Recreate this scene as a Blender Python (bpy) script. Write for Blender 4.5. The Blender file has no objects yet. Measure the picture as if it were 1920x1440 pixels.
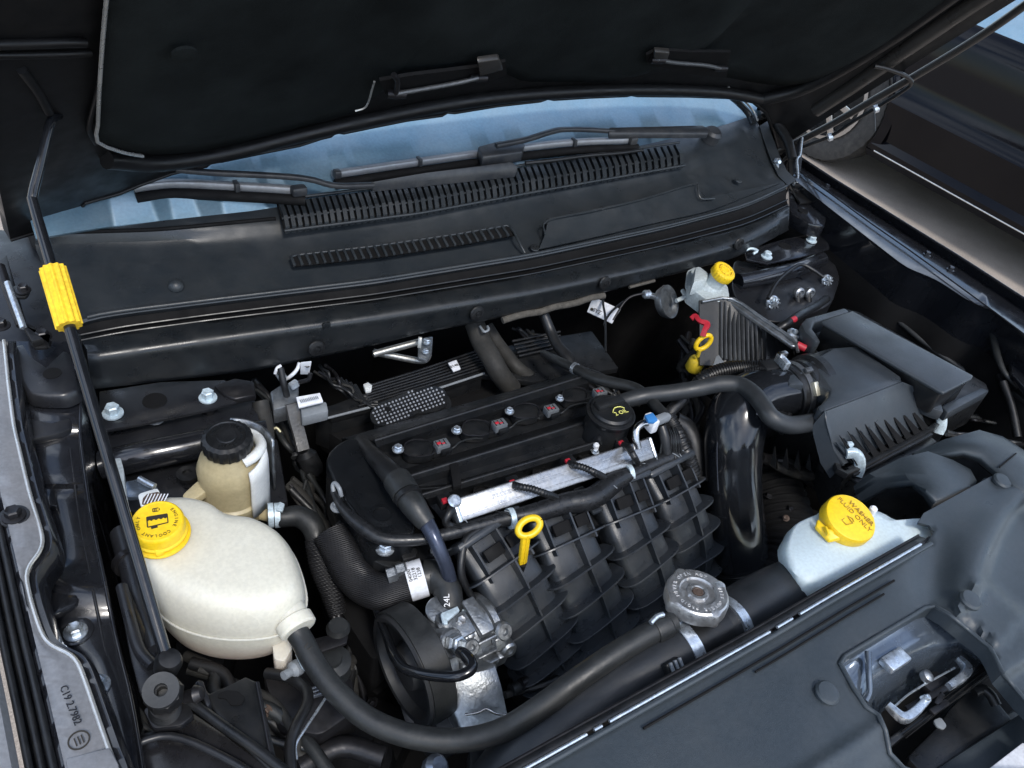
import bpy, bmesh, math, random
import numpy as np
from mathutils import Vector, Matrix
random.seed(4)
SC = bpy.context.scene
COL = SC.collection

# ------------------------------------------------------------------ camera
PPX, PPY = 960.0, 720.0
_a = np.array([3600 - PPX, -40 - PPY]); _b = np.array([-400 - PPX, -850 - PPY])
FPX = math.sqrt(-float(_a @ _b))
AX = np.array([_a[0], _a[1], FPX]); AX /= np.linalg.norm(AX)
AY = np.array([_b[0], _b[1], FPX]); AY /= np.linalg.norm(AY)
AZ = np.cross(AX, AY)
CAM = np.array([-0.5532, -0.2914, 0.7152])

cd = bpy.data.cameras.new('camera'); cam = bpy.data.objects.new('camera', cd); COL.objects.link(cam)
Rm = np.array([AX, AY, AZ])
mw = Matrix.Identity(4)
for i in range(3):
    mw[i][0] = Rm[i][0]; mw[i][1] = -Rm[i][1]; mw[i][2] = -Rm[i][2]; mw[i][3] = CAM[i]
cam.matrix_world = mw
cd.sensor_width = 36; cd.lens = FPX / 1920 * 36; cd.clip_start = 0.02; cd.clip_end = 3000
SC.camera = cam

# ------------------------------------------------------------------ world, sun, exposure
SUN_EL, SUN_AZ = math.radians(54), math.radians(190)      # azimuth measured from +y towards +x
w = bpy.data.worlds.new('World'); SC.world = w; w.use_nodes = True
nt = w.node_tree; nt.nodes.clear()
out = nt.nodes.new('ShaderNodeOutputWorld'); bg = nt.nodes.new('ShaderNodeBackground')
sky = nt.nodes.new('ShaderNodeTexSky'); sky.sky_type = 'NISHITA'; sky.sun_disc = False
sky.sun_elevation = SUN_EL; sky.sun_rotation = SUN_AZ
tc = nt.nodes.new('ShaderNodeTexCoord'); mp = nt.nodes.new('ShaderNodeMapping'); mp.inputs['Scale'].default_value = (1.6, 1.6, 3.0)
nz = nt.nodes.new('ShaderNodeTexNoise'); nz.inputs['Scale'].default_value = 1.7; nz.inputs['Detail'].default_value = 7; nz.inputs['Roughness'].default_value = .62
rp = nt.nodes.new('ShaderNodeValToRGB'); rp.color_ramp.elements[0].position = .46; rp.color_ramp.elements[1].position = .72
mx = nt.nodes.new('ShaderNodeMix'); mx.data_type = 'RGBA'
mx.inputs[7].default_value = (11, 12, 13.5, 1)
L = nt.links.new
L(tc.outputs['Generated'], mp.inputs['Vector']); L(mp.outputs[0], nz.inputs['Vector']); L(nz.outputs['Fac'], rp.inputs['Fac'])
L(rp.outputs['Color'], mx.inputs[0]); L(sky.outputs[0], mx.inputs[6]); L(mx.outputs[2], bg.inputs['Color'])
bg.inputs['Strength'].default_value = 0.13
L(bg.outputs[0], out.inputs['Surface'])
sl = bpy.data.lights.new('sun', 'SUN'); sl.energy = 1.3; sl.angle = math.radians(11); sl.color = (1, .96, .9)
so = bpy.data.objects.new('sun', sl); COL.objects.link(so)
sd = Vector((math.sin(SUN_AZ) * math.cos(SUN_EL), math.cos(SUN_AZ) * math.cos(SUN_EL), math.sin(SUN_EL)))
so.rotation_euler = sd.to_track_quat('Z', 'Y').to_euler()
so.location = (-2, -3, 5)
SC.view_settings.view_transform = 'Standard'; SC.view_settings.look = 'None'
SC.view_settings.exposure = 0.9; SC.view_settings.gamma = 1
SC.cycles.max_bounces = 8

# ------------------------------------------------------------------ geometry helpers
def _ray(px, py):
    d = np.array([px - PPX, py - PPY, FPX]); return np.array([d @ AX, d @ AY, d @ AZ])
def _hit(px, py, ax, v):
    D = _ray(px, py); return Vector(CAM + (v - CAM[ax]) / D[ax] * D)
def P(px, py, z=0.0): return _hit(px, py, 2, z)
def Py(px, py, y): return _hit(px, py, 1, y)
def Px(px, py, x): return _hit(px, py, 0, x)
def Pn(px, py, o, n):
    D = Vector(_ray(px, py)); c = Vector(CAM); return c + D * ((Vector(o) - c).dot(n) / D.dot(n))
def PP(lst, z=None):
    return [P(q[0], q[1], q[2] if len(q) > 2 else z) for q in lst]
def S(px, p):
    """size in metres of px photo pixels at point p"""
    d = p - Vector(CAM); return px * (d.dot(Vector((AX[2], AY[2], AZ[2])))) / FPX

ORG = {}
def reg(o, org): ORG[o.name] = Vector(org)
def thing(name, label, cat, loc, group=None):
    o = bpy.data.objects.new(name, None); COL.objects.link(o); o.location = loc
    o.empty_display_size = .02
    o['label'] = label; o['category'] = cat
    if group: o['group'] = group
    reg(o, loc); return o
def tag(o, label, cat, group=None):
    o['label'] = label; o['category'] = cat
    if group: o['group'] = group
    return o

def mk(name, verts, faces, mat, parent=None, smooth=40, bevel=0, bseg=2, bang=30, solid=0, sub=0, soff=-1):
    vs = [Vector(v) for v in verts]
    bm = bmesh.new()
    bv = [bm.verts.new(v) for v in vs]
    for f in faces:
        try: bm.faces.new([bv[i] for i in f])
        except ValueError: pass
    return mkbm(name, bm, mat, parent, smooth, bevel, bseg, bang, solid, sub, soff)

def mkbm(name, bm, mat, parent=None, smooth=40, bevel=0, bseg=2, bang=30, solid=0, sub=0, soff=-1, nofix=False):
    bmesh.ops.remove_doubles(bm, verts=bm.verts, dist=1e-6)
    if not nofix: bmesh.ops.recalc_face_normals(bm, faces=bm.faces)
    if solid:
        # sheet metal / moulded sheets: the traced face stays outermost, thickness goes away from the viewer's side
        cc = sum((f.calc_center_median() for f in bm.faces), Vector()) / len(bm.faces)
        tot = sum(f.normal.dot((Vector(CAM) - f.calc_center_median()).normalized()) * f.calc_area() for f in bm.faces)
        if tot < 0: bmesh.ops.reverse_faces(bm, faces=bm.faces)
        bm.normal_update()
        vn = {v: v.normal.copy() for v in bm.verts}
        fs0 = list(bm.faces); vmap = {v: bm.verts.new(v.co - vn[v] * abs(solid)) for v in list(bm.verts)}
        bd = [e for e in bm.edges if len(e.link_faces) == 1]
        bdv = [(l.vert, l.link_loop_next.vert) for e in bd for l in e.link_loops]
        for f in fs0: bm.faces.new([vmap[v] for v in reversed(f.verts)])
        for a, b in bdv:
            try: bm.faces.new((b, a, vmap[a], vmap[b]))
            except ValueError: pass
    if bevel:
        es = [e for e in bm.edges if len(e.link_faces) == 2 and e.calc_face_angle(0) > math.radians(bang)]
        if es:
            bmesh.ops.bevel(bm, geom=es, offset=bevel, segments=bseg, profile=.5, affect='EDGES', clamp_overlap=True)
    if parent is not None: org = ORG[parent.name]
    else:
        n = max(1, len(bm.verts)); c = Vector((0, 0, 0)); zmin = 1e9
        for v in bm.verts: c += v.co; zmin = min(zmin, v.co.z)
        org = c / n; org.z = zmin
    for v in bm.verts: v.co -= org
    me = bpy.data.meshes.new(name)
    if smooth:
        for f in bm.faces: f.smooth = True
        lim = math.radians(smooth)
        for e in bm.edges:
            if len(e.link_faces) == 2 and e.calc_face_angle(0) > lim: e.smooth = False
    bm.to_mesh(me); bm.free()
    me.materials.append(mat)
    o = bpy.data.objects.new(name, me); COL.objects.link(o)
    if parent is not None: o.parent = parent
    else: o.location = org
    reg(o, org)
    if sub:
        m = o.modifiers.new('s', 'SUBSURF'); m.levels = sub; m.render_levels = sub
    return o

def cr(pts, n):
    """catmull-rom through pts (tuples/Vectors of any dim), n samples per span"""
    p = [np.array(q, float) for q in pts]
    if len(p) < 3: 
        return [p[0] + (p[-1] - p[0]) * t for t in np.linspace(0, 1, n + 1)]
    q = [2 * p[0] - p[1]] + p + [2 * p[-1] - p[-2]]
    o = []
    for i in range(1, len(q) - 2):
        for k in range(n):
            t = k / n
            o.append(.5 * ((2 * q[i]) + (-q[i - 1] + q[i + 1]) * t + (2 * q[i - 1] - 5 * q[i] + 4 * q[i + 1] - q[i + 2]) * t * t
                           + (-q[i - 1] + 3 * q[i] - 3 * q[i + 1] + q[i + 2]) * t ** 3))
    o.append(p[-1]); return o
def crc(pts, n):
    p = [np.array(q, float) for q in pts]; m = len(p); o = []
    for i in range(m):
        a, b, c, d = p[i - 1], p[i], p[(i + 1) % m], p[(i + 2) % m]
        for k in range(n):
            t = k / n
            o.append(.5 * ((2 * b) + (-a + c) * t + (2 * a - 5 * b + 4 * c - d) * t * t + (-a + 3 * b - 3 * c + d) * t ** 3))
    return o

def tube_bm(bm, pts, r, res=12, spl=8, rib=None, sq=None, caps=True):
    rs = r if isinstance(r, (list, tuple)) else [r] * len(pts)
    q = cr([tuple(p) + (rr,) for p, rr in zip(pts, rs)], spl)
    C = [Vector(v[:3]) for v in q]; R = [float(v[3]) for v in q]
    if rib:
        # resample finely for corrugation
        L = [0]
        for i in range(1, len(C)): L.append(L[-1] + (C[i] - C[i - 1]).length)
        n = max(8, int(L[-1] / rib[0]) * 4)
        ts = np.linspace(0, L[-1], n + 1)
        arr = np.array([list(c) for c in C])
        C = [Vector((np.interp(t, L, arr[:, 0]), np.interp(t, L, arr[:, 1]), np.interp(t, L, arr[:, 2]))) for t in ts]
        R = [float(np.interp(t, L, R)) * (1 + rib[1] * (1 if (i % 4) in (0, 1) else -1)) for i, t in enumerate(ts)]
    T = []
    for i in range(len(C)):
        a = C[max(0, i - 1)]; b = C[min(len(C) - 1, i + 1)]; T.append((b - a).normalized())
    u = T[0].orthogonal().normalized()
    if sq: u = (Vector((0, 0, 1)) - T[0] * T[0].z).normalized()
    rings = []
    for i, c in enumerate(C):
        u = (u - T[i] * u.dot(T[i])).normalized(); v = T[i].cross(u)
        ring = []
        for k in range(res):
            a = 2 * math.pi * k / res
            ca, sa = math.cos(a), math.sin(a)
            if sq:
                e = .45
                ca = math.copysign(abs(ca) ** e, ca) * sq; sa = math.copysign(abs(sa) ** e, sa)
            ring.append(bm.verts.new(c + (u * ca + v * sa) * R[i]))
        rings.append(ring)
    for i in range(len(rings) - 1):
        for k in range(res):
            bm.faces.new((rings[i][k], rings[i][(k + 1) % res], rings[i + 1][(k + 1) % res], rings[i + 1][k]))
    if caps:
        bm.faces.new(rings[0][::-1]); bm.faces.new(rings[-1])
    return bm
def tube(name, pts, r, mat, parent=None, res=12, spl=8, rib=None, sq=None, smooth=50):
    return mkbm(name, tube_bm(bmesh.new(), pts, r, res, spl, rib, sq), mat, parent, smooth)

def prism_bm(bm, top, depth=None, bottom=None, taper=0, dirv=(0, 0, -1)):
    top = [Vector(p) for p in top]
    if bottom is None:
        c = sum(top, Vector()) / len(top)
        bottom = [p + Vector(dirv) * depth + ((p - c) * taper) for p in top]
    a = [bm.verts.new(p) for p in top]; b = [bm.verts.new(p) for p in bottom]
    n = len(a)
    bm.faces.new(a); bm.faces.new(b[::-1])
    for i in range(n): bm.faces.new((a[i], b[i], b[(i + 1) % n], a[(i + 1) % n]))
    return bm
def rnd(pts, f=.2, n=3):
    """round the corners of a closed polygon of Vectors"""
    o = []; m = len(pts)
    for i in range(m):
        a, b, c = Vector(pts[i - 1]), Vector(pts[i]), Vector(pts[(i + 1) % m])
        p = b + (a - b) * f; q = b + (c - b) * f
        for k in range(n + 1):
            t = k / n; o.append(p * (1 - t) ** 2 + b * 2 * t * (1 - t) + q * t * t)
    return o
def prism(name, top, depth, mat, parent=None, bevel=.002, taper=0, bottom=None, rd=0, bseg=2, dirv=(0, 0, -1), smooth=40):
    top = [Vector(p) for p in top]
    if rd:
        top = rnd(top, rd)
        if bottom: bottom = rnd([Vector(p) for p in bottom], rd)
    return mkbm(name, prism_bm(bmesh.new(), top, depth, bottom, taper, dirv), mat, parent, smooth, bevel, bseg)

def rowx(poly, n=40, sm=2):
    """poly of px points (x,y[,z]) resampled to n columns along its length"""
    p = np.array(poly, float); d = np.r_[0, np.cumsum(np.hypot(np.diff(p[:, 0]), np.diff(p[:, 1])))]
    t = np.linspace(0, d[-1], n)
    q = np.stack([np.interp(t, d, p[:, k]) for k in range(p.shape[1])], 1)
    for _ in range(sm):
        r = q.copy(); r[1:-1] = (q[:-2] + 2 * q[1:-1] + q[2:]) / 4; q = r
    return q
def grid(name, rows, mat, parent=None, solid=.003, smooth=40, sub=0, soff=-1, sm_rows=0):
    """rows: equal-length lists of Vectors"""
    if sm_rows:
        cols = list(zip(*rows)); cols = [cr(c, sm_rows) for c in cols]; rows = [[Vector(c[i]) for c in cols] for i in range(len(cols[0]))]
    m, n = len(rows), len(rows[0]); vs = [v for r in rows for v in r]
    fs = [(i * n + j, i * n + j + 1, (i + 1) * n + j + 1, (i + 1) * n + j) for i in range(m - 1) for j in range(n - 1)]
    return mk(name, vs, fs, mat, parent, smooth, solid=solid, sub=sub, soff=soff)

def basis(axis):
    z = Vector(axis).normalized()
    x = (Vector((1, 0, 0)) - z * z.x)
    if x.length < .1: x = (Vector((0, 1, 0)) - z * z.y)
    x.normalize(); return x, z.cross(x), z
def lathe_bm(bm, c, axis, prof, seg=32, rf=None, caps=True):
    x, y, z = basis(axis); c = Vector(c); rings = []
    for (r, h) in prof:
        if r < 1e-6: rings.append([bm.verts.new(c + z * h)]); continue
        ring = []
        for k in range(seg):
            a = 2 * math.pi * k / seg; rr = r * (rf(a, h) if rf else 1)
            ring.append(bm.verts.new(c + (x * math.cos(a) + y * math.sin(a)) * rr + z * h))
        rings.append(ring)
    for i in range(len(rings) - 1):
        A, B = rings[i], rings[i + 1]
        for k in range(seg):
            k2 = (k + 1) % seg
            if len(A) == 1 and len(B) == 1: break
            if len(A) == 1: bm.faces.new((A[0], B[k], B[k2]))
            elif len(B) == 1: bm.faces.new((A[k], A[k2], B[0]))
            else: bm.faces.new((A[k], A[k2], B[k2], B[k]))
    if not caps:
        A, B = rings[-1], rings[0]
        for k in range(seg): bm.faces.new((A[k], A[(k + 1) % seg], B[(k + 1) % seg], B[k]))
        return bm
    if len(rings[0]) > 1: bm.faces.new(rings[0][::-1])
    if len(rings[-1]) > 1: bm.faces.new(rings[-1])
    return bm
def lathe(name, c, axis, prof, mat, parent=None, seg=32, rf=None, smooth=35, bevel=0, caps=True):
    return mkbm(name, lathe_bm(bmesh.new(), c, axis, prof, seg, rf, caps), mat, parent, smooth, bevel)
def box_bm(bm, c, x, y, z, sx, sy, sz):
    c = Vector(c); v = []
    for i in (-1, 1):
        for j in (-1, 1):
            for k in (-1, 1): v.append(bm.verts.new(c + x * (i * sx / 2) + y * (j * sy / 2) + z * (k * sz / 2)))
    for f in ((0, 1, 3, 2), (4, 6, 7, 5), (0, 4, 5, 1), (2, 3, 7, 6), (0, 2, 6, 4), (1, 5, 7, 3)): bm.faces.new([v[i] for i in f])
    return bm
def box(name, c, size, mat, parent=None, xd=(1, 0, 0), up=(0, 0, 1), bevel=.001, bseg=2):
    z = Vector(up).normalized(); x = Vector(xd); x = (x - z * x.dot(z)).normalized(); y = z.cross(x)
    return mkbm(name, box_bm(bmesh.new(), c, x, y, z, *size), mat, parent, 40, bevel, bseg)
def bar(name, a, b, w, h, mat, parent=None, up=(0, 0, 1), bevel=.001):
    a, b = Vector(a), Vector(b); x = (b - a)
    return box(name, (a + b) / 2, (x.length, w, h), mat, parent, x.normalized(), (Vector(up) - x.normalized() * Vector(up).dot(x.normalized())), bevel)
def bolt(c, r, parent=None, mat=None, axis=(0, 0, 1), name='bolt', h=1.0):
    mat = mat or M['zinc']
    bm = bmesh.new()
    lathe_bm(bm, c, axis, [(r, 0), (r, r * .18), (r * .72, r * .26)], 20)
    lathe_bm(bm, c, axis, [(r * .68, r * .22), (r * .68, r * (.22 + .6 * h)), (r * .55, r * (.28 + .65 * h)), (r * .3, r * (.2 + .65 * h))], 6)
    return mkbm(name, bm, mat, parent, 30)
def clipm(c, r, parent, mat, axis=(0, 0, 1), name='push_clip'):
    bm = bmesh.new()
    lathe_bm(bm, c, axis, [(r, 0), (r, r * .12), (r * .9, r * .26), (r * .45, r * .33), (r * .42, r * .27), (r * .3, r * .26), (r * .27, r * .4), (0, r * .43)], 24)
    return mkbm(name, bm, mat, parent, 35)

def glyphs_bm(bm, s, size, fn, ext=.0006, font_bevel=0):
    """text s; each glyph's mesh mapped by fn(x,y,h)->Vector"""
    cu = bpy.data.curves.new('t', 'FONT'); cu.body = s; cu.size = size; cu.extrude = ext; cu.align_x = 'CENTER'; cu.align_y = 'CENTER'
    cu.resolution_u = 2
    ob = bpy.data.objects.new('t', cu); COL.objects.link(ob)
    dg = bpy.context.evaluated_depsgraph_get(); dg.update()
    me = bpy.data.meshes.new_from_object(ob.evaluated_get(dg))
    mp = {}
    for v in me.vertices: mp[v.index] = bm.verts.new(fn(v.co.x, v.co.y, v.co.z + ext))
    for f in me.polygons:
        try: bm.faces.new([mp[i] for i in f.vertices])
        except ValueError: pass
    bpy.data.objects.remove(ob); bpy.data.curves.remove(cu); bpy.data.meshes.remove(me)
    return bm
def text(name, s, c, xd, up, size, mat, parent, ext=.0004, sx=1):
    """flat lettering at c, running along xd, on a surface whose normal is up"""
    z = Vector(up).normalized(); x = Vector(xd); x = (x - z * x.dot(z)).normalized(); y = z.cross(x); c = Vector(c)
    bm = glyphs_bm(bmesh.new(), s, size, lambda a, b, h: c + x * a * sx + y * b + z * h, ext)
    return mkbm(name, bm, mat, parent, 0, nofix=False)
def arctext(name, s, c, xd, up, R, a0, step, size, mat, parent, ext=.0004, inward=False, join=None):
    """letters round a circle: a0 angle of first letter (deg), step per letter (deg, negative = clockwise)"""
    z = Vector(up).normalized(); x = Vector(xd); x = (x - z * x.dot(z)).normalized(); y = z.cross(x); c = Vector(c)
    bm = join or bmesh.new()
    for i, ch in enumerate(s):
        if ch == ' ': continue
        a = math.radians(a0 + step * i); er = x * math.cos(a) + y * math.sin(a); et = x * math.sin(a) - y * math.cos(a)
        if inward: er2, et2 = -er, -et
        else: er2, et2 = er, et
        o = c + er * R
        glyphs_bm(bm, ch, size, lambda p, q, h, o=o, e1=et2, e2=er2: o + e1 * p + e2 * q + z * h, ext)
    if join: return None
    return mkbm(name, bm, mat, parent, 0)

# ------------------------------------------------------------------ materials
M = {}
def mat(name, col, rough=.5, metal=0, bump=0, bscale=400, dust=0, dcol=(.25, .23, .2), coat=0, spec=.5, var=.15, vscale=14, rvar=.12, sss=0, trans=0, wave=None, spk=.06, spks=230):
    m = bpy.data.materials.new(name); m.use_nodes = True; n = m.node_tree; l = n.links.new
    b = n.nodes['Principled BSDF']
    b.inputs['Metallic'].default_value = metal; b.inputs['Specular IOR Level'].default_value = spec
    b.inputs['Coat Weight'].default_value = coat; b.inputs['Coat Roughness'].default_value = .06
    if sss: b.inputs['Subsurface Weight'].default_value = sss; b.inputs['Subsurface Radius'].default_value = (.02, .018, .014)
    if sss: b.inputs['Subsurface Scale'].default_value = 1
    if trans: b.inputs['Transmission Weight'].default_value = trans
    t = n.nodes.new('ShaderNodeTexCoord')
    nz = n.nodes.new('ShaderNodeTexNoise'); nz.inputs['Scale'].default_value = vscale; nz.inputs['Detail'].default_value = 6; nz.inputs['Roughness'].default_value = .65
    l(t.outputs['Object'], nz.inputs['Vector'])
    hv = n.nodes.new('ShaderNodeMapRange'); hv.inputs['From Min'].default_value = .3; hv.inputs['From Max'].default_value = .7
    hv.inputs['To Min'].default_value = 1 - var; hv.inputs['To Max'].default_value = 1 + var
    l(nz.outputs['Fac'], hv.inputs['Value'])
    mul = n.nodes.new('ShaderNodeVectorMath'); mul.operation = 'SCALE'; mul.inputs[0].default_value = col[:3]; l(hv.outputs[0], mul.inputs['Scale'])
    src = mul.outputs[0]
    if spk:
        ns = n.nodes.new('ShaderNodeTexNoise'); ns.inputs['Scale'].default_value = spks; ns.inputs['Detail'].default_value = 3; l(t.outputs['Object'], ns.inputs['Vector'])
        hs = n.nodes.new('ShaderNodeMapRange'); hs.inputs['From Min'].default_value = .35; hs.inputs['From Max'].default_value = .65
        hs.inputs['To Min'].default_value = 1 - spk; hs.inputs['To Max'].default_value = 1 + spk; l(ns.outputs['Fac'], hs.inputs['Value'])
        m2 = n.nodes.new('ShaderNodeVectorMath'); m2.operation = 'SCALE'; l(src, m2.inputs[0]); l(hs.outputs[0], m2.inputs['Scale']); src = m2.outputs[0]
    if dust:
        n2 = n.nodes.new('ShaderNodeTexNoise'); n2.inputs['Scale'].default_value = vscale * 2.3; n2.inputs['Detail'].default_value = 9; n2.inputs['Roughness'].default_value = .75
        l(t.outputs['Object'], n2.inputs['Vector'])
        r2 = n.nodes.new('ShaderNodeMapRange'); r2.inputs['From Min'].default_value = .42; r2.inputs['From Max'].default_value = .85; r2.inputs['To Max'].default_value = dust
        l(n2.outputs['Fac'], r2.inputs['Value'])
        mx = n.nodes.new('ShaderNodeMix'); mx.data_type = 'RGBA'; mx.inputs[7].default_value = (*dcol, 1)
        l(r2.outputs[0], mx.inputs[0]); l(src, mx.inputs[6]); src = mx.outputs[2]
    l(src, b.inputs['Base Color'])
    n3 = n.nodes.new('ShaderNodeTexNoise'); n3.inputs['Scale'].default_value = vscale * 3; n3.inputs['Detail'].default_value = 5
    l(t.outputs['Object'], n3.inputs['Vector'])
    r3 = n.nodes.new('ShaderNodeMapRange'); r3.inputs['From Min'].default_value = .3; r3.inputs['From Max'].default_value = .7
    r3.inputs['To Min'].default_value = max(.02, rough - rvar); r3.inputs['To Max'].default_value = min(1, rough + rvar); l(n3.outputs['Fac'], r3.inputs['Value'])
    l(r3.outputs[0], b.inputs['Roughness'])
    if bump or wave:
        bp = n.nodes.new('ShaderNodeBump'); bp.inputs['Distance'].default_value = .0006; bp.inputs['Strength'].default_value = bump or .6
        if wave:
            wv = n.nodes.new('ShaderNodeTexWave'); wv.inputs['Scale'].default_value = wave; wv.inputs['Distortion'].default_value = 1.5; wv.bands_direction = 'DIAGONAL'
            l(t.outputs['Object'], wv.inputs['Vector']); l(wv.outputs['Fac'], bp.inputs['Height'])
        else:
            n4 = n.nodes.new('ShaderNodeTexNoise'); n4.inputs['Scale'].default_value = bscale; n4.inputs['Detail'].default_value = 3
            l(t.outputs['Object'], n4.inputs['Vector']); l(n4.outputs['Fac'], bp.inputs['Height'])
        l(bp.outputs[0], b.inputs['Normal'])
    M[name] = m; return m
mat('cover_plastic', (.033, .042, .050), .38, bump=.35, bscale=900, dust=.06, var=.07, vscale=6, spec=.45)
mat('cowl_plastic', (.020, .0245, .029), .37, bump=.3, bscale=900, dust=.07, var=.10, vscale=7)
mat('seal_rubber', (.010, .012, .014), .34, bump=.15, bscale=500, dust=.06, var=.12)
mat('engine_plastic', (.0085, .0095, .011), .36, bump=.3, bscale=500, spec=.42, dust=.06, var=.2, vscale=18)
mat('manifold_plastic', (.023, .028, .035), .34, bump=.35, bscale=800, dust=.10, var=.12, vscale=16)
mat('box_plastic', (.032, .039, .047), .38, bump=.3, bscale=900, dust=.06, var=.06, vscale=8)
mat('rubber', (.014, .0155, .0165), .48, bump=.3, bscale=350, dust=.16, dcol=(.11, .11, .10), var=.2, vscale=20)
mat('hose_black', (.0075, .008, .009), .42, bump=.2, bscale=350, dust=.12, dcol=(.1, .1, .1), var=.2, vscale=20)
mat('braid', (.010, .010, .0115), .55, bump=1, wave=160, var=.2)
mat('gloss_black', (.008, .009, .011), .14, bump=.1, bscale=60, dust=.08, dcol=(.05, .05, .05), coat=.3, spk=0.1)
mat('paint_black', (.01, .011, .014), .22, bump=.06, bscale=200, dust=.12, dcol=(.07, .07, .075), coat=.6, vscale=9, spk=0.2)
mat('paint_dull', (.011, .012, .015), .34, bump=.2, bscale=150, dust=.25, dcol=(.06, .058, .055), vscale=12)
mat('paint_grey', (.16, .165, .175), .38, bump=.25, bscale=600, dust=.25, dcol=(.3, .28, .27), coat=.2, vscale=9, spk=0.1)
mat('hood_paint', (.006, .006, .0065), .42, bump=.05, bscale=150, dust=.1, dcol=(.015, .015, .015), spec=.35)
mat('felt', (.011, .0135, .014), .95, bump=1, bscale=500, var=.4, vscale=7, spec=.1)
mat('dark', (.0045, .0045, .005), .75, dust=.3, dcol=(.012, .0115, .011), bump=.3, bscale=80, spec=.2)
mat('dark_metal', (.022, .022, .025), .4, metal=.6, bump=.4, bscale=150, dust=.4, dcol=(.05, .045, .04), vscale=25)
mat('aluminium', (.62, .64, .66), .3, metal=1, bump=.3, bscale=250, dust=.15, dcol=(.2, .19, .18), vscale=25)
mat('cast_alu', (.33, .35, .37), .42, metal=.9, bump=1, bscale=260, dust=.5, dcol=(.08, .08, .08), vscale=30, var=.3)
mat('zinc', (.62, .68, .74), .33, metal=.85, bump=.3, bscale=300, dust=.2, dcol=(.3, .3, .3), vscale=60, spk=0.15)
mat('bright_clip', (.55, .66, .72), .45, metal=.3, bump=.3, bscale=300, dust=.2, dcol=(.4, .4, .4), vscale=60, spk=0.15)
mat('tank_white', (.68, .70, .68), .4, bump=.25, bscale=500, dust=.12, dcol=(.45, .42, .34), sss=.35, vscale=5, var=.04, spk=0.05)
mat('tank_cream', (.66, .60, .45), .4, bump=.2, bscale=500, dust=.2, dcol=(.5, .42, .26), sss=.3, vscale=8, var=.05, spk=0.05)
mat('tank_beige', (.47, .40, .24), .42, bump=.2, bscale=300, dust=.2, dcol=(.3, .24, .13), sss=.25, vscale=12)
mat('washer_white', (.56, .66, .70), .42, bump=.3, bscale=600, dust=.1, dcol=(.5, .55, .5), sss=.35, vscale=6, var=.04, spk=0.06)
mat('brake_white', (.42, .47, .48), .5, bump=.3, bscale=500, dust=.35, dcol=(.22, .22, .2), vscale=15, spk=0.12)
mat('yellow', (.82, .54, .012), .42, bump=.15, bscale=400, dust=.12, dcol=(.5, .33, .05), var=.05, vscale=14, spk=0.07)
mat('yellow_foam', (.78, .50, .02), .8, bump=1, bscale=500, var=.1, dust=.1, dcol=(.5, .35, .1), spk=0.12)
mat('dirty_yellow', (.66, .48, .03), .5, bump=.4, bscale=300, dust=.45, dcol=(.2, .13, .03), vscale=40)
mat('ink', (.02, .016, .01), .6, spk=0)
mat('ink_white', (.7, .7, .7), .6)
mat('ink_yellow', (.75, .72, .2), .6)
mat('red', (.42, .02, .035), .45, var=.1)
mat('blue', (.04, .2, .5), .45)
mat('grey_plastic', (.2, .22, .24), .5, bump=.3, bscale=400, dust=.2)
mat('label', (.72, .74, .78), .5, dust=.12, dcol=(.3, .3, .3), vscale=60, spk=0.06)
mat('dots', (.42, .44, .48), .3, metal=.4)
mat('plug_grey', (.10, .11, .12), .5, dust=.2)
mat('yellow_metal2', (.75, .7, .55), .35, metal=.8)
mat('cast_dark', (.12, .125, .13), .45, metal=.7, bump=.6, bscale=300, dust=.3, dcol=(.05, .05, .05), vscale=30)
mat('hood_rib', (.028, .026, .024), .34, dust=.2, dcol=(.08, .07, .06), vscale=8)  # paler and browner than the bonnet paint: ground reflection put into the colour
mat('rust', (.09, .06, .045), .6, metal=.3, bump=.5, bscale=400, dust=.5, dcol=(.16, .12, .1), vscale=80)
mat('foam_brown', (.055, .05, .042), .95, bump=1, bscale=300, dust=.5, dcol=(.2, .18, .15), vscale=60)
mat('silver', (.5, .5, .5), .25, metal=1, spk=0.05)
mat('chrome_edge', (.6, .6, .58), .3, metal=.7)  # bright trim; also carries the painted glint on the bonnet liner
mat('wiper_silver', (.26, .27, .285), .4, metal=.4, bump=.3, bscale=500, dust=.3, dcol=(.2, .2, .2), vscale=30)
mat('wiper_black', (.022, .025, .03), .42, bump=.2, bscale=500, dust=.2)
mat('ground', (.34, .29, .245), .9, bump=1, bscale=90, dust=.3, dcol=(.3, .27, .24), vscale=3, var=.2, spec=.2, spk=0.25)
mat('car_paint', (.0035, .0035, .005), .12, coat=.08, spec=.2, rvar=.03, var=.05, spk=0)
mat('tyre', (.025, .025, .025), .75, bump=.4, bscale=200, dust=.2)
# windscreen: blue base and pale dust paint in the reflected sky
g = mat('windscreen', (.15, .26, .34), .42, coat=0, spec=.9, metal=.3, rvar=.05, var=.18, vscale=3, dust=.55, dcol=(.34, .39, .42), bump=.1, bscale=900, spk=.08)
mat('latch_paint', (.12, .15, .19), .22, metal=.6, bump=.6, bscale=35, dust=.35, dcol=(.1, .1, .1), vscale=25, coat=.4)
mat('tank_cream2', (.64, .62, .53), .36, bump=.06, bscale=500, dust=.14, dcol=(.62, .54, .38), sss=.35, vscale=5, var=.04, spk=0.05)
mat('timing_plastic', (.006, .007, .0085), .33, bump=.3, bscale=500, spec=.4, dust=.06, dcol=(.06, .06, .06), vscale=14)
mat('rail_alu', (.38, .39, .405), .33, metal=.75, bump=.5, bscale=200, dust=.1, dcol=(.3, .3, .3), vscale=20, var=.12, spk=0.12)
mat('taped', (.010, .011, .0125), .35, bump=1, bscale=70, dust=.2, dcol=(.12, .12, .13), vscale=60, var=.3)
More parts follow.
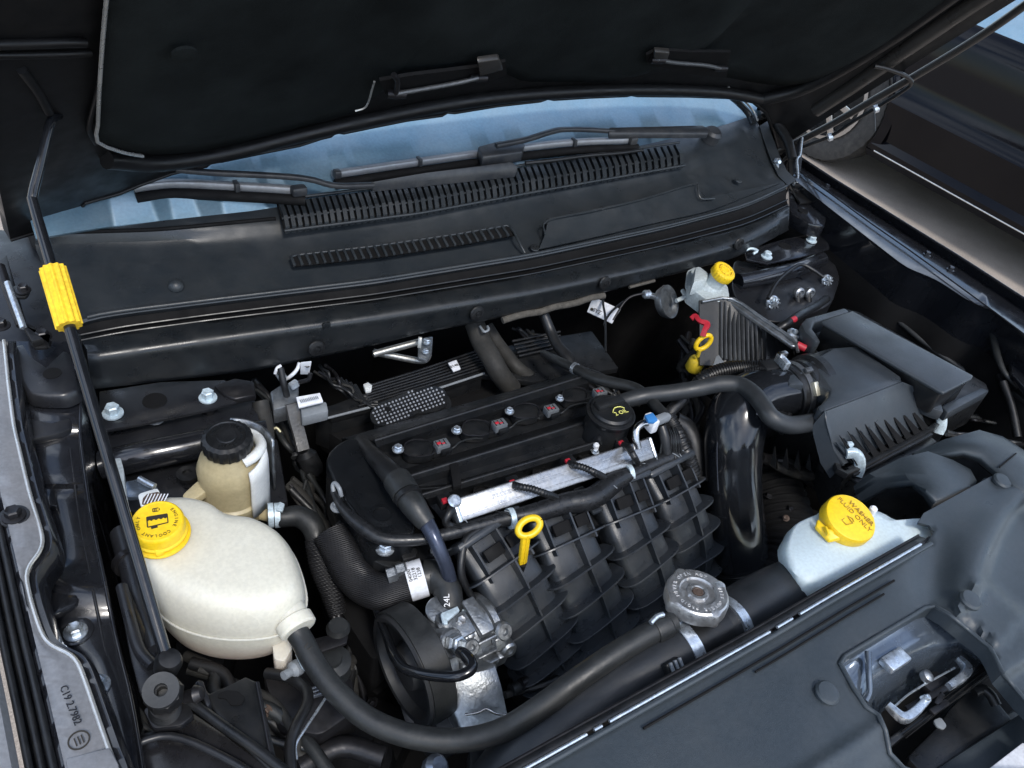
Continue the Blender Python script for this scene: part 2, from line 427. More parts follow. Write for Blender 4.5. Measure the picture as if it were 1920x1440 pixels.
mat('blue_metal', (.05, .06, .09), .3, metal=.5, bump=.1, bscale=300)
mat('rubber2', (.019, .0215, .024), .5, bump=.2, bscale=400, dust=.15, dcol=(.1, .1, .1), vscale=14)
mat('dusty_rubber', (.016, .0155, .014), .75, bump=.4, bscale=300, dust=.5, dcol=(.06, .056, .048), vscale=20)
mat('rust2', (.35, .2, .02), .6)
mat('cap_steel', (.48, .48, .48), .38, metal=.85, bump=.5, bscale=400, dust=.2, dcol=(.2, .2, .2), vscale=60)
mat('cap_steel2', (.66, .66, .66), .4, metal=.7)
mat('hose_black2', (.014, .016, .019), .42, bump=.25, bscale=300, dust=.15, dcol=(.07, .07, .07), vscale=12)
mat('rust_dark', (.06, .06, .07), .35, metal=.3, bump=1, bscale=90, dust=.5, dcol=(.12, .11, .1), vscale=40)
mat('pulley_black', (.02, .021, .023), .45, bump=.2, bscale=200, dust=.2, dcol=(.06, .06, .06), vscale=12)
mat('cast_alu2', (.26, .29, .34), .4, metal=.85, bump=.9, bscale=160, dust=.4, dcol=(.1, .1, .1), vscale=25, var=.3)
mat('dull_alu', (.36, .36, .34), .4, metal=.8, dust=.4, dcol=(.15, .14, .12), vscale=50, bump=.3)
mat('grey_metal', (.12, .12, .12), .5, metal=.5, bump=.8, bscale=300, dust=.4, dcol=(.2, .19, .17), vscale=60)
mat('yellow_metal', (.6, .55, .35), .4, metal=.6)
mat('headlamp_black', (.014, .014, .016), .25, bump=.3, bscale=40, dust=.3, dcol=(.06, .06, .06), vscale=10)

ZV = Vector((0, 0, 1)); XV = Vector((1, 0, 0)); YV = Vector((0, 1, 0))
def struct(o, label=None):
    o['kind'] = 'structure'
    if label: o['label'] = label
    return o

# ------------------------------------------------------------------ ground
GZ = -1.03
struct(mk('ground', [(-60, -60, GZ), (60, -60, GZ), (60, 60, GZ), (-60, 60, GZ)], [(0, 1, 2, 3)], M['ground']))

# ------------------------------------------------------------------ parked car beyond the right wing
CX = 3.47
def build_parked_car():
    t = thing('parked_car', 'dark glossy car parked on the paving beyond the open engine bay', 'car', (CX + .9, 1.0, GZ))
    wy, wz, R_ = 2.44, GZ + .365, .385
    y0, y1 = -2.2, 3.9
    prof = [(-.88, .14), (-.86, .03), (-.82, -.002), (-.808, -.012), (-.800, -.03), (-.775, -.036), (-.745, -.006), (-.66, -.022), (-.55, -.048), (-.495, -.010), (-.42, -.003), (-.32, .007), (-.22, .018), (-.16, .035), (-.12, .07)]
    ys = sorted(set(list(np.linspace(y0, 1.2, 16)) + list(np.linspace(1.2, y1, 70))))
    vs, fs = [], []
    for (z, dx) in prof:
        for y in ys: vs.append(Vector((CX + dx, y, z)))
    n = len(ys)
    for i in range(len(prof) - 1):
        for j in range(n - 1):
            yc, zc = (ys[j] + ys[j + 1]) / 2, (prof[i][0] + prof[i + 1][0]) / 2
            if math.hypot(yc - wy, zc - wz) < R_ + .01: continue
            fs.append((i * n + j, i * n + j + 1, (i + 1) * n + j + 1, (i + 1) * n + j))
    mk('door_side', vs, fs, M['car_paint'], t, 40, solid=.004)
    tube('sill_line', [Vector((CX - .033, y, -.803)) for y in np.linspace(-2.2, 2.03, 8)], .0035, M['chrome_edge'], t, 6, 1)
    A = [math.radians(a) for a in np.linspace(-20, 200, 40)]
    r0 = [Vector((CX - .035, wy - R_ * math.cos(a), wz + R_ * math.sin(a))) for a in A]
    r0o = [Vector((CX - .025, wy - (R_ + .05) * math.cos(a), wz + (R_ + .05) * math.sin(a))) for a in A]
    grid('wheel_arch', [r0o, r0, [v + Vector((.35, 0, 0)) for v in r0]], M['car_paint'], t, .004, 60)
    rows = [[Vector((CX + dx, y, z)) for y in np.linspace(y0, y1, 20)] for dx, z in ((.07, -.12), (.16, -.07), (.5, -.02), (1.1, .0), (1.7, -.04))]
    grid('bonnet', rows, M['windscreen'], t, .01, 40)  # glass colour reused: sky reflection on the bonnet is painted in
    box('underbody', (CX + 1.0, .5, -.80), (1.4, 4.6, .2), M['dark'], t)
    w_ = lathe('wheel', (CX + .02, wy, wz), (-1, 0, 0), [(.20, -.19), (.32, -.18), (.36, -.15), (.365, -.02), (.35, .015), (.29, .03), (.235, .01), (.22, -.02), (.2, -.1), (.05, -.11), (0, -.11)], M['tyre'], t, 96,
               rf=lambda a, h: 1 + (.012 if (int(a * 48 / math.pi) % 2 and h < .02) else 0))
    lathe('rim', (CX + .01, wy, wz), (-1, 0, 0), [(.238, .0), (.242, .014), (.222, .016), (.212, -.01), (.212, -.06)], M['silver'], w_, 48, caps=False)
    for k in range(8):
        a = k * 2 * math.pi / 8 + .2; u = Vector((0, math.cos(a), math.sin(a))); c = Vector((CX - .01, wy, wz))
        bar('spoke', c + u * .04, c + u * .21, .04, .02, M['silver'], w_, up=(-1, 0, 0), bevel=.004)
    lathe('wheel', (CX + .02, wy - 2.75, wz), (-1, 0, 0), [(.20, -.19), (.34, -.15), (.34, -.02), (.27, .03), (.215, .01), (.2, -.1), (0, -.11)], M['tyre'], t, 40)
build_parked_car()

# ------------------------------------------------------------------ engine bay shell
def build_shell():
    t = thing('engine_bay_shell', 'black painted metal walls and floor closing the engine bay in', 'body shell', (.2, .3, -.62))
    box('floor_panel', (.22, .3, -.60), (1.60, 1.0, .02), M['dark'], t)
    box('firewall', (.25, .80, -.36), (1.75, .02, .5), M['dark'], t)
    box('inner_wing', (-.60, .3, -.38), (.02, 1.05, .44), M['dark'], t)
    box('inner_wing', (1.02, .3, -.42), (.02, .86, .36), M['dark'], t)
    box('front_crossmember', (.22, -.13, -.40), (1.58, .02, .42), M['dark'], t)
    # lumps of dark machinery deep in the bay
    rr = random.Random(3)
    for k in range(26):
        x, y, z = rr.uniform(-.52, .9), rr.uniform(-.02, .7), rr.uniform(-.55, -.36)
        if k % 3 == 0:
            lathe('deep_casting', (x, y, z), (rr.uniform(-.4, .4), rr.uniform(-.4, .4), 1), [(.05, 0), (.055, .02), (.05, .06), (.03, .07), (.028, .1), (0, .1)], M['dark'], t, 20)
        else:
            box('deep_casting', (x, y, z), (rr.uniform(.06, .16), rr.uniform(.05, .12), rr.uniform(.05, .14)), M['dark'], t, (rr.uniform(-1, 1), 1, 0), bevel=.008)
build_shell()

# ------------------------------------------------------------------ windscreen, dashboard, pillar
WS0 = PP([(60, 424), (88, 413), (300, 391), (520, 370), (760, 340), (1000, 298), (1260, 256), (1350, 236), (1418, 212), (1445, 190)], .062)
def ws_point(base, s): return base + Vector((0, s, s * .50))
def build_screen():
    base = [P(*q) for q in rowx([(60, 424, .062), (88, 413, .062), (300, 391, .062), (520, 370, .062), (760, 340, .062), (1000, 298, .062), (1260, 256, .062), (1350, 236, .062), (1418, 212, .062), (1445, 190, .062)], 90, 60)]
    rows = [[ws_point(b + Vector((0, -.02, -.008)), s) for b in base] for s in (0, .1, .25, .45, .7)]
    o = grid('windscreen', rows, M['windscreen'], None, .005, 60)
    tag(o, 'dusty windscreen behind the two wipers, with reflected sky blue put into its colour', 'windscreen')
    t = thing('car_cabin', 'dark dashboard and seats dimly behind the dusty windscreen', 'cabin', (.25, 1.2, -.2))
    box('dashboard', (.25, 1.25, -.05), (1.5, .6, .06), M['dark'], t, bevel=.02)
    box('roof_panel', (.25, 2.3, .62), (1.4, 1.2, .03), M['paint_black'], t, bevel=.01)
    t = thing('windscreen_pillar', 'black pillar and curved moulding at the right end of the windscreen', 'pillar', P(1440, 200, .06))
    base = [P(1384, 192, .10), P(1400, 205, .085), P(1412, 222, .07)]
    mold = [P(1356, 168, .16), P(1388, 196, .105), P(1404, 214, .08), P(1412, 232, .066)]
    tube('moulding', mold, .007, M['seal_rubber'], t)
    tube('bright_trim', [q + Vector((.012, .0, .006)) for q in mold], .0025, M['chrome_edge'], t)
    q = [P(1424, 216, .07), P(1442, 214, .075), P(1462, 240, .055), P(1478, 268, .04), P(1486, 300, .02)]
    tube('drain_hose', q, .011, M['hose_black'], t)
    r0 = [P(1405, 190, .1), P(1430, 205, .08), P(1450, 225, .05), P(1465, 262, .02), P(1478, 300, .0)]
    r1 = [v + Vector((.07, .03, -.02)) for v in r0]
    grid('pillar_panel', [r0, r1, [v + Vector((.12, .05, -.2)) for v in r0]], M['paint_black'], t, .004)
build_screen()

# ------------------------------------------------------------------ cowl
NC = 56
R1 = rowx([(70, 421, .06), (88, 415, .06), (300, 393, .06), (520, 372, .06), (760, 342, .06), (1000, 300, .06), (1260, 258, .06), (1350, 238, .06), (1415, 215, .06)], NC)
R2 = rowx([(66, 440, .047), (90, 437, .047), (300, 431, .047), (520, 410, .047), (770, 383, .047), (1010, 345, .047), (1270, 300, .047), (1370, 268, .047), (1424, 238, .047)], NC)
R3 = rowx([(70, 474, .024), (90, 474, .024), (300, 466, .024), (530, 452, .024), (780, 422, .024), (1020, 382, .024), (1280, 333, .024), (1390, 298, .024), (1438, 276, .024)], NC)
R4 = rowx([(112, 560, .006), (130, 558, .006), (300, 540, .006), (530, 510, .006), (800, 470, .006), (1030, 435, .006), (1290, 388, .006), (1400, 356, .006), (1458, 322, .006)], NC)
R5 = rowx([(140, 604, .0), (160, 595, 0), (230, 584, 0), (400, 563, 0), (700, 527, 0), (1000, 478, 0), (1250, 425, 0), (1400, 385, 0), (1474, 350, 0)], NC)
def rows3(R): return [P(*q) for q in R]
def build_cowl():
    t = thing('cowl_panel', 'matt black plastic cowl panel with louvred air grilles below the windscreen', 'cowl panel', P(700, 450, .0))
    grid('panel', [rows3(R) for R in (R1, R2, R3, R4, R5)] + [[v + Vector((0, .004, -.012)) for v in rows3(R5)]], M['cowl_plastic'], t, .003, 28, sm_rows=3)
    tube('crease_shade', [v + Vector((0, 0, .0005)) for v in rows3(R2)[1:19]], .0030, M['dark'], t, 8, 1)  # dark bead painted in for the shade along the crease
    tube('front_lip', [v + Vector((0, 0, .0015)) for v in rows3(R5)[1:]], .0032, M['cowl_plastic'], t, 8, 1)
    # long louvred grille
    top = rowx([(518, 384, .058), (770, 352, .058), (1010, 312, .058), (1270, 274, .058)], 63, 3)
    mid = rowx([(528, 418, .050), (780, 386, .050), (1020, 342, .050), (1278, 298, .050)], 63, 3)
    low = rowx([(533, 438, .042), (785, 405, .042), (1025, 360, .042), (1282, 314, .042)], 63, 3)
    T, Mi, Lo = rows3(top), rows3(mid), rows3(low)
    up = Vector((0, -.25, 1)).normalized()
    grid('grille_well', [[v + up * .004 for v in T], [v + up * .004 for v in Mi], [v + up * .004 for v in Lo]], M['dark'], t, .002)  # dark sheet on top of the panel stands in for the shaded recess
    for i in range(62):
        bm = bmesh.new(); a, b, c = (T[i] + T[i + 1]) / 2, (Mi[i] + Mi[i + 1]) / 2, (Lo[i] + Lo[i + 1]) / 2
        b = b + up * .003
        x = (T[i + 1] - T[i]).normalized(); wd = (T[i + 1] - T[i]).length
        j = random.uniform(-.0006, .0006)
        prof = [(a, .004), (a.lerp(b, .18), .011 + j), (b, .012 + j), (c.lerp(b, .15), .010), (c, .003)]
        up2 = up
        vs = []
        for p, h in prof:
            for s in (-.30, .30): vs.append(p + x * wd * s + up2 * h)
        for p, h in prof:
            for s in (-.30, .30): vs.append(p + x * wd * s + up2 * -.001)
        fs = []
        n = len(prof)
        for k in range(n - 1):
            fs += [(2 * k, 2 * k + 1, 2 * k + 3, 2 * k + 2), (2 * n + 2 * k, 2 * n + 2 * k + 2, 2 * n + 2 * k + 3, 2 * n + 2 * k + 1),
                   (2 * k, 2 * k + 2, 2 * n + 2 * k + 2, 2 * n + 2 * k), (2 * k + 1, 2 * n + 2 * k + 1, 2 * n + 2 * k + 3, 2 * k + 3)]
        fs += [(0, 2 * n, 2 * n + 1, 1), (2 * n - 2, 2 * n - 1, 4 * n - 1, 4 * n - 2)]
        mk('grille_slat', vs, fs, M['cowl_plastic'], t, 30)
    tube('grille_rail', [v + up * .010 for v in rows3(top)], .0026, M['cowl_plastic'], t, 8, 1)
    tube('grille_rail', [v + up * .009 for v in rows3(mid)], .0024, M['cowl_plastic'], t, 8, 1)
    tube('grille_rail', [v + up * .006 for v in rows3(low)], .0026, M['cowl_plastic'], t, 8, 1)
    # small slotted vent
    a = rowx([(545, 486, .020), (700, 468, .020), (850, 446, .020), (955, 428, .020)], 30, 2)
    b = rowx([(552, 503, .015), (710, 486, .015), (860, 463, .015), (966, 444, .015)], 30, 2)
    A = [v + up * .004 for v in rows3(a)]; B = [v + up * .004 for v in rows3(b)]
    grid('vent_well', [A, B], M['dark'], t, .002)  # dark sheet again in place of shade inside the slots
    for i in range(30):
        bar('vent_bar', A[i] + up * .001 + (A[i] - B[i]) * .1, B[i] + up * .001, .0042, .005, M['cowl_plastic'], t, up=up, bevel=.0008)
    tube('vent_frame', [A[0] + up * .001, *[v + Vector((0, .003, .001)) for v in A[1:-1]], A[-1], P(972, 452, .02), P(984, 474, .008)], .0022, M['cowl_plastic'], t, 8, 2)
    # raised access cover on the right half
    n_ = 24
    ra = rowx([(1028, 412, .0285), (1100, 398, .029), (1200, 376, .030), (1296, 346, .032), (1306, 344, .032)], n_)
    rb = rowx([(1020, 446, .012), (1120, 425, .012), (1200, 410, .012), (1290, 384, .012), (1318, 374, .012)], n_)
    rc = rowx([(1010, 470, .005), (1120, 446, .005), (1220, 422, .005), (1330, 398, .005), (1462, 345, .003)], n_)
    grid('access_cover', [[v + Vector((0, 0, .003)) for v in rows3(R)] for R in (ra, rb, rc)], M['cowl_plastic'], t, .003, 30)
    tube('cover_edge', [P(1022, 440, .02), P(1026, 414, .032), P(1110, 396, .034), P(1200, 375, .035), P(1298, 346, .037), P(1308, 352, .035), P(1314, 372, .022), P(1340, 372, .018)], .0016, M['cowl_plastic'], t, 6, 4)
    lathe('locating_dome', P(330, 537, .008), up, [(.011, 0), (.0105, .004), (.007, .0085), (0, .011)], M['cowl_plastic'], t, 24)
    clipm(P(1002, 465, .008), .0085, t, M['seal_rubber'], up, 'push_clip')
    clipm(P(1384, 338, .02), .0085, t, M['cowl_plastic'], up, 'push_clip')
    clipm(P(1130, 391, .03), .006, t, M['seal_rubber'], up, 'push_clip')
    # end flap on the right
    e0 = [P(1424, 236, .05), P(1432, 262, .035), P(1446, 300, .02), P(1460, 330, .008), P(1478, 348, 0)]
    grid('end_flap', [e0, [v + Vector((.035, .01, .004)) for v in e0], [v + Vector((.05, .012, -.03)) for v in e0]], M['cowl_plastic'], t, .003)
build_cowl()

def build_beam():
    t = thing('hood_seal_beam', 'long black rubber-edged beam running along the front of the cowl panel', 'seal', P(700, 600, -.1))
    S1 = rowx([(150, 622, -.014), (230, 606, -.014), (400, 583, -.014), (700, 546, -.014), (1000, 497, -.014), (1250, 443, -.014), (1400, 404, -.014), (1476, 368, -.014)], NC)
    r5 = [P(q[0], q[1] + 3, -.010) for q in R5]
    s1 = rows3(S1)
    for dy, z in ((6, -.012), (16, -.011)):
        tube('seal_lip', [P(q[0] + dy * .12, q[1] + dy, z) for q in S1], .0013, M['seal_rubber'], t, 6, 1)
    T0 = [P(q[0] + 3, q[1] + 18, -.012) for q in S1]
    grid('seal_channel', [r5, [v + Vector((0, 0, -.006)) for v in s1], [v + Vector((0, 0, -.002)) for v in T0]], M['dark'], t, .003)
    T1 = rowx([(163, 655), (400, 622), (700, 581), (1000, 531), (1250, 478), (1400, 440), (1478, 398)], NC)
    T2 = rowx([(165, 676), (400, 642), (700, 600), (1000, 550), (1250, 497), (1400, 456), (1478, 412)], NC)
    BT = rowx([(172, 730), (330, 712), (480, 695), (600, 669), (700, 648), (800, 623), (890, 606), (960, 590), (1030, 574), (1130, 549), (1290, 508), (1385, 482), (1478, 432)], NC, 1)
    t1 = [P(q[0], q[1], -.012) for q in T1]
    t2 = [P(q[0], q[1], -.020) for q in T2]
    bt = [Py(q[0], q[1], t2[i].y + .004) for i, q in enumerate(BT)]
    md = [t2[i] * .55 + bt[i] * .45 + Vector((0, -.001, 0)) for i in range(NC)]
    grid('beam_face', [T0, t1, t2, md, bt, [v + Vector((0, .02, .004)) for v in bt]], M['seal_rubber'], t, .003, 60, sm_rows=3)
    # closed ends
    for e in (0, -1):
        mk('end_plate', [T0[e], t1[e], t2[e], bt[e], bt[e] + Vector((0, .05, 0)), T0[e] + Vector((0, .03, -.01))], [(0, 1, 2, 3, 4, 5)], M['seal_rubber'], t, solid=.002)
    k = [i for i in range(NC) if 930 < BT[i][0] < 1150]
    tube('foam_edge', [bt[i] + Vector((0, -.002, -.004 + .002 * math.sin(i * 2.3))) for i in k], .006, M['foam_brown'], t, 10, 2)
    tube('foam_edge', [bt[i] + Vector((0, -.001, -.002)) for i in range(len(bt)) if 1160 < BT[i][0] < 1250], .003, M['foam_brown'], t, 8, 2)
    ax = Vector((0, -1, .15))
    for px, py in ((593, 653), (894, 587), (1134, 530), (1385, 457)):
        i = int(np.argmin(abs(T2[:, 0] - px))); clipm(Py(px, py, t2[i].y - .005), .0125, t, M['hose_black'], ax)
    i = int(np.argmin(abs(T2[:, 0] - 612)))
    box('moulded_mark', Py(612, 610, t2[i].y - .001), (.012, .004, .009), M['seal_rubber'], t, bevel=.001)
    return BT, bt
BT, bt_w = build_beam()

# ------------------------------------------------------------------ wipers
def build_wipers():
    zw = .085
    t = thing('wiper', 'grey-topped windscreen wiper lying across the middle of the windscreen', 'wiper', P(1330, 245, .06), 'windscreen wipers')
    def blade(pts, w, t, z):
        c = [P(x, y, z) for x, y in pts]
        tube('blade_top', c, w * .72, M['wiper_silver'], t, 12, 5, sq=1.0)
        tube('blade_spoiler', [v + Vector((0, -.010, -.012)) for v in c], w * 1.0, M['dark'], t, 8, 5)  # near-black colour also stands in for the shadow under the blade
        tube('rubber_edge', [v + Vector((0, -.004, -.018)) for v in c], w * .6, M['dark'], t, 8, 5)  # rubber kept near-black as part of that painted shadow
        return c
    c = blade([(624, 327), (760, 307), (910, 286), (1060, 268), (1192, 262)], .0082, t, zw)
    prism('blade_clamp', [P(896, 274, zw + .016), P(938, 263, zw + .018), P(985, 268, zw + .016), (P(980, 284, zw + .012)), P(905, 294, zw + .012)], .02, M['wiper_black'], t, .003)
    for q, s in ((c[0], (784, 304)), (c[-1], (784, 304))): pass
    for px, py in ((786, 303), (1076, 267)):
        box('blade_clip', P(px, py, zw + .002), (.006, .015, .014), M['wiper_black'], t, bevel=.001)
    box('blade_end', P(1186, 263, zw + .002), (.018, .015, .015), M['wiper_black'], t, bevel=.003)
    box('blade_end', P(632, 326, zw + .002), (.012, .014, .014), M['wiper_black'], t, bevel=.003)
    tube('arm', [P(930, 273, zw + .022), P(985, 262, zw + .026), P(1030, 248, zw + .028), (P(1056, 243, zw + .026)), P(1100, 243, zw + .022), P(1150, 246, zw + .02)], .0052, M['wiper_black'], t, 10, 5, sq=.8)
    prism('arm_channel', [P(1142, 238, zw + .028), P(1316, 234, zw + .012), P(1330, 240, zw + .010), P(1328, 250, zw + .004), P(1142, 250, zw + .02)], .012, M['wiper_black'], t, .003)
    lathe('pivot', P(1338, 248, zw - .01), (0, -.3, 1), [(.02, -.02), (.02, 0), (.014, .006), (0, .007)], M['wiper_black'], t, 20)
    t = thing('wiper', 'second windscreen wiper, half hidden under the raised bonnet edge', 'wiper', P(965, 318, .06), 'windscreen wipers')
    blade([(250, 352), (325, 344), (440, 349), (568, 357)], .0085, t, zw)
    box('blade_end', P(560, 357, zw + .003), (.024, .017, .015), M['wiper_black'], t, bevel=.004)
    box('blade_clip', P(443, 349, zw + .003), (.007, .016, .014), M['wiper_black'], t, bevel=.001)
    tube('arm', [P(330, 318, zw + .03), P(400, 324, zw + .026), P(520, 330, zw + .02), P(580, 336, zw + .015), P(630, 348, zw + .005), P(700, 347, zw + .0)], .0048, M['wiper_black'], t, 10, 5, sq=.8)
    prism('arm_channel', [P(694, 340, zw + .006), P(800, 322, zw + .01), P(960, 302, zw + .008), P(972, 312, zw + .0), P(968, 322, zw - .008), P(700, 350, zw - .004)], .012, M['wiper_black'], t, .003)
    tube('shadow_tube', [P(985, 306, .078), P(1040, 300, .08), P(1100, 292, .08), P(1160, 287, .078), P(1205, 281, .075)], .0035, M['hose_black'], t, 8, 5)  # dark tube standing in for a thin shadow by the wiper arm
build_wipers()

# ------------------------------------------------------------------ raised bonnet
TA = math.tan(math.radians(52)); YH = .90
_hx = [-.62, -.49, -.36, -.22, -.03, .17, .39, .62, .88, 1.0, 1.10, 1.22]
_hz = [-.03, .028, .066, .104, .130, .147, .159, .152, .123, .06, -.03, -.10]
def hz0(x): return float(np.interp(x, _hx, _hz))
def hz0s(x): return sum(hz0(x + d) for d in (-.06, -.03, 0, .03, .06)) / 5
def hood_z(x, y, off=0): return hz0s(x) + (YH - y) * TA + off
def H(px, py, off=0):
    """point where a photo ray meets the bonnet's underside, off metres below it"""
    D = _ray(px, py); a, b = .3, 3.0
    f = lambda t: (CAM + D * t)[2] - hood_z((CAM + D * t)[0], (CAM + D * t)[1], -off * 1.6)
    tt = np.linspace(.3, 2.4, 400) / D[1] * 1.0
    prev = None
    for t in tt:
        v = f(t)
        if prev is not None and prev[1] < 0 <= v:
            a, b = prev[0], t; break
        prev = (t, v)
    for _ in range(30):
        m = (a + b) / 2
        if f(m) < 0: a = m
        else: b = m
    return Vector(CAM + D * a)
def build_hood():
    t = thing('bonnet', 'raised black bonnet seen from beneath, lined with dark felt', 'bonnet', (.3, .9, .15))
    n = Vector((0, TA, 1)).normalized()      # outward
    # rear edge traced with its scalloped notches
    edge = [(20, 452), (60, 440), (84, 431), (112, 412), (152, 392), (160, 383), (185, 376), (222, 366), (260, 350), (320, 328), (385, 314), (398, 304), (412, 305), (470, 293), (560, 275), (600, 262), (618, 258),
            (628, 250), (642, 252), (700, 240), (760, 228), (826, 219), (836, 213), (850, 214), (930, 201), (1010, 192), (1024, 187), (1036, 189), (1100, 185), (1172, 182), (1180, 180), (1192, 182), (1290, 183), (1370, 186), (1410, 194), (1432, 212), (1450, 250), (1462, 290)]
    E0 = [H(x, y, 0) for x, y in edge]
    X = [e.x for e in E0]
    def up(e, s, off=0):
        y = e.y - s; return Vector((e.x + (e.x - .3) * .0, y, hood_z(e.x, y) - off * 1.6))
    side = [E0[-1] + (Vector((0, 0, 0)))]
    # right side edge: continue beyond the corner up the line seen in the photo
    rs = [(1462, 290), (1560, 236), (1640, 190), (1720, 143), (1800, 96), (1900, 30), (1990, -40), (2140, -140)]
    RS = [Px(x, y, 1.06 + .04 * i / 7) for i, (x, y) in enumerate(rs)]
    rows = []
    tt = [0, .04, .10, .18, .27, .36, .46, .58, .72]
    for s in tt:
        r = [up(e, s) for e in E0]
        i = np.interp(s, [RS[0].y - q.y for q in RS], range(len(RS)))
        k = int(min(i, len(RS) - 2)); q = RS[k].lerp(RS[k + 1], i - k)
        for j in range(len(r)):                              # blend the right border to the traced side edge
            wgt = max(0, min(1, (X[j] - .9) / (X[-1] - .9))) ** 1.5
            r[j] = r[j].lerp(Vector((q.x if s else r[j].x, r[j].y, min(r[j].z, q.z + (r[j].z - q.z) * (1 - wgt)))) if s else r[j], wgt)
        rows.append(r)
    grid('inner_panel', rows, M['hood_paint'], t, .02, 50, soff=1)
    tube('rear_edge_fold', [e + Vector((0, -.004, .004)) for e in E0], .0028, M['hood_paint'], t, 8, 1)
    # front edge of the bonnet is off the picture: close it with a lip
    grid('front_edge', [rows[-1], [v + Vector((0, -.05, .02)) for v in rows[-1]]], M['hood_paint'], t, .02)
    # felt liner
    b0 = [(182, 254), (192, 262), (230, 276), (290, 286), (370, 282), (460, 262), (560, 236), (640, 214), (682, 204), (692, 190), (702, 156), (760, 142), (860, 128), (950, 128), (968, 150), (1060, 150), (1150, 152), (1188, 136), (1206, 108), (1240, 112), (1300, 132), (1366, 142), (1400, 150), (1470, 160), (1530, 150), (1590, 120), (1636, 104)]
    b0 = rowx(b0, 70, 1)
    B0 = [H(x, y, .012) for x, y in b0]
    lft = [(182, 254), (196, 190), (216, 120), (236, 60), (256, 0), (290, -110), (330, -230)]
    LF = [H(x, y, .012) for x, y in rowx(lft, 24, 1)]
    rgt = [(1636, 104), (1648, 70), (1700, 20), (1780, -60), (1900, -150), (2050, -260)]
    RG = [H(x, y, .012) for x, y in rowx(rgt, 24, 1)]
    rows = []
    smax = .56
    rr = random.Random(5)
    lum = [(rr.uniform(.0, .9), rr.uniform(.02, .5), rr.uniform(.05, .12), rr.uniform(-.022, .028)) for _ in range(20)] + [(-.05, .12, .07, -.02), (.18, .10, .08, -.02), (.5, .10, .09, .02)]
    for si in range(24):
        s = si / 23 * smax
        r = []
        yl = lambda A, s: A[int(round(min(len(A) - 1, max(0, s / smax * (len(A) - 1)))))]
        xl = LF[si].x if si else B0[0].x; xr = RG[si].x if si else B0[-1].x
        for j, e in enumerate(B0):
            u = j / (len(B0) - 1)
            fx = s / smax; x = e.x * (1 - fx) + (xl + (xr - xl) * u) * fx
            y = e.y - s - (0 if si == 0 else 0)
            puff = .010 * min(1, s / .05) * min(1, u / .04, (1 - u) / .04)
            for (a, b, c, d) in lum:
                dd = ((x - a) ** 2 + (s - b) ** 2) / c ** 2
                if dd < 6: puff += d * math.exp(-dd) * min(1, s / .04)
            r.append(Vector((x, y, hood_z(x, y) - (.014 + max(-.002, puff)) * 1.6)))
        rows.append(r)
    grid('felt_liner', rows, M['felt'], t, .006, 70)
    tube('liner_glint', [v + Vector((-.001, -.002, -.004)) for v in [rows[i][0] for i in range(0, 20)]][::-1] + [rows[0][i] + Vector((0, -.002, -.004)) for i in range(2, 5)], .0022, M['chrome_edge'], t, 6, 2)  # bright bead paints in the glint along the liner's side
    tube('liner_glint', [H(702, 153, .03), H(697, 170, .03), H(692, 188, .03), H(684, 202, .03), H(666, 208, .028)], .0016, M['chrome_edge'], t, 6, 3)  # same painted glint at the liner's notch
    # stiffening ribs and rails on the bare metal
    def rib(pts, r, off=.008, m='hood_paint', name='stiffening_rib'): return tube(name, [H(x, y, off) for x, y in pts], r, M[m], t, 12, 6)
    rib([(-20, 84), (60, 82), (120, 80), (160, 80)], .005, .004); rib([(-20, 104), (60, 103), (130, 101), (170, 99)], .004, .003)
    rib([(214, 60), (196, 120), (182, 180), (168, 240), (180, 268)], .0035, .006)
    rib([(40, 130), (70, 170), (92, 210)], .005, .002)
    rib([(200, 300), (300, 306), (420, 288), (560, 254), (700, 222), (860, 192), (1000, 176), (1180, 168), (1340, 172), (1430, 186)], .012)
    rib([(1430, 186), (1500, 168), (1580, 128), (1680, 66), (1780, -4), (1900, -90)], .014)
    rib([(1530, 206), (1600, 160), (1690, 98), (1790, 30), (1880, -30)], .016, .004, 'hood_rib')
    rib([(1462, 283), (1550, 238), (1640, 186), (1730, 134), (1850, 60), (1990, -40)], .008, .006, 'hood_rib')
    # wire latches behind slots
    for k, (q, rod, br) in enumerate(((((712, 152), (770, 142), (900, 126), (948, 116), (950, 140), (930, 148), (780, 172), (722, 176)), [(742, 176), (800, 166), (860, 155), (896, 146)], [(896, 118), (936, 112), (944, 132), (900, 144)]),
                         (((1212, 104), (1232, 94), (1300, 98), (1370, 98), (1362, 146), (1300, 140), (1214, 120)), [(1232, 112), (1270, 118), (1320, 122), (1350, 128)], [(1228, 98), (1256, 100), (1252, 112), (1226, 112)]))):
        prism('latch_slot', [H(x, y, .050) for x, y in q], .006, M['dark'], t, 0, dirv=(0, .5, .6))  # dark slab painted in for the shade inside the slot
        tube('wire_rod', [H(x, y, .058) for x, y in rod], .0036, M['cast_dark'], t, 8, 5)
        prism('latch_bracket', [H(x, y, .060) for x, y in br], .012, M['hood_rib'], t, .002, dirv=(0, .5, .6))
        e = H(*rod[0], .056); lathe('rod_holder', e, (1, -.2, 0), [(.006, -.012), (.007, 0), (.006, .014)], M['dark_metal'], t, 14)
        e = H(*rod[-1], .056); lathe('rod_holder', e, (1, -.2, 0), [(.005, -.012), (.006, 0), (.005, .014)], M['dark_metal'], t, 14)
    tube('striker_rod', [H(738, 140, .055), H(745, 152, .057), H(742, 176, .057)], .004, M['dark_metal'], t, 8, 4)
    lathe('liner_button', H(345, 100, .035), -n, [(.014, 0), (.013, .003), (.004, .005), (0, .005)], M['felt'], t, 20)
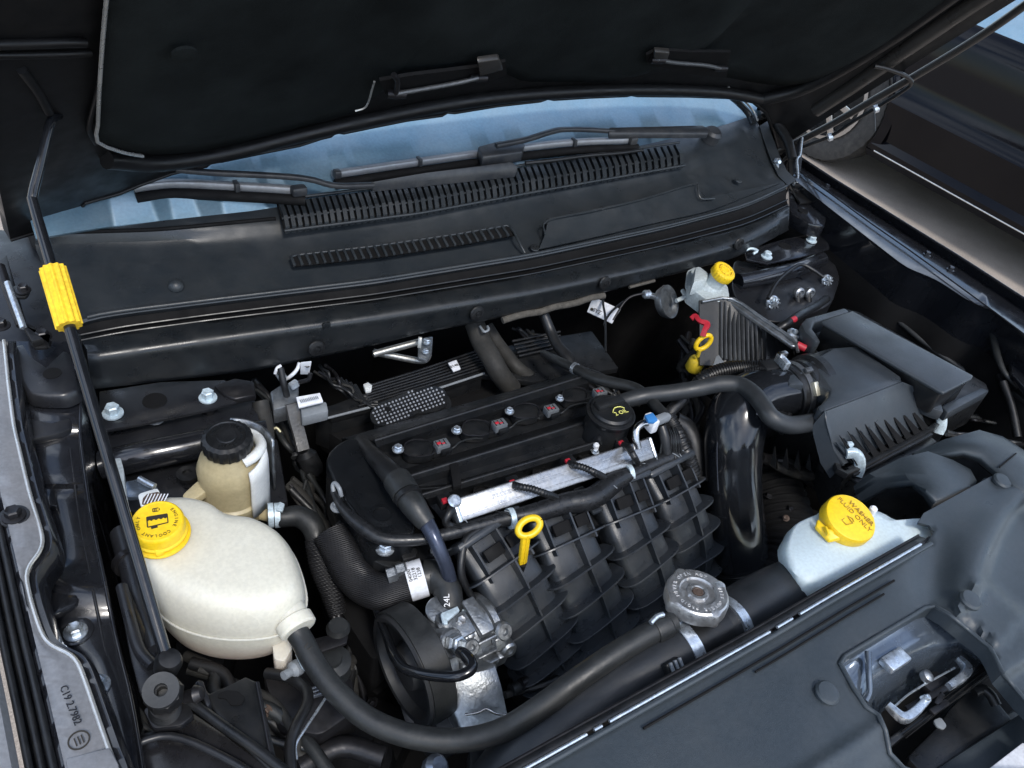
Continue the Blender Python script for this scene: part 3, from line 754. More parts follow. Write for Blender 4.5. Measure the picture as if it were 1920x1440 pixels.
    # washer hose along the right edge with its clips
    hp = [(1462, 300), (1470, 286), (1500, 266), (1554, 244), (1600, 214), (1640, 190), (1690, 158), (1706, 142), (1692, 128), (1660, 116), (1636, 111)]
    h = tube('washer_hose', [H(x, y, .014) + Vector((0, -.01, -.01)) for x, y in hp], .0042, M['hose_black'], None, 10, 6)
    tag(h, 'thin black washer hose clipped along the right edge of the bonnet', 'hose')
    for i in (3, 5):
        lathe('hose_clip', ORG[h.name] * 0 + H(*hp[i], .014) + Vector((0, -.01, -.012)), (.7, -.4, .5), [(.006, -.006), (.009, -.004), (.009, .004), (.006, .006)], M['zinc'], h, 14)
    tube('loose_wire', [Px(1636, 198, 1.02), Px(1640, 215, 1.02), Px(1641, 246, 1.02)], .0012, M['wiper_black'], h, 6, 3)
    return t
build_hood()

def build_hinge():
    t = thing('hinge_assembly', 'black steel bonnet hinge with a bright rod at the back of the right wing', 'hinge', P(1490, 350, -.02), 'bonnet hinges')
    prism('lower_arm', [P(1478, 300, .02), P(1500, 256, .05), P(1506, 258, .05), P(1502, 330, .0), P(1482, 345, -.01)], .012, M['hood_paint'], t, .002)
    tube('bright_rod', [P(1504, 258, .055), P(1500, 290, .03), P(1494, 300, .026), P(1496, 332, .004), P(1488, 346, -.004)], .0028, M['zinc'], t, 8, 4)
    lathe('hinge_nut', P(1482, 280, .032), (-.4, -.8, .3), [(.009, 0), (.009, .006), (.004, .009), (.003, .014)], M['dark_metal'], t, 6)
    lathe('hinge_nut', P(1456, 302, .02), (-.4, -.8, .3), [(.008, 0), (.008, .007), (.005, .01), (.004, .016)], M['zinc'], t, 6)
    tube('hose_bend', [P(1456, 300, .02), P(1458, 318, .01), P(1464, 332, .0)], .004, M['zinc'], t, 8, 3)
    prism('base_plate', PP([(1478, 340), (1512, 320), (1560, 345), (1545, 375), (1500, 380)], -.012), .006, M['hood_paint'], t, .002)
    t = thing('hinge_assembly', 'dark bonnet hinge arms bolted at the back of the left wing', 'hinge', P(30, 560, 0), 'bonnet hinges')
    prism('lower_arm', PP([(0, 488), (12, 478), (30, 540), (52, 612), (90, 640), (92, 630), (70, 640), (56, 645), (20, 560)], .03)[:6] + [P(60, 640, .03), P(20, 570, .03)], .01, M['hood_paint'], t, .001)
    tube('upper_arm', [P(0, 500, .05), P(18, 552, .04), P(40, 610, .025)], .006, M['dark_metal'], t, 10, 4)
    tube('spring_rod', [P(14, 530, .055), P(28, 570, .045), P(44, 615, .03)], .004, M['zinc'], t, 8, 4)
    prism('ear_plate', rnd(PP([(22, 536), (50, 532), (56, 545), (48, 556), (26, 556)], .05), .3), .005, M['hood_paint'], t, .001)
    prism('ear_plate', rnd(PP([(44, 600), (86, 626), (96, 640), (88, 650), (60, 652)], .02), .3), .005, M['hood_paint'], t, .001)
    bolt(P(44, 545, .052), .009, t, M['dark_metal']); bolt(P(80, 633, .022), .011, t, M['dark_metal']); bolt(P(2, 612, .012), .011, t, M['dark_metal'])
build_hinge()

# ------------------------------------------------------------------ prop rod
def PR(p):
    w_ = np.array(p) - CAM; c = (w_ @ AX, w_ @ AY, w_ @ AZ)
    # Rm rows are the world axes in camera space
    v = np.array(Rm).T @ w_
    return PPX + FPX * v[0] / v[2], PPY + FPX * v[1] / v[2]
def on_line(a, b, py):
    lo, hi = 0.0, 1.0
    for _ in range(40):
        m = (lo + hi) / 2
        if PR(a.lerp(b, m))[1] > py: lo = m
        else: hi = m
    return a.lerp(b, lo)
def build_prop():
    t = thing('prop_rod', 'black steel prop rod with a ribbed yellow grip holding the bonnet up on the left', 'prop rod', P(310, 1232, -.03))
    a = P(314, 1240, -.035); c = P(60, 372, .22); b = H(94, 232, .012)
    tube('rod', [a.lerp(c, k / 6) for k in range(6)] + [c.lerp(a, .02), c.lerp(b, .05), c.lerp(b, .4), b, b + Vector((.012, .02, .0))], [.0060] * 6 + [.0052] * 5, M['gloss_black'], t, 14, 5)
    g0, g1 = on_line(a, c, 504), on_line(a, c, 612)
    ax = (g1 - g0)
    lathe('grip', g0, ax, [(.008, 0), (.0125, .0), (.0125, ax.length), (.008, ax.length)], M['yellow_foam'], t, 72, rf=lambda an, h: 1 + .07 * max(-1, min(1, 2.5 * math.sin(an * 12))), smooth=30)
    lathe('pivot_bush', a + Vector((0, 0, -.004)), (.2, -.2, 1), [(.012, -.01), (.013, .004), (.010, .012), (0, .014)], M['hose_black'], t, 20)
    return t
build_prop()

# ------------------------------------------------------------------ left wing (picture left)
def build_left_wing():
    t = thing('left_wing', 'grey and black painted inner edge of the wing at the left of the bay', 'wing', P(120, 1000, -.1))
    # flange: outer border / inner border, top at z 0
    outer = [(-60, 640), (-40, 760), (-5, 900), (28, 1040), (60, 1180), (92, 1310), (122, 1440), (140, 1520)]
    inner = [(6, 640), (14, 720), (24, 800), (52, 920), (76, 1000), (80, 1020), (72, 1040), (52, 1062), (46, 1082), (56, 1130), (72, 1180), (84, 1205), (104, 1218), (128, 1226), (144, 1242), (158, 1280), (186, 1362), (206, 1420), (212, 1430), (236, 1520)]
    n = 90
    O = rowx(outer, n, 1); I = rowx(inner, n, 2)
    # match by y so the flange strip stays regular
    ys = np.linspace(640, 1520, n)
    def aty(R, ys): 
        o = np.argsort(R[:, 1]); return np.interp(ys, R[o, 1], R[o, 0])
    ro = [P(aty(O, [I[j, 1]])[0], I[j, 1], .004) for j in range(n)]
    ri = [P(I[j, 0], I[j, 1], 0) for j in range(n)]
    rm = [a.lerp(b, .5) + Vector((0, 0, .001)) for a, b in zip(ro, ri)]
    grid('flange', [ro, rm, [a.lerp(b, .94) for a, b in zip(ro, ri)], ri, [v + Vector((0, 0, -.006)) for v in ri]], M['paint_grey'], t, .003, 60)
    tube('flange_lip', [v + Vector((.001, 0, .001)) for v in ri], .0022, M['chrome_edge'], t, 8, 1)
    # raised bead outside of the lip
    b1 = [v + Vector((.009, 0, -.003)) for v in ri]; b2 = [v + Vector((.013, 0, -.012)) for v in ri]
    grid('gutter_bead', [[v + Vector((.002, 0, -.004)) for v in ri], b1, b2, [v + Vector((.015, 0, -.04)) for v in ri]], M['paint_black'], t, .002, 60)
    # outer seals and body-coloured wing top
    def off(dx, dz): return [v + Vector((dx, 0, dz)) for v in ro]
    grid('outer_step', [off(0, 0), off(-.006, -.010), off(-.020, -.014), off(-.026, -.006)], M['paint_black'], t, .002, 60)
    for dx, dz in ((-.008, -.003), (-.016, -.006), (-.024, -.002)):
        tube('seal_strip', off(dx, dz)[::6], .0032, M['hose_black'], t, 8, 2)
    grid('wing_skin', [off(-.030, .0), off(-.034, .010), off(-.052, .012), off(-.075, .002), off(-.13, -.04), off(-.16, -.2)], M['paint_grey'], t, .002, 50)
    # gutter floor: left wall, floor, right border; with pressed steps
    gx0 = aty(I, ys)
    right = [(150, 640), (140, 700), (152, 760), (150, 820), (158, 880), (166, 940), (176, 1000), (190, 1060), (202, 1120), (214, 1180), (228, 1240), (240, 1284), (250, 1330), (262, 1400), (280, 1520)]
    Rr = rowx(right, n, 2); gx1 = aty(Rr, ys)
    rows = []
    prof = np.interp(ys, [640, 690, 700, 716, 725, 738, 800, 815, 850, 905, 912, 920, 1060, 1098, 1108, 1140, 1160, 1300, 1520], [-.02, -.022, -.028, -.028, -.034, -.04, -.05, -.058, -.062, -.062, -.068, -.075, -.075, -.064, -.064, -.072, -.08, -.08, -.08])
    for u in (0, .12, .3, .55, .8, 1):
        rows.append([P(gx0[j] + 8 + (gx1[j] - gx0[j] - 8) * u, ys[j], prof[j] + (.018 * (1 - u / .12) if u < .12 else 0) + .004 * math.sin(u * 3)) for j in range(n)])
    rows.append([v + Vector((.004, 0, -.03)) for v in rows[-1]]); rows.append([v + Vector((.004, 0, -.16)) for v in rows[-1]])
    grid('gutter_panel', rows, M['paint_black'], t, .002, 50)
    tube('panel_edge', [v + Vector((0, 0, .002)) for v in rows[5]][::3], .0022, M['paint_black'], t, 8, 1)
    tube('panel_edge', [v + Vector((-.012, 0, .001)) for v in rows[5]][20:84:3], .0016, M['paint_dull'], t, 8, 1)
    # upper platform with its oval hole
    plat = PP([(14, 650), (60, 640), (130, 655), (138, 690), (146, 728), (120, 740), (80, 740), (52, 736), (40, 716), (28, 690)], -.018)
    prism('upper_platform', plat, .02, M['paint_dull'], t, .004, rd=.3, taper=.12)
    lathe('drain_hole', P(98, 700, -.0175), ZV, [(.0105, -.002), (.0105, .0006), (0, .0006)], M['dark'], t, 24)
    prism('step_panel', rnd(PP([(34, 744), (70, 752), (130, 742), (136, 800), (112, 812), (46, 826), (30, 790)], -.045), .25), .012, M['paint_dull'], t, .004)
    prism('pressed_pad', rnd(PP([(78, 1112), (136, 1100), (150, 1128), (92, 1156), (84, 1140)], -.062), .2), .01, M['paint_black'], t, .004)
    prism('pressed_pad', rnd(PP([(68, 918), (98, 905), (103, 925), (108, 950), (74, 945)], -.064), .2), .01, M['paint_black'], t, .004)
    lathe('washer', P(142, 1184, -.076), ZV, [(.017, 0), (.0165, .001), (.012, .0015)], M['paint_black'], t, 28)
    bolt(P(142, 1186, -.075), .0115, t, M['zinc']); bolt(P(184, 1286, -.076), .0115, t, M['zinc'])
    bolt(P(26, 968, .003), .0115, t, M['dark_metal']); lathe('washer', P(26, 968, .002), ZV, [(.0145, 0), (.014, .0012), (.009, .0016)], M['paint_dull'], t, 28)
    prism('hinge_pocket', PP([(-120, 420), (90, 436), (160, 600), (150, 660), (-120, 660)], -.035), .02, M['paint_dull'], t, .004)
    # stamped characters
    dn = (P(146, 1360, 0) - P(118, 1290, 0)).normalized()
    text('stamped_text', 'C19 2.7982', P(132, 1322, .0062), dn, ZV, .0088, M['dark_metal'], t)
    lathe('stamped_ring', P(148, 1388, .0058), ZV, [(.0085, 0), (.0085, .0006), (.0072, .0006), (.0072, 0)], M['ink'], t, 28, caps=False)
    text('stamped_text', 'III', P(148, 1388, .0062), dn.cross(ZV), ZV, .011, M['ink'], t)
    # end tab
    prism('flange_end', PP([(122, 1422), (206, 1400), (222, 1432), (240, 1520), (140, 1520)], .006), .006, M['paint_grey'], t, .002)
    # front corner of the inner wing with the braces running down to the prop-rod foot
    prism('corner_gusset', PP([(222, 1120), (236, 1090), (262, 1150), (292, 1225), (322, 1244), (330, 1275), (280, 1290), (262, 1300), (244, 1230)], -.06), .012, M['paint_dull'], t, .003)
    tube('gusset_ridge', [P(228, 1100, -.052), P(246, 1170, -.05), P(262, 1220, -.05), P(286, 1248, -.05)], .006, M['paint_dull'], t, 10, 4)
    tube('inner_rail', [P(228, 1000, -.10), P(250, 1080, -.09), P(272, 1160, -.08), P(296, 1226, -.065)], .013, M['paint_dull'], t, 14, 4)
    lathe('inner_rail', P(234, 1052, -.096), (.3, -1, .2), [(.016, 0), (.016, .008)], M['dark_metal'], t, 18)
build_left_wing()

# ------------------------------------------------------------------ right wing
def build_right_wing():
    t = thing('right_wing', 'glossy black painted edge of the right wing running back to the bonnet hinge', 'wing', P(1700, 470, -.1))
    def R(l): return rowx(l, 60, 2)
    o1 = R([(1490, 288), (1560, 334), (1640, 383), (1720, 433), (1800, 482), (1900, 547), (1990, 605), (2200, 745)])
    i1 = R([(1496, 304), (1566, 352), (1640, 402), (1714, 452), (1790, 504), (1890, 574), (1980, 636), (2190, 790)])
    i2 = R([(1492, 316), (1556, 362), (1626, 414), (1704, 468), (1776, 520), (1880, 596), (1970, 664), (2180, 825)])
    i3 = R([(1486, 334), (1548, 384), (1620, 440), (1700, 502), (1752, 522), (1790, 546), (1812, 562), (1856, 582), (1876, 584), (1884, 598), (1960, 668), (2160, 830)])
    grid('wing_skin', [[P(*q, .02) + Vector((.05, 0, -.32)) for q in o1], [P(*q, .018) + Vector((.022, 0, -.05)) for q in o1], [P(*q, .018) + Vector((.006, 0, -.008)) for q in o1], [P(*q, .018) for q in o1], [P(*q, .008) for q in o1]], M['paint_black'], t, .002, 50)
    tube('wing_edge', [P(*q, .018) for q in o1][::3], .0028, M['paint_black'], t, 8, 1)
    grid('gutter', [[P(*q, .012) for q in o1], [P(q[0], q[1] + 8, -.004) for q in o1], [P(*q, -.002) for q in i1], [P(*q, .006) for q in i2], [P(*q, .003) for q in i3], [P(q[0] - 2, q[1] + 6, -.006) for q in i3], [P(q[0], q[1], 0) + Vector((-.012, 0, -.16)) for q in i3]], M['paint_black'], t, .002, 40)
    tube('gutter_seam', [P(*q, .010) for q in i2][::3], .0014, M['paint_dull'], t, 6, 1)
    for px, py in ((1550, 352), (1738, 478), (1782, 506)):
        bolt(P(px, py, .002), .008, t, M['paint_black'])
    # inner wall hollow
    rows = [[P(q[0] - 4, q[1] + 8, -.02) for q in i3], [P(q[0], q[1], -.0) + Vector((-.02, 0, -.10)) for q in i3], [P(q[0], q[1], -.0) + Vector((-.01, 0, -.30)) for q in i3]]
    grid('inner_wall', rows, M['dark'], t, .003, 50)
    # corner bracket below the cowl end
    prism('corner_bracket', rnd(PP([(1478, 352), (1500, 348), (1556, 374), (1554, 400), (1546, 424), (1520, 420), (1480, 396)], -.02), .15), .03, M['paint_black'], t, .004)
    lathe('bracket_hole', P(1506, 395, -.018), ZV, [(.011, -.002), (.010, .0006), (0, .0006)], M['dark'], t, 20)
    bolt(P(1492, 362, -.018), .011, t, M['dark_metal'])
    # cables and long plastic trough in the hollow
    c1 = [P(1560, 470, -.10), P(1600, 520, -.11), (P(1650, 560, -.12)), P(1700, 610, -.12), P(1780, 680, -.12), P(1850, 760, -.12)]
    h = tube('loom_cable', [P(1555, 450, -.08), P(1590, 490, -.09), P(1616, 530, -.10), P(1660, 580, -.10), P(1730, 640, -.11), P(1800, 690, -.12), P(1860, 730, -.13), P(1880, 752, -.13)], .0055, M['rubber2'], None, 10, 6)
    tag(h, 'upper dark cable draped down the hollow beside the right wing', 'cable', 'cables in the right hollow')
    h = tube('loom_cable', [P(1575, 430, -.07), P(1630, 475, -.08), P(1670, 540, -.09), P(1700, 566, -.09), P(1760, 600, -.10), P(1830, 642, -.11), P(1870, 680, -.12)], .0075, M['rubber2'], None, 10, 6, rib=(.004, .05))
    tag(h, 'corrugated dark conduit lying along the hollow beside the right wing', 'cable', 'cables in the right hollow')
    h = tube('wing_cable', [P(1778, 516, -.03), P(1812, 545, -.03), P(1840, 578, -.035), P(1858, 620, -.04), P(1870, 668, -.05), P(1884, 700, -.06), P(1910, 726, -.07)], [.004, .004, .0065, .0065, .0065, .005, .005], M['rubber'], None, 12, 6)
    tag(h, 'grey rubber cable curving down from the right wing edge', 'cable')
    h = thing('wheel_arch_trough', 'dark moulded plastic trough lying in the hollow beside the fuse box', 'trough', P(1760, 640, -.16))
    o = prism('trough', rnd(PP([(1700, 596), (1740, 600), (1824, 660), (1822, 676), (1790, 690), (1728, 640)], -.13), .3), .02, M['engine_plastic'], h, .004)
    tube('trough_rim', [P(1826, 680, -.12), P(1760, 636, -.12), P(1722, 612, -.12), P(1708, 602, -.12), P(1720, 606, -.125), P(1760, 630, -.125)], .0014, M['zinc'], h, 6, 4)
    prism('corner_filler', PP([(1860, 690), (2060, 700), (2060, 900), (1900, 860), (1850, 780)], -.17), .05, M['dark'], t, .002)
    # headlamp adjuster bits at the frame's right edge
    t = thing('headlamp_bracket', 'black headlamp bracket with wiring plug at the right edge below the wing', 'bracket', P(1900, 700, -.08))
    prism('bracket_plate', PP([(1888, 640), (1930, 620), (1960, 700), (1960, 760), (1925, 730), (1898, 700)], -.05), .012, M['paint_black'], t, .003)
    prism('bracket_arm', PP([(1870, 700), (1900, 690), (1950, 740), (1950, 770), (1884, 720)], -.075), .01, M['engine_plastic'], t, .003)
    lathe('adjuster', P(1908, 632, -.045), (0, -.2, 1), [(.012, 0), (.012, .01), (.008, .014), (0, .015)], M['zinc'], t, 12)
    tube('plug_lead', [P(1880, 716, -.07), P(1896, 760, -.09), P(1908, 820, -.12)], .007, M['hose_black'], t, 10, 4)
build_right_wing()

# ------------------------------------------------------------------ front cover over the radiator support
def F(px, py, z=0.0): return P(px, py, z)
def build_front_cover():
    t = thing('radiator_cover', 'large satin black plastic cover over the radiator support at the front right', 'cover', P(1500, 1300, -.02))
    up = Vector((0, -.12, 1)).normalized()
    # rear edge -> front, in columns running left to right
    E = [(900, 1494), (995, 1440), (1150, 1353), (1300, 1269), (1440, 1190), (1560, 1119), (1660, 1062), (1740, 1016)]
    n = 60
    e = rowx(E, n, 0)
    def vec(q, z, dy=0): p = P(q[0], q[1], z); p.y += dy; return p
    # main flat deck: from the edge forward to the crease line, cut round the latch opening by building it in three sheets
    crease = rowx([(1240, 1650), (1380, 1560), (1530, 1470), (1660, 1360), (1860, 1226), (1935, 1180)], n, 0)
    left_open = [(1745, 1140)]
    A = [P(*q, .004) for q in e]
    # polygon deck with a hole: bridge polygon around the latch opening
    outer = [(995, 1440), (1440, 1190), (1660, 1062), (1740, 1016), (1752, 996), (1742, 985), (1722, 980), (1732, 962), (1864, 890), (1890, 905), (1960, 870), (2060, 840), (2060, 1500), (1900, 1640), (1500, 1760), (800, 1620)]
    hole = [(1575, 1244), (1584, 1230), (1735, 1140), (1752, 1136), (1780, 1152), (1856, 1214), (1866, 1232), (1880, 1262), (1922, 1312), (1960, 1350), (1990, 1400), (1960, 1450), (1720, 1450), (1694, 1440), (1668, 1412), (1660, 1370), (1648, 1342), (1624, 1326), (1600, 1290)]
    def zc(px, py):
        """height of the cover: flat deck, a raised ridge to the right, a fall towards the grille"""
        p = P(px, py, 0); z = .0
        # raised pad in the top right corner
        q = (px - 1800) * .80 - (py - 1140) * -.0
        # line from (1800,1140) to (1880,960) to (1925,920): right of it is lower deck; strip along it rises
        d_front = (py - (1560 - (px - 1380) * .70))           # beyond the lower crease
        if d_front > 0: z -= min(.05, d_front * .00022)
        return z
    import mathutils.geometry as mg
    ov = [Vector(q) for q in outer]; hv = [Vector(q) for q in hole]
    # dense point set for a curved deck
    pts = []; 
    def dens(l, st): 
        o = []
        for i in range(len(l)):
            a, b = Vector(l[i]), Vector(l[(i + 1) % len(l)]); k = max(1, int((b - a).length / st))
            o += [a.lerp(b, j / k) for j in range(k)]
        return o
    oo, hh = dens(outer, 14), dens([tuple(v) for v in [Vector(v) for v in hole]], 12)
    def inside(p, poly):
        c = False; j = len(poly) - 1
        for i in range(len(poly)):
            a, b = poly[i], poly[j]
            if (a[1] > p[1]) != (b[1] > p[1]) and p[0] < (b[0] - a[0]) * (p[1] - a[1]) / (b[1] - a[1]) + a[0]: c = not c
            j = i
        return c
    P2 = list(oo) + list(hh)
    E2 = [(i, (i + 1) % len(oo)) for i in range(len(oo))] + [(len(oo) + i, len(oo) + (i + 1) % len(hh)) for i in range(len(hh))]
    for gx in range(800, 2060, 12):
        for gy in range(860, 1760, 12):
            q = Vector((gx + (gy // 12 % 2) * 6, gy))
            if inside(q, outer) and not inside(q, hole) and min((q - v).length for v in oo) > 8 and min((q - v).length for v in hh) > 7: P2.append(q)
    r = mg.delaunay_2d_cdt(P2, E2, [], 0, 1e-4)
    def sstep(x): x = max(0, min(1, x)); return x * x * (3 - 2 * x)
    def zd(px, py):
        d1 = py - (1440 - (px - 1530) * .667)
        lo = sstep((1760 - px) / 60)
        z = -.06 * sstep(d1 / 300) * lo + .0045 * math.exp(-(d1 / 14) ** 2) * lo
        xr = float(np.interp(py, [840, 880, 920, 964, 1010, 1080, 1142, 1190, 1300], [2060, 1990, 1930, 1882, 1856, 1832, 1802, 1786, 1770]))
        sd_ = px - xr; fade = sstep((1230 - py) / 110)
        z -= .011 * sstep(sd_ / 26) * fade
        z += .008 * math.exp(-((sd_ + 12) / 45) ** 2) * fade
        z -= .012 * math.exp(-(((px - 1752) / 40) ** 2 + ((py - 1080) / 75) ** 2))
        # raised diamond pad round the clip
        u = ((px - 1856) * .745 + (py - 1146) * .667); v = (-(px - 1856) * .667 + (py - 1146) * .745)
        z += .009 * sstep((62 - abs(u)) / 9) * sstep((44 - abs(v)) / 9)
        d2 = py - (1262 - (px - 1880) * .66)
        if px > 1840: z -= .014 * sstep(d2 / 24) * sstep((px - 1840) / 30)
        d3 = py - (1340 - (px - 1920) * .62)
        if px > 1840: z -= .03 * sstep(d3 / 200)
        return z
    vs = []
    for v in r[0]:
        z = zd(v[0], v[1]); vs.append(P(v[0], v[1], z))
    fs = []
    for f in r[2]:
        c = sum((Vector(r[0][i]) for i in f), Vector((0, 0))) / len(f)
        if inside(c, outer) and not inside(c, hole): fs.append(list(f))
    mk('cover_panel', vs, fs, M['cover_plastic'], t, 60, solid=.004, soff=-1)
    # turned-down rim of the opening
    hp = [P(v[0], v[1], zd(v[0], v[1]) + .001) for v in hh]
    tube('opening_rim', hp + [hp[0]], .0026, M['cover_plastic'], t, 8, 1)
    grid('opening_wall', [hp + [hp[0]], [v + Vector((0, 0, -.022)) for v in hp + [hp[0]]]], M['cover_plastic'], t, .002, 50)
    # rear edge: highlight painted in as bright strips, and dark groove pieces
    ee = [P(*q, .006) for q in e]
    off = lambda d, z: [v + Vector((0, d, z)) for v in ee]
    tube('edge_bead', off(-.004, .001), .0030, M['cover_plastic'], t, 8, 1)
    prev = 0
    for a, b in ((0, 14), (15, 16), (17, 38), (39, 41), (42, 58)):
        tube('edge_highlight_strip', off(.001, .0025)[a:b + 1], .0019, M['zinc'], t, 8, 1)
    tube('groove', off(-.018, -.002)[20:54], .0016, M['dark'], t, 6, 1); tube('groove', off(-.025, -.002)[34:52], .0014, M['dark'], t, 6, 1)
    grid('rear_flange', [off(.003, .0), off(.012, -.004), off(.016, -.03), off(.018, -.10)], M['engine_plastic'], t, .002)
    tube('flange_bead', off(.013, -.002), .0016, M['dark_metal'], t, 6, 1)
    for px, py in ((1549, 1301), (1817, 1127), (1877, 904)):
        lathe('push_clip', P(px, py, zd(px, py) + .0005), up, [(.0128, 0), (.0128, .0035), (.0105, .006), (0, .0072)], M['cover_plastic'], t, 32)
    # number-plate corner and bumper top at the lower right corner
    q = thing('front_bumper', 'grey bumper top with the corner of a white plate at the bottom right', 'bumper', P(1880, 1420, -.08))
    prism('bumper_top', PP([(1700, 1475), (1925, 1330), (2000, 1300), (2100, 1500), (1800, 1640)], -.075), .03, M['cover_plastic'], q, .004)
    prism('number_plate', PP([(1848, 1446), (1918, 1392), (1990, 1440), (1900, 1520)], -.05), .003, M['label'], q, .001)
    # latch well with bright painted panel and the latch itself
    w_ = thing('bonnet_latch', 'bonnet latch and painted bracket sunk in the opening of the front cover', 'latch', P(1740, 1290, -.09))
    LM = M['latch_paint']
    rows = [[P(x, y, z) for x, y, z in r_] for r_ in (
        [(1560, 1262, -.02), (1600, 1215, -.02), (1680, 1165, -.02), (1740, 1128, -.02), (1780, 1140, -.02), (1830, 1180, -.02)],
        [(1572, 1262, -.034), (1618, 1226, -.032), (1690, 1184, -.028), (1742, 1156, -.026), (1790, 1170, -.03), (1840, 1206, -.03)],
        [(1600, 1310, -.04), (1622, 1262, -.036), (1700, 1218, -.034), (1752, 1190, -.034), (1800, 1192, -.036), (1850, 1226, -.036)],
        [(1618, 1330, -.05), (1640, 1300, -.06), (1690, 1266, -.062), (1752, 1228, -.055), (1800, 1212, -.05), (1862, 1252, -.05)],
        [(1640, 1350, -.09), (1660, 1330, -.10), (1720, 1296, -.10), (1770, 1262, -.10), (1820, 1246, -.10), (1880, 1290, -.09)])]
    grid('painted_well', rows, LM, w_, .002, 60, sm_rows=4)
    tube('well_rib', [P(1627, 1222, -.022), P(1629, 1260, -.028), P(1630, 1296, -.036), P(1622, 1314, -.04)], .0035, LM, w_, 10, 5)
    box('sticker_block', P(1678, 1238, -.030), (.034, .018, .010), M['zinc'], w_, (P(1700, 1226, 0) - P(1660, 1252, 0)), bevel=.002)
    box('well_floor', P(1780, 1340, -.14), (.36, .22, .01), M['dark'], w_, (P(1860, 1300, 0) - P(1660, 1410, 0)))
    D = (P(1860, 1226, 0) - P(1660, 1350, 0)).normalized()
    prism('cross_rail', PP([(1640, 1392), (1670, 1380), (1810, 1282), (1850, 1228), (1866, 1240), (1862, 1262), (1700, 1376), (1660, 1410)], -.06), .012, M['engine_plastic'], w_, .002)
    for k in range(3): bar('rail_groove', P(1690 + k * 4, 1372 + k * 6, -.058), P(1852 + k * 3, 1244 + k * 7, -.058), .0012, .002, M['dark'], w_)
    zt = -.048
    tube('latch_hook', [P(1664, 1322, zt), P(1692, 1346, zt), P(1712, 1338, zt), P(1738, 1312, zt)], [.0035, .005, .005, .004], M['zinc'], w_, 10, 4, sq=1.2)
    tube('latch_hook', [P(1796, 1234, zt), P(1812, 1252, zt), P(1806, 1268, zt), P(1778, 1288, zt)], [.0035, .005, .005, .004], M['zinc'], w_, 10, 4, sq=1.2)
    tube('latch_wire', [P(1676, 1326, zt - .004), P(1712, 1296, zt - .008), P(1790, 1252, zt - .004)], .0012, M['zinc'], w_, 6, 4)
    lathe('latch_pin', P(1738, 1308, zt + .006), (.3, -.3, 1), [(.004, -.006), (.004, 0), (.003, .003), (0, .004)], M['zinc'], w_, 12)
    prism('latch_plate', PP([(1736, 1262), (1756, 1256), (1780, 1272), (1776, 1290), (1750, 1300), (1732, 1284)], -.055), .012, M['dark_metal'], w_, .002)
    lathe('latch_pivot', P(1738, 1268, -.05), (.2, -.3, 1), [(.007, -.004), (.007, .003), (.004, .005), (0, .006)], M['cast_alu'], w_, 14)
    for a, b in (((1700, 1330), (1780, 1286)), ((1746, 1336), (1776, 1316)), ((1756, 1322), (1766, 1300))):
        bar('latch_lever', P(*a, -.052), P(*b, -.052), .007, .004, M['dark_metal'], w_)
    prism('lower_housing', rnd(PP([(1700, 1420), (1760, 1360), (1780, 1330), (1810, 1300), (1850, 1290), (1900, 1350), (1890, 1372), (1740, 1460)], -.085), .15), .03, M['engine_plastic'], w_, .004)
    prism('housing_slot', rnd(PP([(1750, 1350), (1764, 1344), (1776, 1360), (1770, 1368), (1756, 1362)], -.083), .3), .003, M['grey_plastic'], w_, .001)
    tube('housing_ridge', [P(1826, 1298, -.075), P(1842, 1292, -.072), P(1858, 1304, -.072), P(1868, 1322, -.076)], .006, M['engine_plastic'], w_, 12, 4)
    prism('front_lip', PP([(1676, 1440), (1700, 1446), (1900, 1330), (1960, 1380), (1900, 1460), (1700, 1560)], -.10), .02, M['engine_plastic'], w_, .003)
    return zd
zd = build_front_cover()

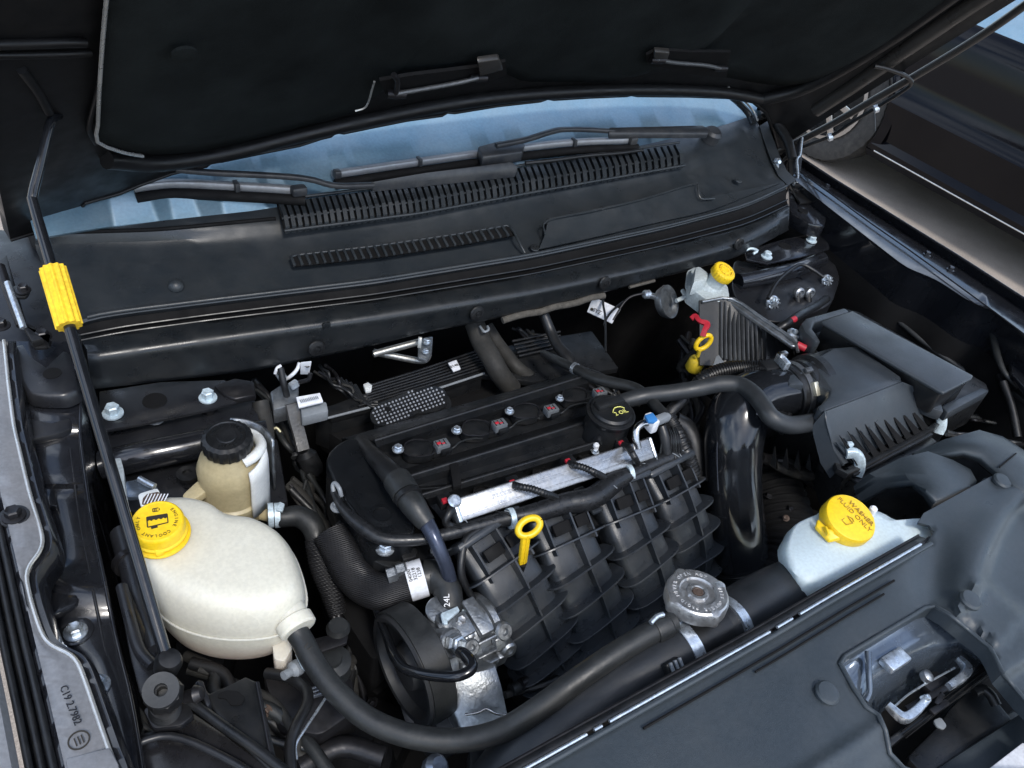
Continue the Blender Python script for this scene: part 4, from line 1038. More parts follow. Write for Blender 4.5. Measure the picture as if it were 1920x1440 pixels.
# ------------------------------------------------------------------ air ducts at the right
def build_ducts():
    t = thing('air_intake_duct', 'smooth arched black intake duct in two pieces beside the washer bottle', 'duct', P(1720, 900, -.05))
    r_ = [
        [(1600, 912, -.09), (1630, 888, -.045), (1690, 858, -.018), (1740, 846, -.012), (1786, 862, -.012), (1820, 880, -.012), (1832, 902, -.012)],
        [(1606, 930, -.10), (1650, 900, -.05), (1698, 890, -.016), (1740, 890, -.006), (1780, 898, -.005), (1812, 908, -.007), (1826, 912, -.012)],
        [(1612, 944, -.11), (1662, 914, -.055), (1712, 908, -.020), (1736, 920, -.006), (1756, 938, -.005), (1790, 926, -.006), (1816, 916, -.012)],
        [(1616, 950, -.12), (1664, 918, -.07), (1710, 914, -.035), (1732, 932, -.02), (1746, 952, -.018), (1770, 944, -.02), (1806, 924, -.02)]]
    grid('front_duct', [[P(*q) for q in r] for r in r_], M['cover_plastic'], t, .003, 60, sm_rows=5)
    r_ = [
        [(1610, 944, -.11), (1662, 914, -.06), (1712, 908, -.03), (1736, 922, -.02), (1748, 948, -.02)],
        [(1612, 990, -.16), (1660, 980, -.15), (1700, 985, -.14), (1728, 975, -.10), (1744, 958, -.04)]]
    grid('duct_mouth', [[P(*q) for q in r] for r in r_], M['engine_plastic'], t, .003, 60, sm_rows=3)
    r_ = [
        [(1710, 850, -.04), (1770, 824, -.01), (1836, 806, .0), (1880, 818, .0), (1930, 850, .0), (1990, 900, .0)],
        [(1740, 856, -.03), (1800, 838, .002), (1850, 832, .010), (1896, 848, .010), (1940, 880, .010), (2000, 925, .01)],
        [(1754, 862, -.03), (1806, 852, -.006), (1840, 858, .004), (1870, 878, .006), (1896, 900, .008), (1960, 950, .01)],
        [(1756, 866, -.05), (1806, 858, -.03), (1834, 868, -.012), (1856, 886, -.006), (1876, 902, -.004), (1940, 960, .0)]]
    grid('rear_duct', [[P(*q) for q in r] for r in r_], M['cover_plastic'], t, .003, 60, sm_rows=5)
    tube('duct_seam', [P(1905, 850, .012), P(1890, 862, .012), P(1874, 876, .010)], .0012, M['dark'], t, 6, 3)
    grid('duct_gap', [[P(*q) for q in r] for r in ([(1720, 856, -.05), (1780, 850, -.05), (1830, 866, -.05), (1880, 910, -.05)], [(1720, 880, -.06), (1780, 880, -.06), (1820, 900, -.06), (1850, 930, -.06)])], M['dark'], t, .002)
build_ducts()

# ------------------------------------------------------------------ strut towers and left back corner
def build_towers():
    t = thing('strut_tower', 'black steel strut tower top with two bright bolts behind the black-capped reservoir', 'strut tower', P(330, 780, -.16), 'strut towers')
    prism('tower_plate', PP([(186, 734), (300, 716), (420, 712), (470, 732), (478, 742), (396, 766), (300, 786), (200, 806), (186, 790)], -.10), .006, M['paint_dull'], t, .0015)
    prism('tower_step', PP([(188, 800), (300, 782), (400, 760), (480, 746), (490, 800), (400, 812), (300, 826), (200, 846)], -.125), .05, M['paint_dull'], t, .006)
    tube('cross_tube', [P(190, 872, -.14), P(290, 850, -.13), P(400, 828, -.13), P(500, 812, -.13)], .020, M['paint_black'], t, 20, 4)
    prism('lower_panel', PP([(200, 880), (300, 862), (400, 842), (520, 820), (540, 940), (400, 960), (230, 960)], -.165), .03, M['paint_dull'], t, .004)
    bolt(P(212, 776, -.099), .0135, t, M['bright_clip'], h=1.3); bolt(P(390, 747, -.099), .0125, t, M['bright_clip'], h=1.3)
    lathe('tower_hole', P(290, 751, -.0995), ZV, [(.0165, -.001), (.0155, .0008), (0, .0008)], M['dark'], t, 24)
    lathe('spacer', P(392, 770, -.125), ZV, [(.011, 0), (.011, .02)], M['dark_metal'], t, 16)
    lathe('spacer', P(292, 786, -.115), ZV, [(.012, 0), (.012, .004)], M['grey_plastic'], t, 16)
    prism('mount_ear', rnd(PP([(336, 888), (362, 878), (376, 892), (366, 904), (344, 908)], -.145), .3), .01, M['paint_dull'], t, .002)
    prism('grey_casting', PP([(400, 722), (440, 708), (476, 714), (480, 740), (440, 748), (420, 740)], -.095), .012, M['dark_metal'], t, .003)
    t = thing('strut_tower', 'black steel strut tower with hole and bolts below the right end of the cowl', 'strut tower', P(1470, 520, -.16), 'strut towers')
    prism('tower_plate', PP([(1396, 470), (1470, 448), (1534, 436), (1552, 450), (1556, 466), (1500, 482), (1440, 494), (1400, 486)], -.06), .005, M['paint_black'], t, .0015)
    prism('tower_body', rnd(PP([(1376, 486), (1440, 498), (1506, 486), (1556, 470), (1576, 520), (1560, 570), (1480, 606), (1400, 596), (1372, 540)], -.085), .2), .10, M['paint_dull'], t, .012, bseg=4)
    tube('tower_roll', [P(1384, 528, -.075), P(1430, 520, -.074), P(1490, 506, -.074), P(1540, 486, -.076)], .016, M['paint_black'], t, 16, 4)
    bolt(P(1437, 482, -.059), .0115, t, M['bright_clip'], h=1.2); bolt(P(1521, 452, -.059), .0115, t, M['bright_clip'], h=1.2)
    lathe('tower_hole', P(1472, 461, -.0595), ZV, [(.014, -.001), (.013, .0008), (0, .0008)], M['dark'], t, 24)
    ax = Vector((-.2, -1, .35))
    def star(px, py, r, zz):
        c = P(px, py, zz); 
        bm = bmesh.new(); lathe_bm(bm, c, ax, [(r, 0), (r, .003), (r * .8, .006), (0, .006)], 20)
        x, y, z = basis(ax)
        for k in range(4):
            a = k * math.pi / 4
            box_bm(bm, c + z * .008, x * math.cos(a) + y * math.sin(a), y * math.cos(a) - x * math.sin(a), z, r * 1.7, r * .22, .005)
        mkbm('star_clip', bm, M['zinc'], t, 30)
    star(1447, 567, .014, -.08); star(1548, 525, .012, -.08)
    for px in (1494, 1514):
        lathe('grommet', P(px, 548, -.075), ax, [(.010, 0), (.012, .004), (.011, .010), (.007, .012), (.005, .008), (0, .008)], M['cast_alu'], t, 20)
        tube('brake_pipe', [P(px, 550, -.075), P(px + 1, 580, -.10), P(px - 12, 610, -.13)], .007, M['hose_black'], t, 10, 4)
    tube('bracket_edge', [P(1396, 470, -.045), P(1408, 466, -.04), P(1420, 470, -.04), P(1412, 476, -.045)], .003, M['bright_clip'], t, 8, 3)
    h = tube('sensor_cable', [P(1440, 560, -.06), P(1456, 530, -.05), P(1480, 508, -.045), P(1502, 496, -.045), P(1524, 506, -.05), P(1544, 520, -.06)], .0035, M['hose_black'], None, 8, 6)
    tag(h, 'thin black sensor cable looped over the right strut tower', 'cable')
build_towers()

# ------------------------------------------------------------------ power steering reservoir
def build_ps():
    c = P(427, 832, -.055)
    t = thing('power_steering_reservoir', 'beige fluid reservoir with a knurled black cap', 'reservoir', c + Vector((0, 0, -.13)))
    k = lambda h: c + Vector((0, 0, h))
    lathe('body', c, (0, -.0, 1), [(.020, -.135), (.034, -.13), (.041, -.12), (.041, -.098), (.0435, -.094), (.0435, -.088), (.040, -.085), (.0405, -.050), (.041, -.040), (.036, -.024), (.026, -.012), (.024, .0)], M['tank_beige'], t, 48)
    ax = (-.05, -.02, 1)
    cap = lathe('cap', c, ax, [(.027, -.008), (.0300, -.004), (.0305, .008), (.0292, .0125), (.0245, .0150), (.0235, .0135), (.012, .0135), (.011, .0150), (0, .0150)], M['hose_black'], t, 120, rf=lambda a, h: 1 + (.035 * (1 if math.sin(a * 20) > 0 else 0) if h < .0135 else 0))
    arctext('cap_lettering', 'POWER STEERING FLUID', c + Vector((0, 0, .0142)), XV, ax, .0178, 150, -15, .0054, M['seal_rubber'], cap, .0008)
    # white strap bracket on the right of the bottle
    a = [math.radians(q) for q in np.linspace(-75, 40, 16)]
    cz = lambda r, an, z: c + Vector((r * math.cos(an), r * math.sin(an), z))
    def zt(an): return -.016 - .000 * an
    rows = [[cz(.041 + .002, q, -.018 + .010 * math.sin((q + 1.3) * 1.2)) for q in a], [cz(.0455, q, -.035) for q in a], [cz(.0455, q, -.075) for q in a]]
    rows.append([cz(.0455, q, -.10 - .03 * (i > 4)) for i, q in enumerate(a)])
    grid('white_strap', rows, M['tank_white'], t, .003, 60)
    tube('strap_hook', [cz(.030, math.radians(-70), -.012), cz(.036, math.radians(-45), -.008), cz(.040, math.radians(-15), -.010), cz(.044, math.radians(20), -.018), cz(.046, math.radians(40), -.03)], .007, M['tank_white'], t, 12, 5)
    rows = [[cz(.054, math.radians(q), z) for q in np.linspace(-10, 70, 10)] for z in (-.008, -.03, -.075, -.10)]
    grid('metal_band', rows, M['cast_alu'], t, .003, 60)
    prism('side_lug', rnd([cz(.036, math.radians(205), -.055), cz(.062, math.radians(200), -.062), cz(.064, math.radians(185), -.062), cz(.038, math.radians(170), -.055)], .2), .012, M['tank_beige'], t, .002)
    lathe('lug_foot', P(352, 893, -.14), ZV, [(.014, 0), (.014, .006), (.006, .007), (.006, .003), (0, .003)], M['hose_black'], t, 20)
    lathe('outlet', cz(.04, math.radians(-40), -.118), (.8, -.55, -.1), [(.011, -.01), (.011, .018), (.012, .02), (.012, .024)], M['tank_beige'], t, 20)
    # clamp and corrugated return hose
    h = thing('return_hose', 'black rubber return hose with a pale spring clamp, bending down from the beige reservoir', 'hose', P(620, 1120, -.26))
    pts = [P(505, 968, -.155), P(530, 970, -.155), P(560, 968, -.155), P(584, 984, -.16), P(594, 1010, -.17), P(604, 1060, -.19), P(622, 1110, -.21), P(632, 1150, -.23)]
    tube('hose_body', pts[:5], [.0125, .013, .0145, .0155, .014], M['rubber'], h, 18, 6)
    tube('braided_sleeve', pts[4:], [.016, .0165, .015, .012], M['braid'], h, 18, 6, rib=(.004, .03))
    for q in (508, 520):
        x0 = P(q, 966, -.155); lathe('spring_clamp', x0, (.95, -.3, 0), [(.0135, -.0035), (.0165, -.0035), (.0165, .0035), (.0135, .0035)], M['bright_clip'], h, 24)
    prism('clamp_ear', PP([(518, 956), (524, 940), (534, 944), (530, 958)], -.135), .004, M['bright_clip'], h, .001)
    for d in (0, 9):
        tube('steel_pipe', [P(612 + d, 1096, -.215), P(622 + d, 1140, -.235), P(630 + d, 1176, -.25)], .006, M['dark_metal'], h, 10, 3)
build_ps()

# ------------------------------------------------------------------ coolant tank
def build_coolant():
    t = thing('coolant_reservoir', 'rounded milky white coolant tank with a yellow cap at the left of the bay', 'reservoir', P(420, 1150, -.22))
    def ring(pts, z): 
        return [P(x, y, z) for x, y in [(q[0], q[1]) for q in crc(pts, 6)]]
    R = [
        ([(262, 1000), (300, 960), (340, 944), (386, 950), (420, 974), (470, 982), (505, 1004), (524, 1050), (520, 1090), (470, 1110), (400, 1104), (330, 1080), (288, 1048)], -.034),
        ([(250, 1010), (292, 944), (338, 930), (388, 940), (424, 962), (474, 970), (520, 998), (546, 1050), (548, 1104), (500, 1134), (410, 1134), (326, 1106), (272, 1060)], -.040),
        ([(246, 1026), (284, 944), (332, 934), (386, 942), (424, 964), (478, 974), (532, 1008), (562, 1062), (568, 1124), (510, 1162), (410, 1164), (320, 1136), (264, 1080)], -.060),
        ([(250, 1048), (286, 960), (334, 950), (388, 956), (428, 978), (484, 990), (538, 1024), (566, 1080), (572, 1144), (518, 1192), (410, 1198), (322, 1170), (268, 1110)], -.090),
        ([(262, 1082), (300, 992), (346, 982), (396, 988), (436, 1010), (490, 1024), (540, 1058), (564, 1110), (568, 1170), (518, 1222), (420, 1230), (334, 1204), (284, 1144)], -.130),
        ([(296, 1120), (330, 1030), (370, 1020), (410, 1030), (450, 1050), (496, 1070), (530, 1100), (546, 1140), (546, 1184), (504, 1232), (430, 1241), (360, 1222), (312, 1170)], -.165),
        ([(330, 1140), (356, 1080), (390, 1070), (420, 1076), (450, 1090), (480, 1100), (500, 1120), (510, 1150), (508, 1180), (480, 1214), (430, 1224), (380, 1210), (344, 1176)], -.18)]
    rs = [ring(p, z) for p, z in R]
    vs, fs = [], []; n = len(rs[0])
    for r in rs: vs += r
    for i in range(len(rs) - 1):
        for j in range(n): fs.append((i * n + j, i * n + (j + 1) % n, (i + 1) * n + (j + 1) % n, (i + 1) * n + j))
    fs.append(tuple(range(n))); fs.append(tuple(range((len(rs) - 1) * n, len(rs) * n)))
    b = mk('tank_body', vs, fs, M['tank_cream2'], t, 75, sub=1)
    tube('mould_seam', rs[3][::2] + [rs[3][0]], .0013, M['tank_cream2'], t, 6, 2)
    # filler neck and cap
    c = P(297, 986, -.012); ax = Vector((-.05, -.10, 1)).normalized()
    lathe('filler_neck', c - ax * .03, ax, [(.030, 0), (.0245, .006), (.0245, .03)], M['tank_white'], t, 40)
    cap = lathe('cap', c, ax, [(.0268, -.010), (.0285, -.009), (.0285, -.007), (.0268, -.005), (.0268, .006), (.0258, .0088), (.0247, .0100), (.0235, .0102), (.0230, .0096), (0, .0096)], M['yellow'], t, 72)
    x = (P(350, 972, 0) - P(245, 990, 0)).normalized(); top = c + ax * .0098
    arctext('cap_lettering', 'ENGINE COOLANT ONLY', top, x, ax, .0190, 35, -13.2, .0050, M['ink'], cap, .0002)
    y = ax.cross(x)
    def pl(u, v, h=0): return top + (x * u + y * v) * .80 + ax * h
    for a_, b_ in (((-.012, .008), (.013, .008)), ((.013, .008), (.013, -.006)), ((.013, -.006), (-.012, -.008)), ((-.012, -.008), (-.012, .008))):
        bar('pictogram', pl(*a_, .0002), pl(*b_, .0002), .0012, .0004, M['ink'], cap, up=ax, bevel=0)
    prism('pictogram', [pl(-.012, .008, .0004), pl(.013, .008, .0004), pl(.013, .003, .0004), pl(.010, .001, .0004), pl(.008, .003, .0004), pl(.005, .001, .0004), pl(.002, .003, .0004), pl(-.001, .001, .0004), pl(-.004, .003, .0004), pl(-.007, .001, .0004), pl(-.009, .003, .0004), pl(-.012, .001, .0004)], .0003, M['ink'], cap, 0, dirv=-ax)
    bar('pictogram', pl(-.008, -.010, .0002), pl(.0, -.009, .0002), .003, .0004, M['ink'], cap, up=ax, bevel=0)
    for a_, b_ in (((-.004, .020), (.003, .020)), ((-.004, .015), (.003, .015)), ((-.004, .015), (-.004, .020)), ((-.002, .015), (-.002, .020)), ((.0, .015), (.0, .020)), ((.004, .016), (.004, .019))):
        bar('pictogram', pl(*a_, .0002), pl(*b_, .0002), .0008, .0004, M['ink'], cap, up=ax, bevel=0)
    # lower collar, clip tab
    lathe('cap_collar', c - ax * .016, ax, [(.0290, -.002), (.0308, -.000), (.0308, .002), (.028, .003)], M['yellow'], cap, 60)
    f = P(300, 1026, -.018)
    prism('cap_tab', [P(287, 1016, -.012), P(306, 1012, -.012), P(308, 1034, -.022), P(292, 1042, -.024)], .004, M['yellow'], cap, .001)
    # hazard striped tag behind the cap
    lg = prism('tag_plate', rnd(PP([(258, 926), (296, 914), (306, 940), (290, 952), (264, 950)], -.035), .2), .004, M['tank_white'], t, .001)
    s0 = prism('striped_label', rnd(PP([(268, 934), (276, 926), (296, 922), (306, 930), (310, 938), (266, 946)], -.0325), .15), .001, M['rust'], t, 0)
    for k in range(7):
        u = 270 + k * 6; bar('label_stripe', P(u, 944, -.0318), P(u + 9, 926, -.0318), .0011, .0006, M['label'], t, bevel=0)
    # side nozzle
    nz = [P(524, 1176, -.085), P(548, 1164, -.080), P(562, 1160, -.078)]
    nd = (P(590, 1244, -.095) - P(556, 1184, -.086)).normalized(); n0 = P(552, 1166, -.078)
    lathe('nozzle', n0 - nd * .022, nd, [(.021, -.016), (.0185, .004), (.0180, .018), (.0205, .020), (.0205, .031), (.0185, .033), (.013, .033)], M['tank_cream2'], t, 32)
    prism('nozzle_gusset', PP([(538, 1146), (545, 1134), (549, 1148), (547, 1160), (540, 1160)], -.062), .012, M['tank_cream2'], t, .002)
    prism('nozzle_foot', rnd(PP([(522, 1176), (544, 1188), (548, 1214), (534, 1240), (514, 1236), (510, 1206)], -.115), .25), .03, M['tank_cream2'], t, .006)
    # bracket behind
    q = thing('headlamp_washer_bracket', 'silvery metal bracket and pale casting tucked behind the yellow-capped coolant tank', 'bracket', P(236, 910, -.10))
    prism('pale_casting', rnd(PP([(206, 862), (226, 858), (232, 880), (234, 910), (240, 940), (226, 944), (214, 920)], -.085), .15), .02, M['brake_white'], q, .003)
    prism('shiny_bracket', PP([(234, 902), (256, 898), (292, 906), (296, 916), (262, 930), (238, 932)], -.07), .008, M['latch_paint'], q, .002)
    tube('bracket_roll', [P(262, 898, -.064), P(276, 906, -.062), (P(290, 912, -.062))], .004, M['zinc'], q, 10, 3)
    return t
def tint_by_level(m, z0, z1, col):
    n = m.node_tree; l = n.links.new; b = n.nodes['Principled BSDF']; src = b.inputs['Base Color'].links[0].from_socket
    t = n.nodes.new('ShaderNodeTexCoord'); sx = n.nodes.new('ShaderNodeSeparateXYZ'); r = n.nodes.new('ShaderNodeMapRange')
    r.inputs['From Min'].default_value = z0; r.inputs['From Max'].default_value = z1; r.inputs['To Min'].default_value = .85; r.inputs['To Max'].default_value = 0
    mx = n.nodes.new('ShaderNodeMix'); mx.data_type = 'RGBA'; mx.inputs[7].default_value = (*col, 1)
    l(t.outputs['Object'], sx.inputs[0]); l(sx.outputs['Z'], r.inputs['Value']); l(r.outputs[0], mx.inputs[0]); l(src, mx.inputs[6]); l(mx.outputs[2], b.inputs['Base Color'])
tint_by_level(M['tank_cream2'], .035, .115, (.50, .30, .25))     # pink coolant standing in the bottom of the tank
build_coolant()

def build_overflow_hose():
    p = [P(552, 1178, -.085), P(566, 1200, -.09), P(590, 1244, -.095), P(630, 1296, -.10), P(690, 1348, -.105), P(770, 1380, -.105), P(860, 1388, -.10), P(940, 1370, -.085), P(1010, 1328, -.06), P(1080, 1276, -.04), P(1150, 1228, -.028), P(1210, 1192, -.022), P(1262, 1166, -.020)]
    h = thing('overflow_hose', 'grey rubber hose sweeping from the coolant tank to the radiator cap', 'hose', P(800, 1384, -.12))
    tube('hose_body', p, .0122, M['rubber'], h, 20, 8)
    lathe('hose_end', p[-2].lerp(p[-1], .6), p[-1] - p[-2], [(.0135, -.012), (.0145, -.006), (.0145, .006), (.011, .010)], M['rubber'], h, 20)
    tube('hose_clip', [P(1220, 1168, -.006), P(1232, 1156, -.004), P(1244, 1152, -.004)], .003, M['zinc'], h, 8, 3)
    text('hose_marking', 'I /', P(577, 1213, -.0755), (.5, -.8, 0), (.1, -.3, 1), .009, M['ink'], h)
    k = thing('hose_bracket', 'dark steel bracket with pale plastic clip behind the grey coolant hose', 'bracket', P(610, 1210, -.18))
    prism('bracket_plate', rnd(PP([(585, 1198), (618, 1190), (644, 1176), (653, 1190), (650, 1206), (596, 1224), (588, 1218)], -.13), .15), .005, M['dark_metal'], k, .001)
    lathe('bracket_ring', P(634, 1178, -.13), ZV, [(.012, -.01), (.014, 0), (.011, .006), (.006, .006)], M['rubber'], k, 18)
    prism('pale_clip', PP([(553, 1222), (562, 1216), (570, 1240), (584, 1258), (582, 1262), (566, 1250)], -.098), .006, M['bright_clip'], k, .0015)
    lathe('rubber_foot', P(622, 1240, -.15), ZV, [(.022, -.02), (.022, 0), (.012, .004), (.011, .009), (0, .010)], M['rubber'], k, 20)
    lathe('nut', P(560, 1250, -.12), (-.8, -.3, .3), [(.009, 0), (.009, .008), (.005, .012), (.005, .022), (0, .022)], M['grey_plastic'], k, 12)
build_overflow_hose()

# ------------------------------------------------------------------ engine block with valve cover
def build_engine():
    t = thing('engine', 'black engine with ribbed valve cover, four ignition coils and oil filler', 'engine', P(950, 900, -.35))
    ba = [((640, 822), (1110, 690), -.13), ((702, 826), (1100, 704), -.088), ((707, 838), (1103, 717), -.086), ((712, 850), (1106, 732), -.108),
          ((748, 882), (1126, 770), -.108), ((770, 892), (1150, 776), -.086), ((776, 900), (1160, 784), -.086), ((778, 912), (1162, 800), -.102), ((786, 922), (1168, 810), -.102),
          ((790, 928), (1170, 814), -.092), ((800, 936), (1176, 822), -.092), ((806, 948), (1180, 832), -.118), ((838, 985), (1230, 860), -.128), ((860, 1010), (1250, 880), -.18)]
    n = 30
    rows = []
    for a, b, z in ba:
        A, B = P(*a, z), P(*b, z); rows.append([A.lerp(B, j / (n - 1)) for j in range(n)])
    grid('valve_cover', rows, M['engine_plastic'], t, .006, 18)
    for a, b, z in (ba[1], ba[5], ba[9]):
        tube('cover_ridge', [P(*a, z), P((a[0] + b[0]) / 2, (a[1] + b[1]) / 2, z), P(*b, z)], .0028, M['engine_plastic'], t, 8, 2)
    # interrupting notch and small Y rib on the front deck
    prism('cover_notch', PP([(843, 870), (858, 866), (862, 880), (866, 908), (850, 912)], -.083), .01, M['dark'], t, .001)
    for q in (((770, 913), (836, 908)), ((774, 920), (834, 914)), ((792, 938), (838, 918))):
        bar('thin_rib', P(*q[0], -.096), P(*q[1], -.096), .0016, .004, M['engine_plastic'], t)
    for px, py in ((905, 923), (1015, 888), (1098, 852)):
        lathe('cover_recess', P(px, py, -.105), ZV, [(.013, -.004), (.013, .002), (.010, .003), (.010, -.002), (0, -.002)], M['dark'], t, 20)
    for px, py in ((908, 932), (1013, 893), (1116, 848)):
        bolt(P(px, py, -.10), .006, t, M['zinc'])
    lathe('stud', P(1115, 845, -.10), ZV, [(.0045, 0), (.0045, .012), (.003, .014), (0, .014)], M['label'], t, 12)
    box('block', P(900, 960, -.30), (.36, .24, .16), M['dark'], t, bevel=.01)
    # oil filler tower and cap
    c = P(1146, 772, -.052)
    lathe('oil_filler_neck', c, (0, -.04, 1), [(.034, -.075), (.033, -.01), (.036, -.006), (.0365, -.001), (.034, .0)], M['engine_plastic'], t, 40)
    cap = lathe('oil_cap', c, (0, -.04, 1), [(.031, -.002), (.031, .004), (.028, .007), (0, .007)], M['engine_plastic'], t, 40)
    D = (P(1192, 752, 0) - P(1112, 776, 0)).normalized()
    q = c + Vector((0, .008, .010)); bar('cap_grip', q - D * .024, q + D * .024, .016, .012, M['engine_plastic'], cap, bevel=.004)
    o = c + Vector((.006, -.013, .0074))
    text('cap_symbol', '2 OIL', o + D * 0, D, ZV, .010, M['ink_yellow'], cap, .0003)
    tube('cap_symbol', [o + D * -.012 + YV * .004 + ZV * .001, o + D * -.004 + YV * .011 + ZV * .001, o + D * .006 + YV * .010 + ZV * .001, o + D * .010 + YV * .005 + ZV * .001], .0007, M['ink_yellow'], cap, 6, 2)
    # ignition coils
    for i, ((x, y), (kx, ky), (bx, by)) in enumerate((((790, 842), (828, 836), (746, 843)), ((897, 804), (936, 798), (856, 808)), ((990, 772), (1033, 770), (955, 772)), ((1081, 741), (1124, 738), (1049, 748)))):
        z = -.090; s = 1 - .06 * i
        body = [(-34, 4), (-30, -10), (-14, -18), (14, -16), (24, -6), (22, 8), (2, 13), (-24, 12)]
        k = prism('ignition_coil', [P(x + a * s, y + b * s, z) for a, b in body], .016, M['engine_plastic'], t, .002)
        loop = [P(x + a * s, y + b * s, z + .002) for a, b in body]
        tube('coil_lip', loop + [loop[0]], .0012, M['dark_metal'], k, 6, 2)
        prism('coil_arm', [P(x + a * s, y + b * s, z - .002) for a, b in ((20, -6), (48, -12), (50, 2), (22, 8))], .012, M['engine_plastic'], k, .002)
        cc = P(kx, ky, z + .004)
        box('coil_plug', cc, (.020, .015, .013), M['plug_grey'], k, D, bevel=.0015)
        box('coil_plug', cc + D * .003 + Vector((0, -.009, -.003)), (.016, .005, .008), M['engine_plastic'], k, D, bevel=.001)
        for j in (-.008, -.002, .004): box('plug_groove', cc + D * j + ZV * .0066, (.0012, .010, .001), M['dark'], k, D, bevel=0)
        box('red_lock', cc + D * -.005 + ZV * .0066 + YV * .0, (.006, .004, .003), M['red'], k, D, bevel=.001)
        box('red_lock', cc + D * .001 + ZV * .0064 + YV * -.002, (.005, .002, .002), M['red'], k, D, bevel=.0005)
        bolt(P(bx, by, z + .002), .0082 * s, k, M['zinc'])
        tube('coil_wire', [P(kx + 14, ky + 8, z), P(kx + 24, ky + 2, z + .006), P(kx + 36, ky - 8, z + .003), P(kx + 60, ky - 14, z - .004), P(kx + 76, ky - 14, z - .008)], .0013, M['rubber'], k, 6, 4)
    # timing cover at the engine's left end
    tc_ = [(612, 858), (640, 826), (672, 822), (712, 866), (742, 910), (770, 962), (780, 994), (756, 1006), (722, 1004), (690, 1000), (660, 960), (630, 910)]
    prism('timing_cover', [P(q[0], q[1], -.100) for q in [(v[0], v[1]) for v in crc(tc_, 3)]], .10, M['timing_plastic'], t, .012, bseg=4)
    lathe('cover_boss', P(716, 968, -.102), ZV, [(.020, -.02), (.019, .002), (.012, .004), (.011, -.006), (0, -.006)], M['timing_plastic'], t, 28)
    tube('cover_hook', [P(640, 930, -.10), P(636, 916, -.09), P(628, 906, -.09), P(624, 914, -.095), P(632, 942, -.105)], .003, M['grey_plastic'], t, 8, 4)
    bolt(P(634, 951, -.11), .010, t, M['grey_plastic'])
    prism('edge_flange', PP([(646, 916), (652, 920), (676, 952), (674, 966), (650, 936)], -.098), .006, M['timing_plastic'], t, .001)
    bolt(P(722, 1029, -.13), .0125, t, M['zinc']); bolt(P(816, 1034, -.15), .007, t, M['zinc'])
    prism('lower_cover', rnd(PP([(640, 970), (700, 1012), (780, 1010), (830, 1000), (850, 1060), (790, 1072), (720, 1062), (660, 1030), (620, 990)], -.15), .2), .08, M['engine_plastic'], t, .006)
    prism('sensor_plug', PP([(746, 1026), (766, 1020), (784, 1030), (780, 1044), (756, 1050)], -.138), .012, M['hose_black'], t, .002)
    # cylinder head end behind the power steering pump
    prism('front_cover', rnd(PP([(610, 1000), (660, 1060), (720, 1120), (740, 1200), (700, 1240), (660, 1180), (600, 1080)], -.24), .2), .08, M['dark'], t, .006)
    # rear plastic shield behind the head with ridges and dimpled pad
    r = thing('rear_engine_shield', 'black ridged plastic shield with a chrome dimpled pad behind the engine', 'shield', P(850, 720, -.24))
    prism('shield_body', PP([(592, 770), (690, 734), (800, 700), (905, 660), (985, 640), (1110, 620), (1160, 690), (1000, 716), (905, 702), (780, 742), (622, 784)], -.165), .012, M['engine_plastic'], r, .002)
    prism('shield_face', [P(592, 772, -.167), P(622, 784, -.167), P(780, 742, -.167), P(905, 702, -.167), P(900, 700, -.167), P(592, 766, -.167)], .07, M['engine_plastic'], r, .001)
    tube('shield_edge', [P(614, 784, -.162), P(780, 741, -.162), P(908, 700, -.162)], .0022, M['grey_plastic'], r, 8, 3)
    for k in range(7):
        tube('shield_ridge', [P(690 - k * 3, 724 + k * 6.2, -.160), P(800, 690 + k * 5.5, -.160), P(900 + k * 2, 656 + k * 5.4, -.160)], .0022, M['engine_plastic'], r, 8, 3)
    for k in range(5):
        tube('shield_ridge', [P(960 + k * 3, 640 + k * 7, -.155), P(1050, 622 + k * 7, -.155)], .0025, M['engine_plastic'], r, 8, 3)
    for k in range(5):
        x = 630 + k * 9
        tube('ridge_bend', [P(x, 706 + k * 4, -.158), P(x + 14, 722 + k * 6, -.158), P(x + 30, 742 + k * 5, -.160), P(x + 60, 744 + k * 5, -.162)], .003, M['engine_plastic'], r, 8, 4)
    lab = prism('white_tag', PP([(840, 680), (856, 674), (864, 691), (850, 696)], -.148), .003, M['label'], r, .001)
    text('tag_lettering', '0148', P(852, 686, -.1475), (P(864, 680, 0) - P(840, 688, 0)), ZV, .008, M['ink'], lab, .0002)
    prism('pale_nut', PP([(681, 720), (690, 716), (698, 722), (696, 731), (686, 733)], -.15), .006, M['tank_white'], r, .001)
    o = crc([(698, 790), (696, 770), (716, 753), (744, 742), (774, 730), (806, 724), (830, 728), (839, 744), (834, 762), (812, 772), (786, 774), (772, 780), (750, 792), (722, 798)], 4)
    pad = prism('dimpled_pad', [P(q[0], q[1], -.132) for q in o], .004, M['engine_plastic'], r, .001)
    prism('pad_holder', [P(q[0] + 8, q[1] + 12, -.138) for q in o], .02, M['hose_black'], r, .002)
    bm = bmesh.new()
    def ins(x, y):
        c_ = False; j = len(o) - 1
        for i in range(len(o)):
            a, b = o[i], o[j]
            if (a[1] > y) != (b[1] > y) and x < (b[0] - a[0]) * (y - a[1]) / (b[1] - a[1]) + a[0]: c_ = not c_
            j = i
        return c_
    for i in range(-20, 40):
        for j in range(-30, 40):
            x = 700 + i * 6.6 + j * 3.3; y = 760 + j * 6.0 - i * 2.4
            if ins(x - 4, y) and ins(x + 4, y) and ins(x, y - 3) and ins(x, y + 3):
                lathe_bm(bm, P(x, y, -.132), ZV, [(.0018, 0), (.0015, .0011), (0, .0015)], 8)
    mkbm('chrome_dimples', bm, M['dots'], pad, 50)['kind'] = 'stuff'
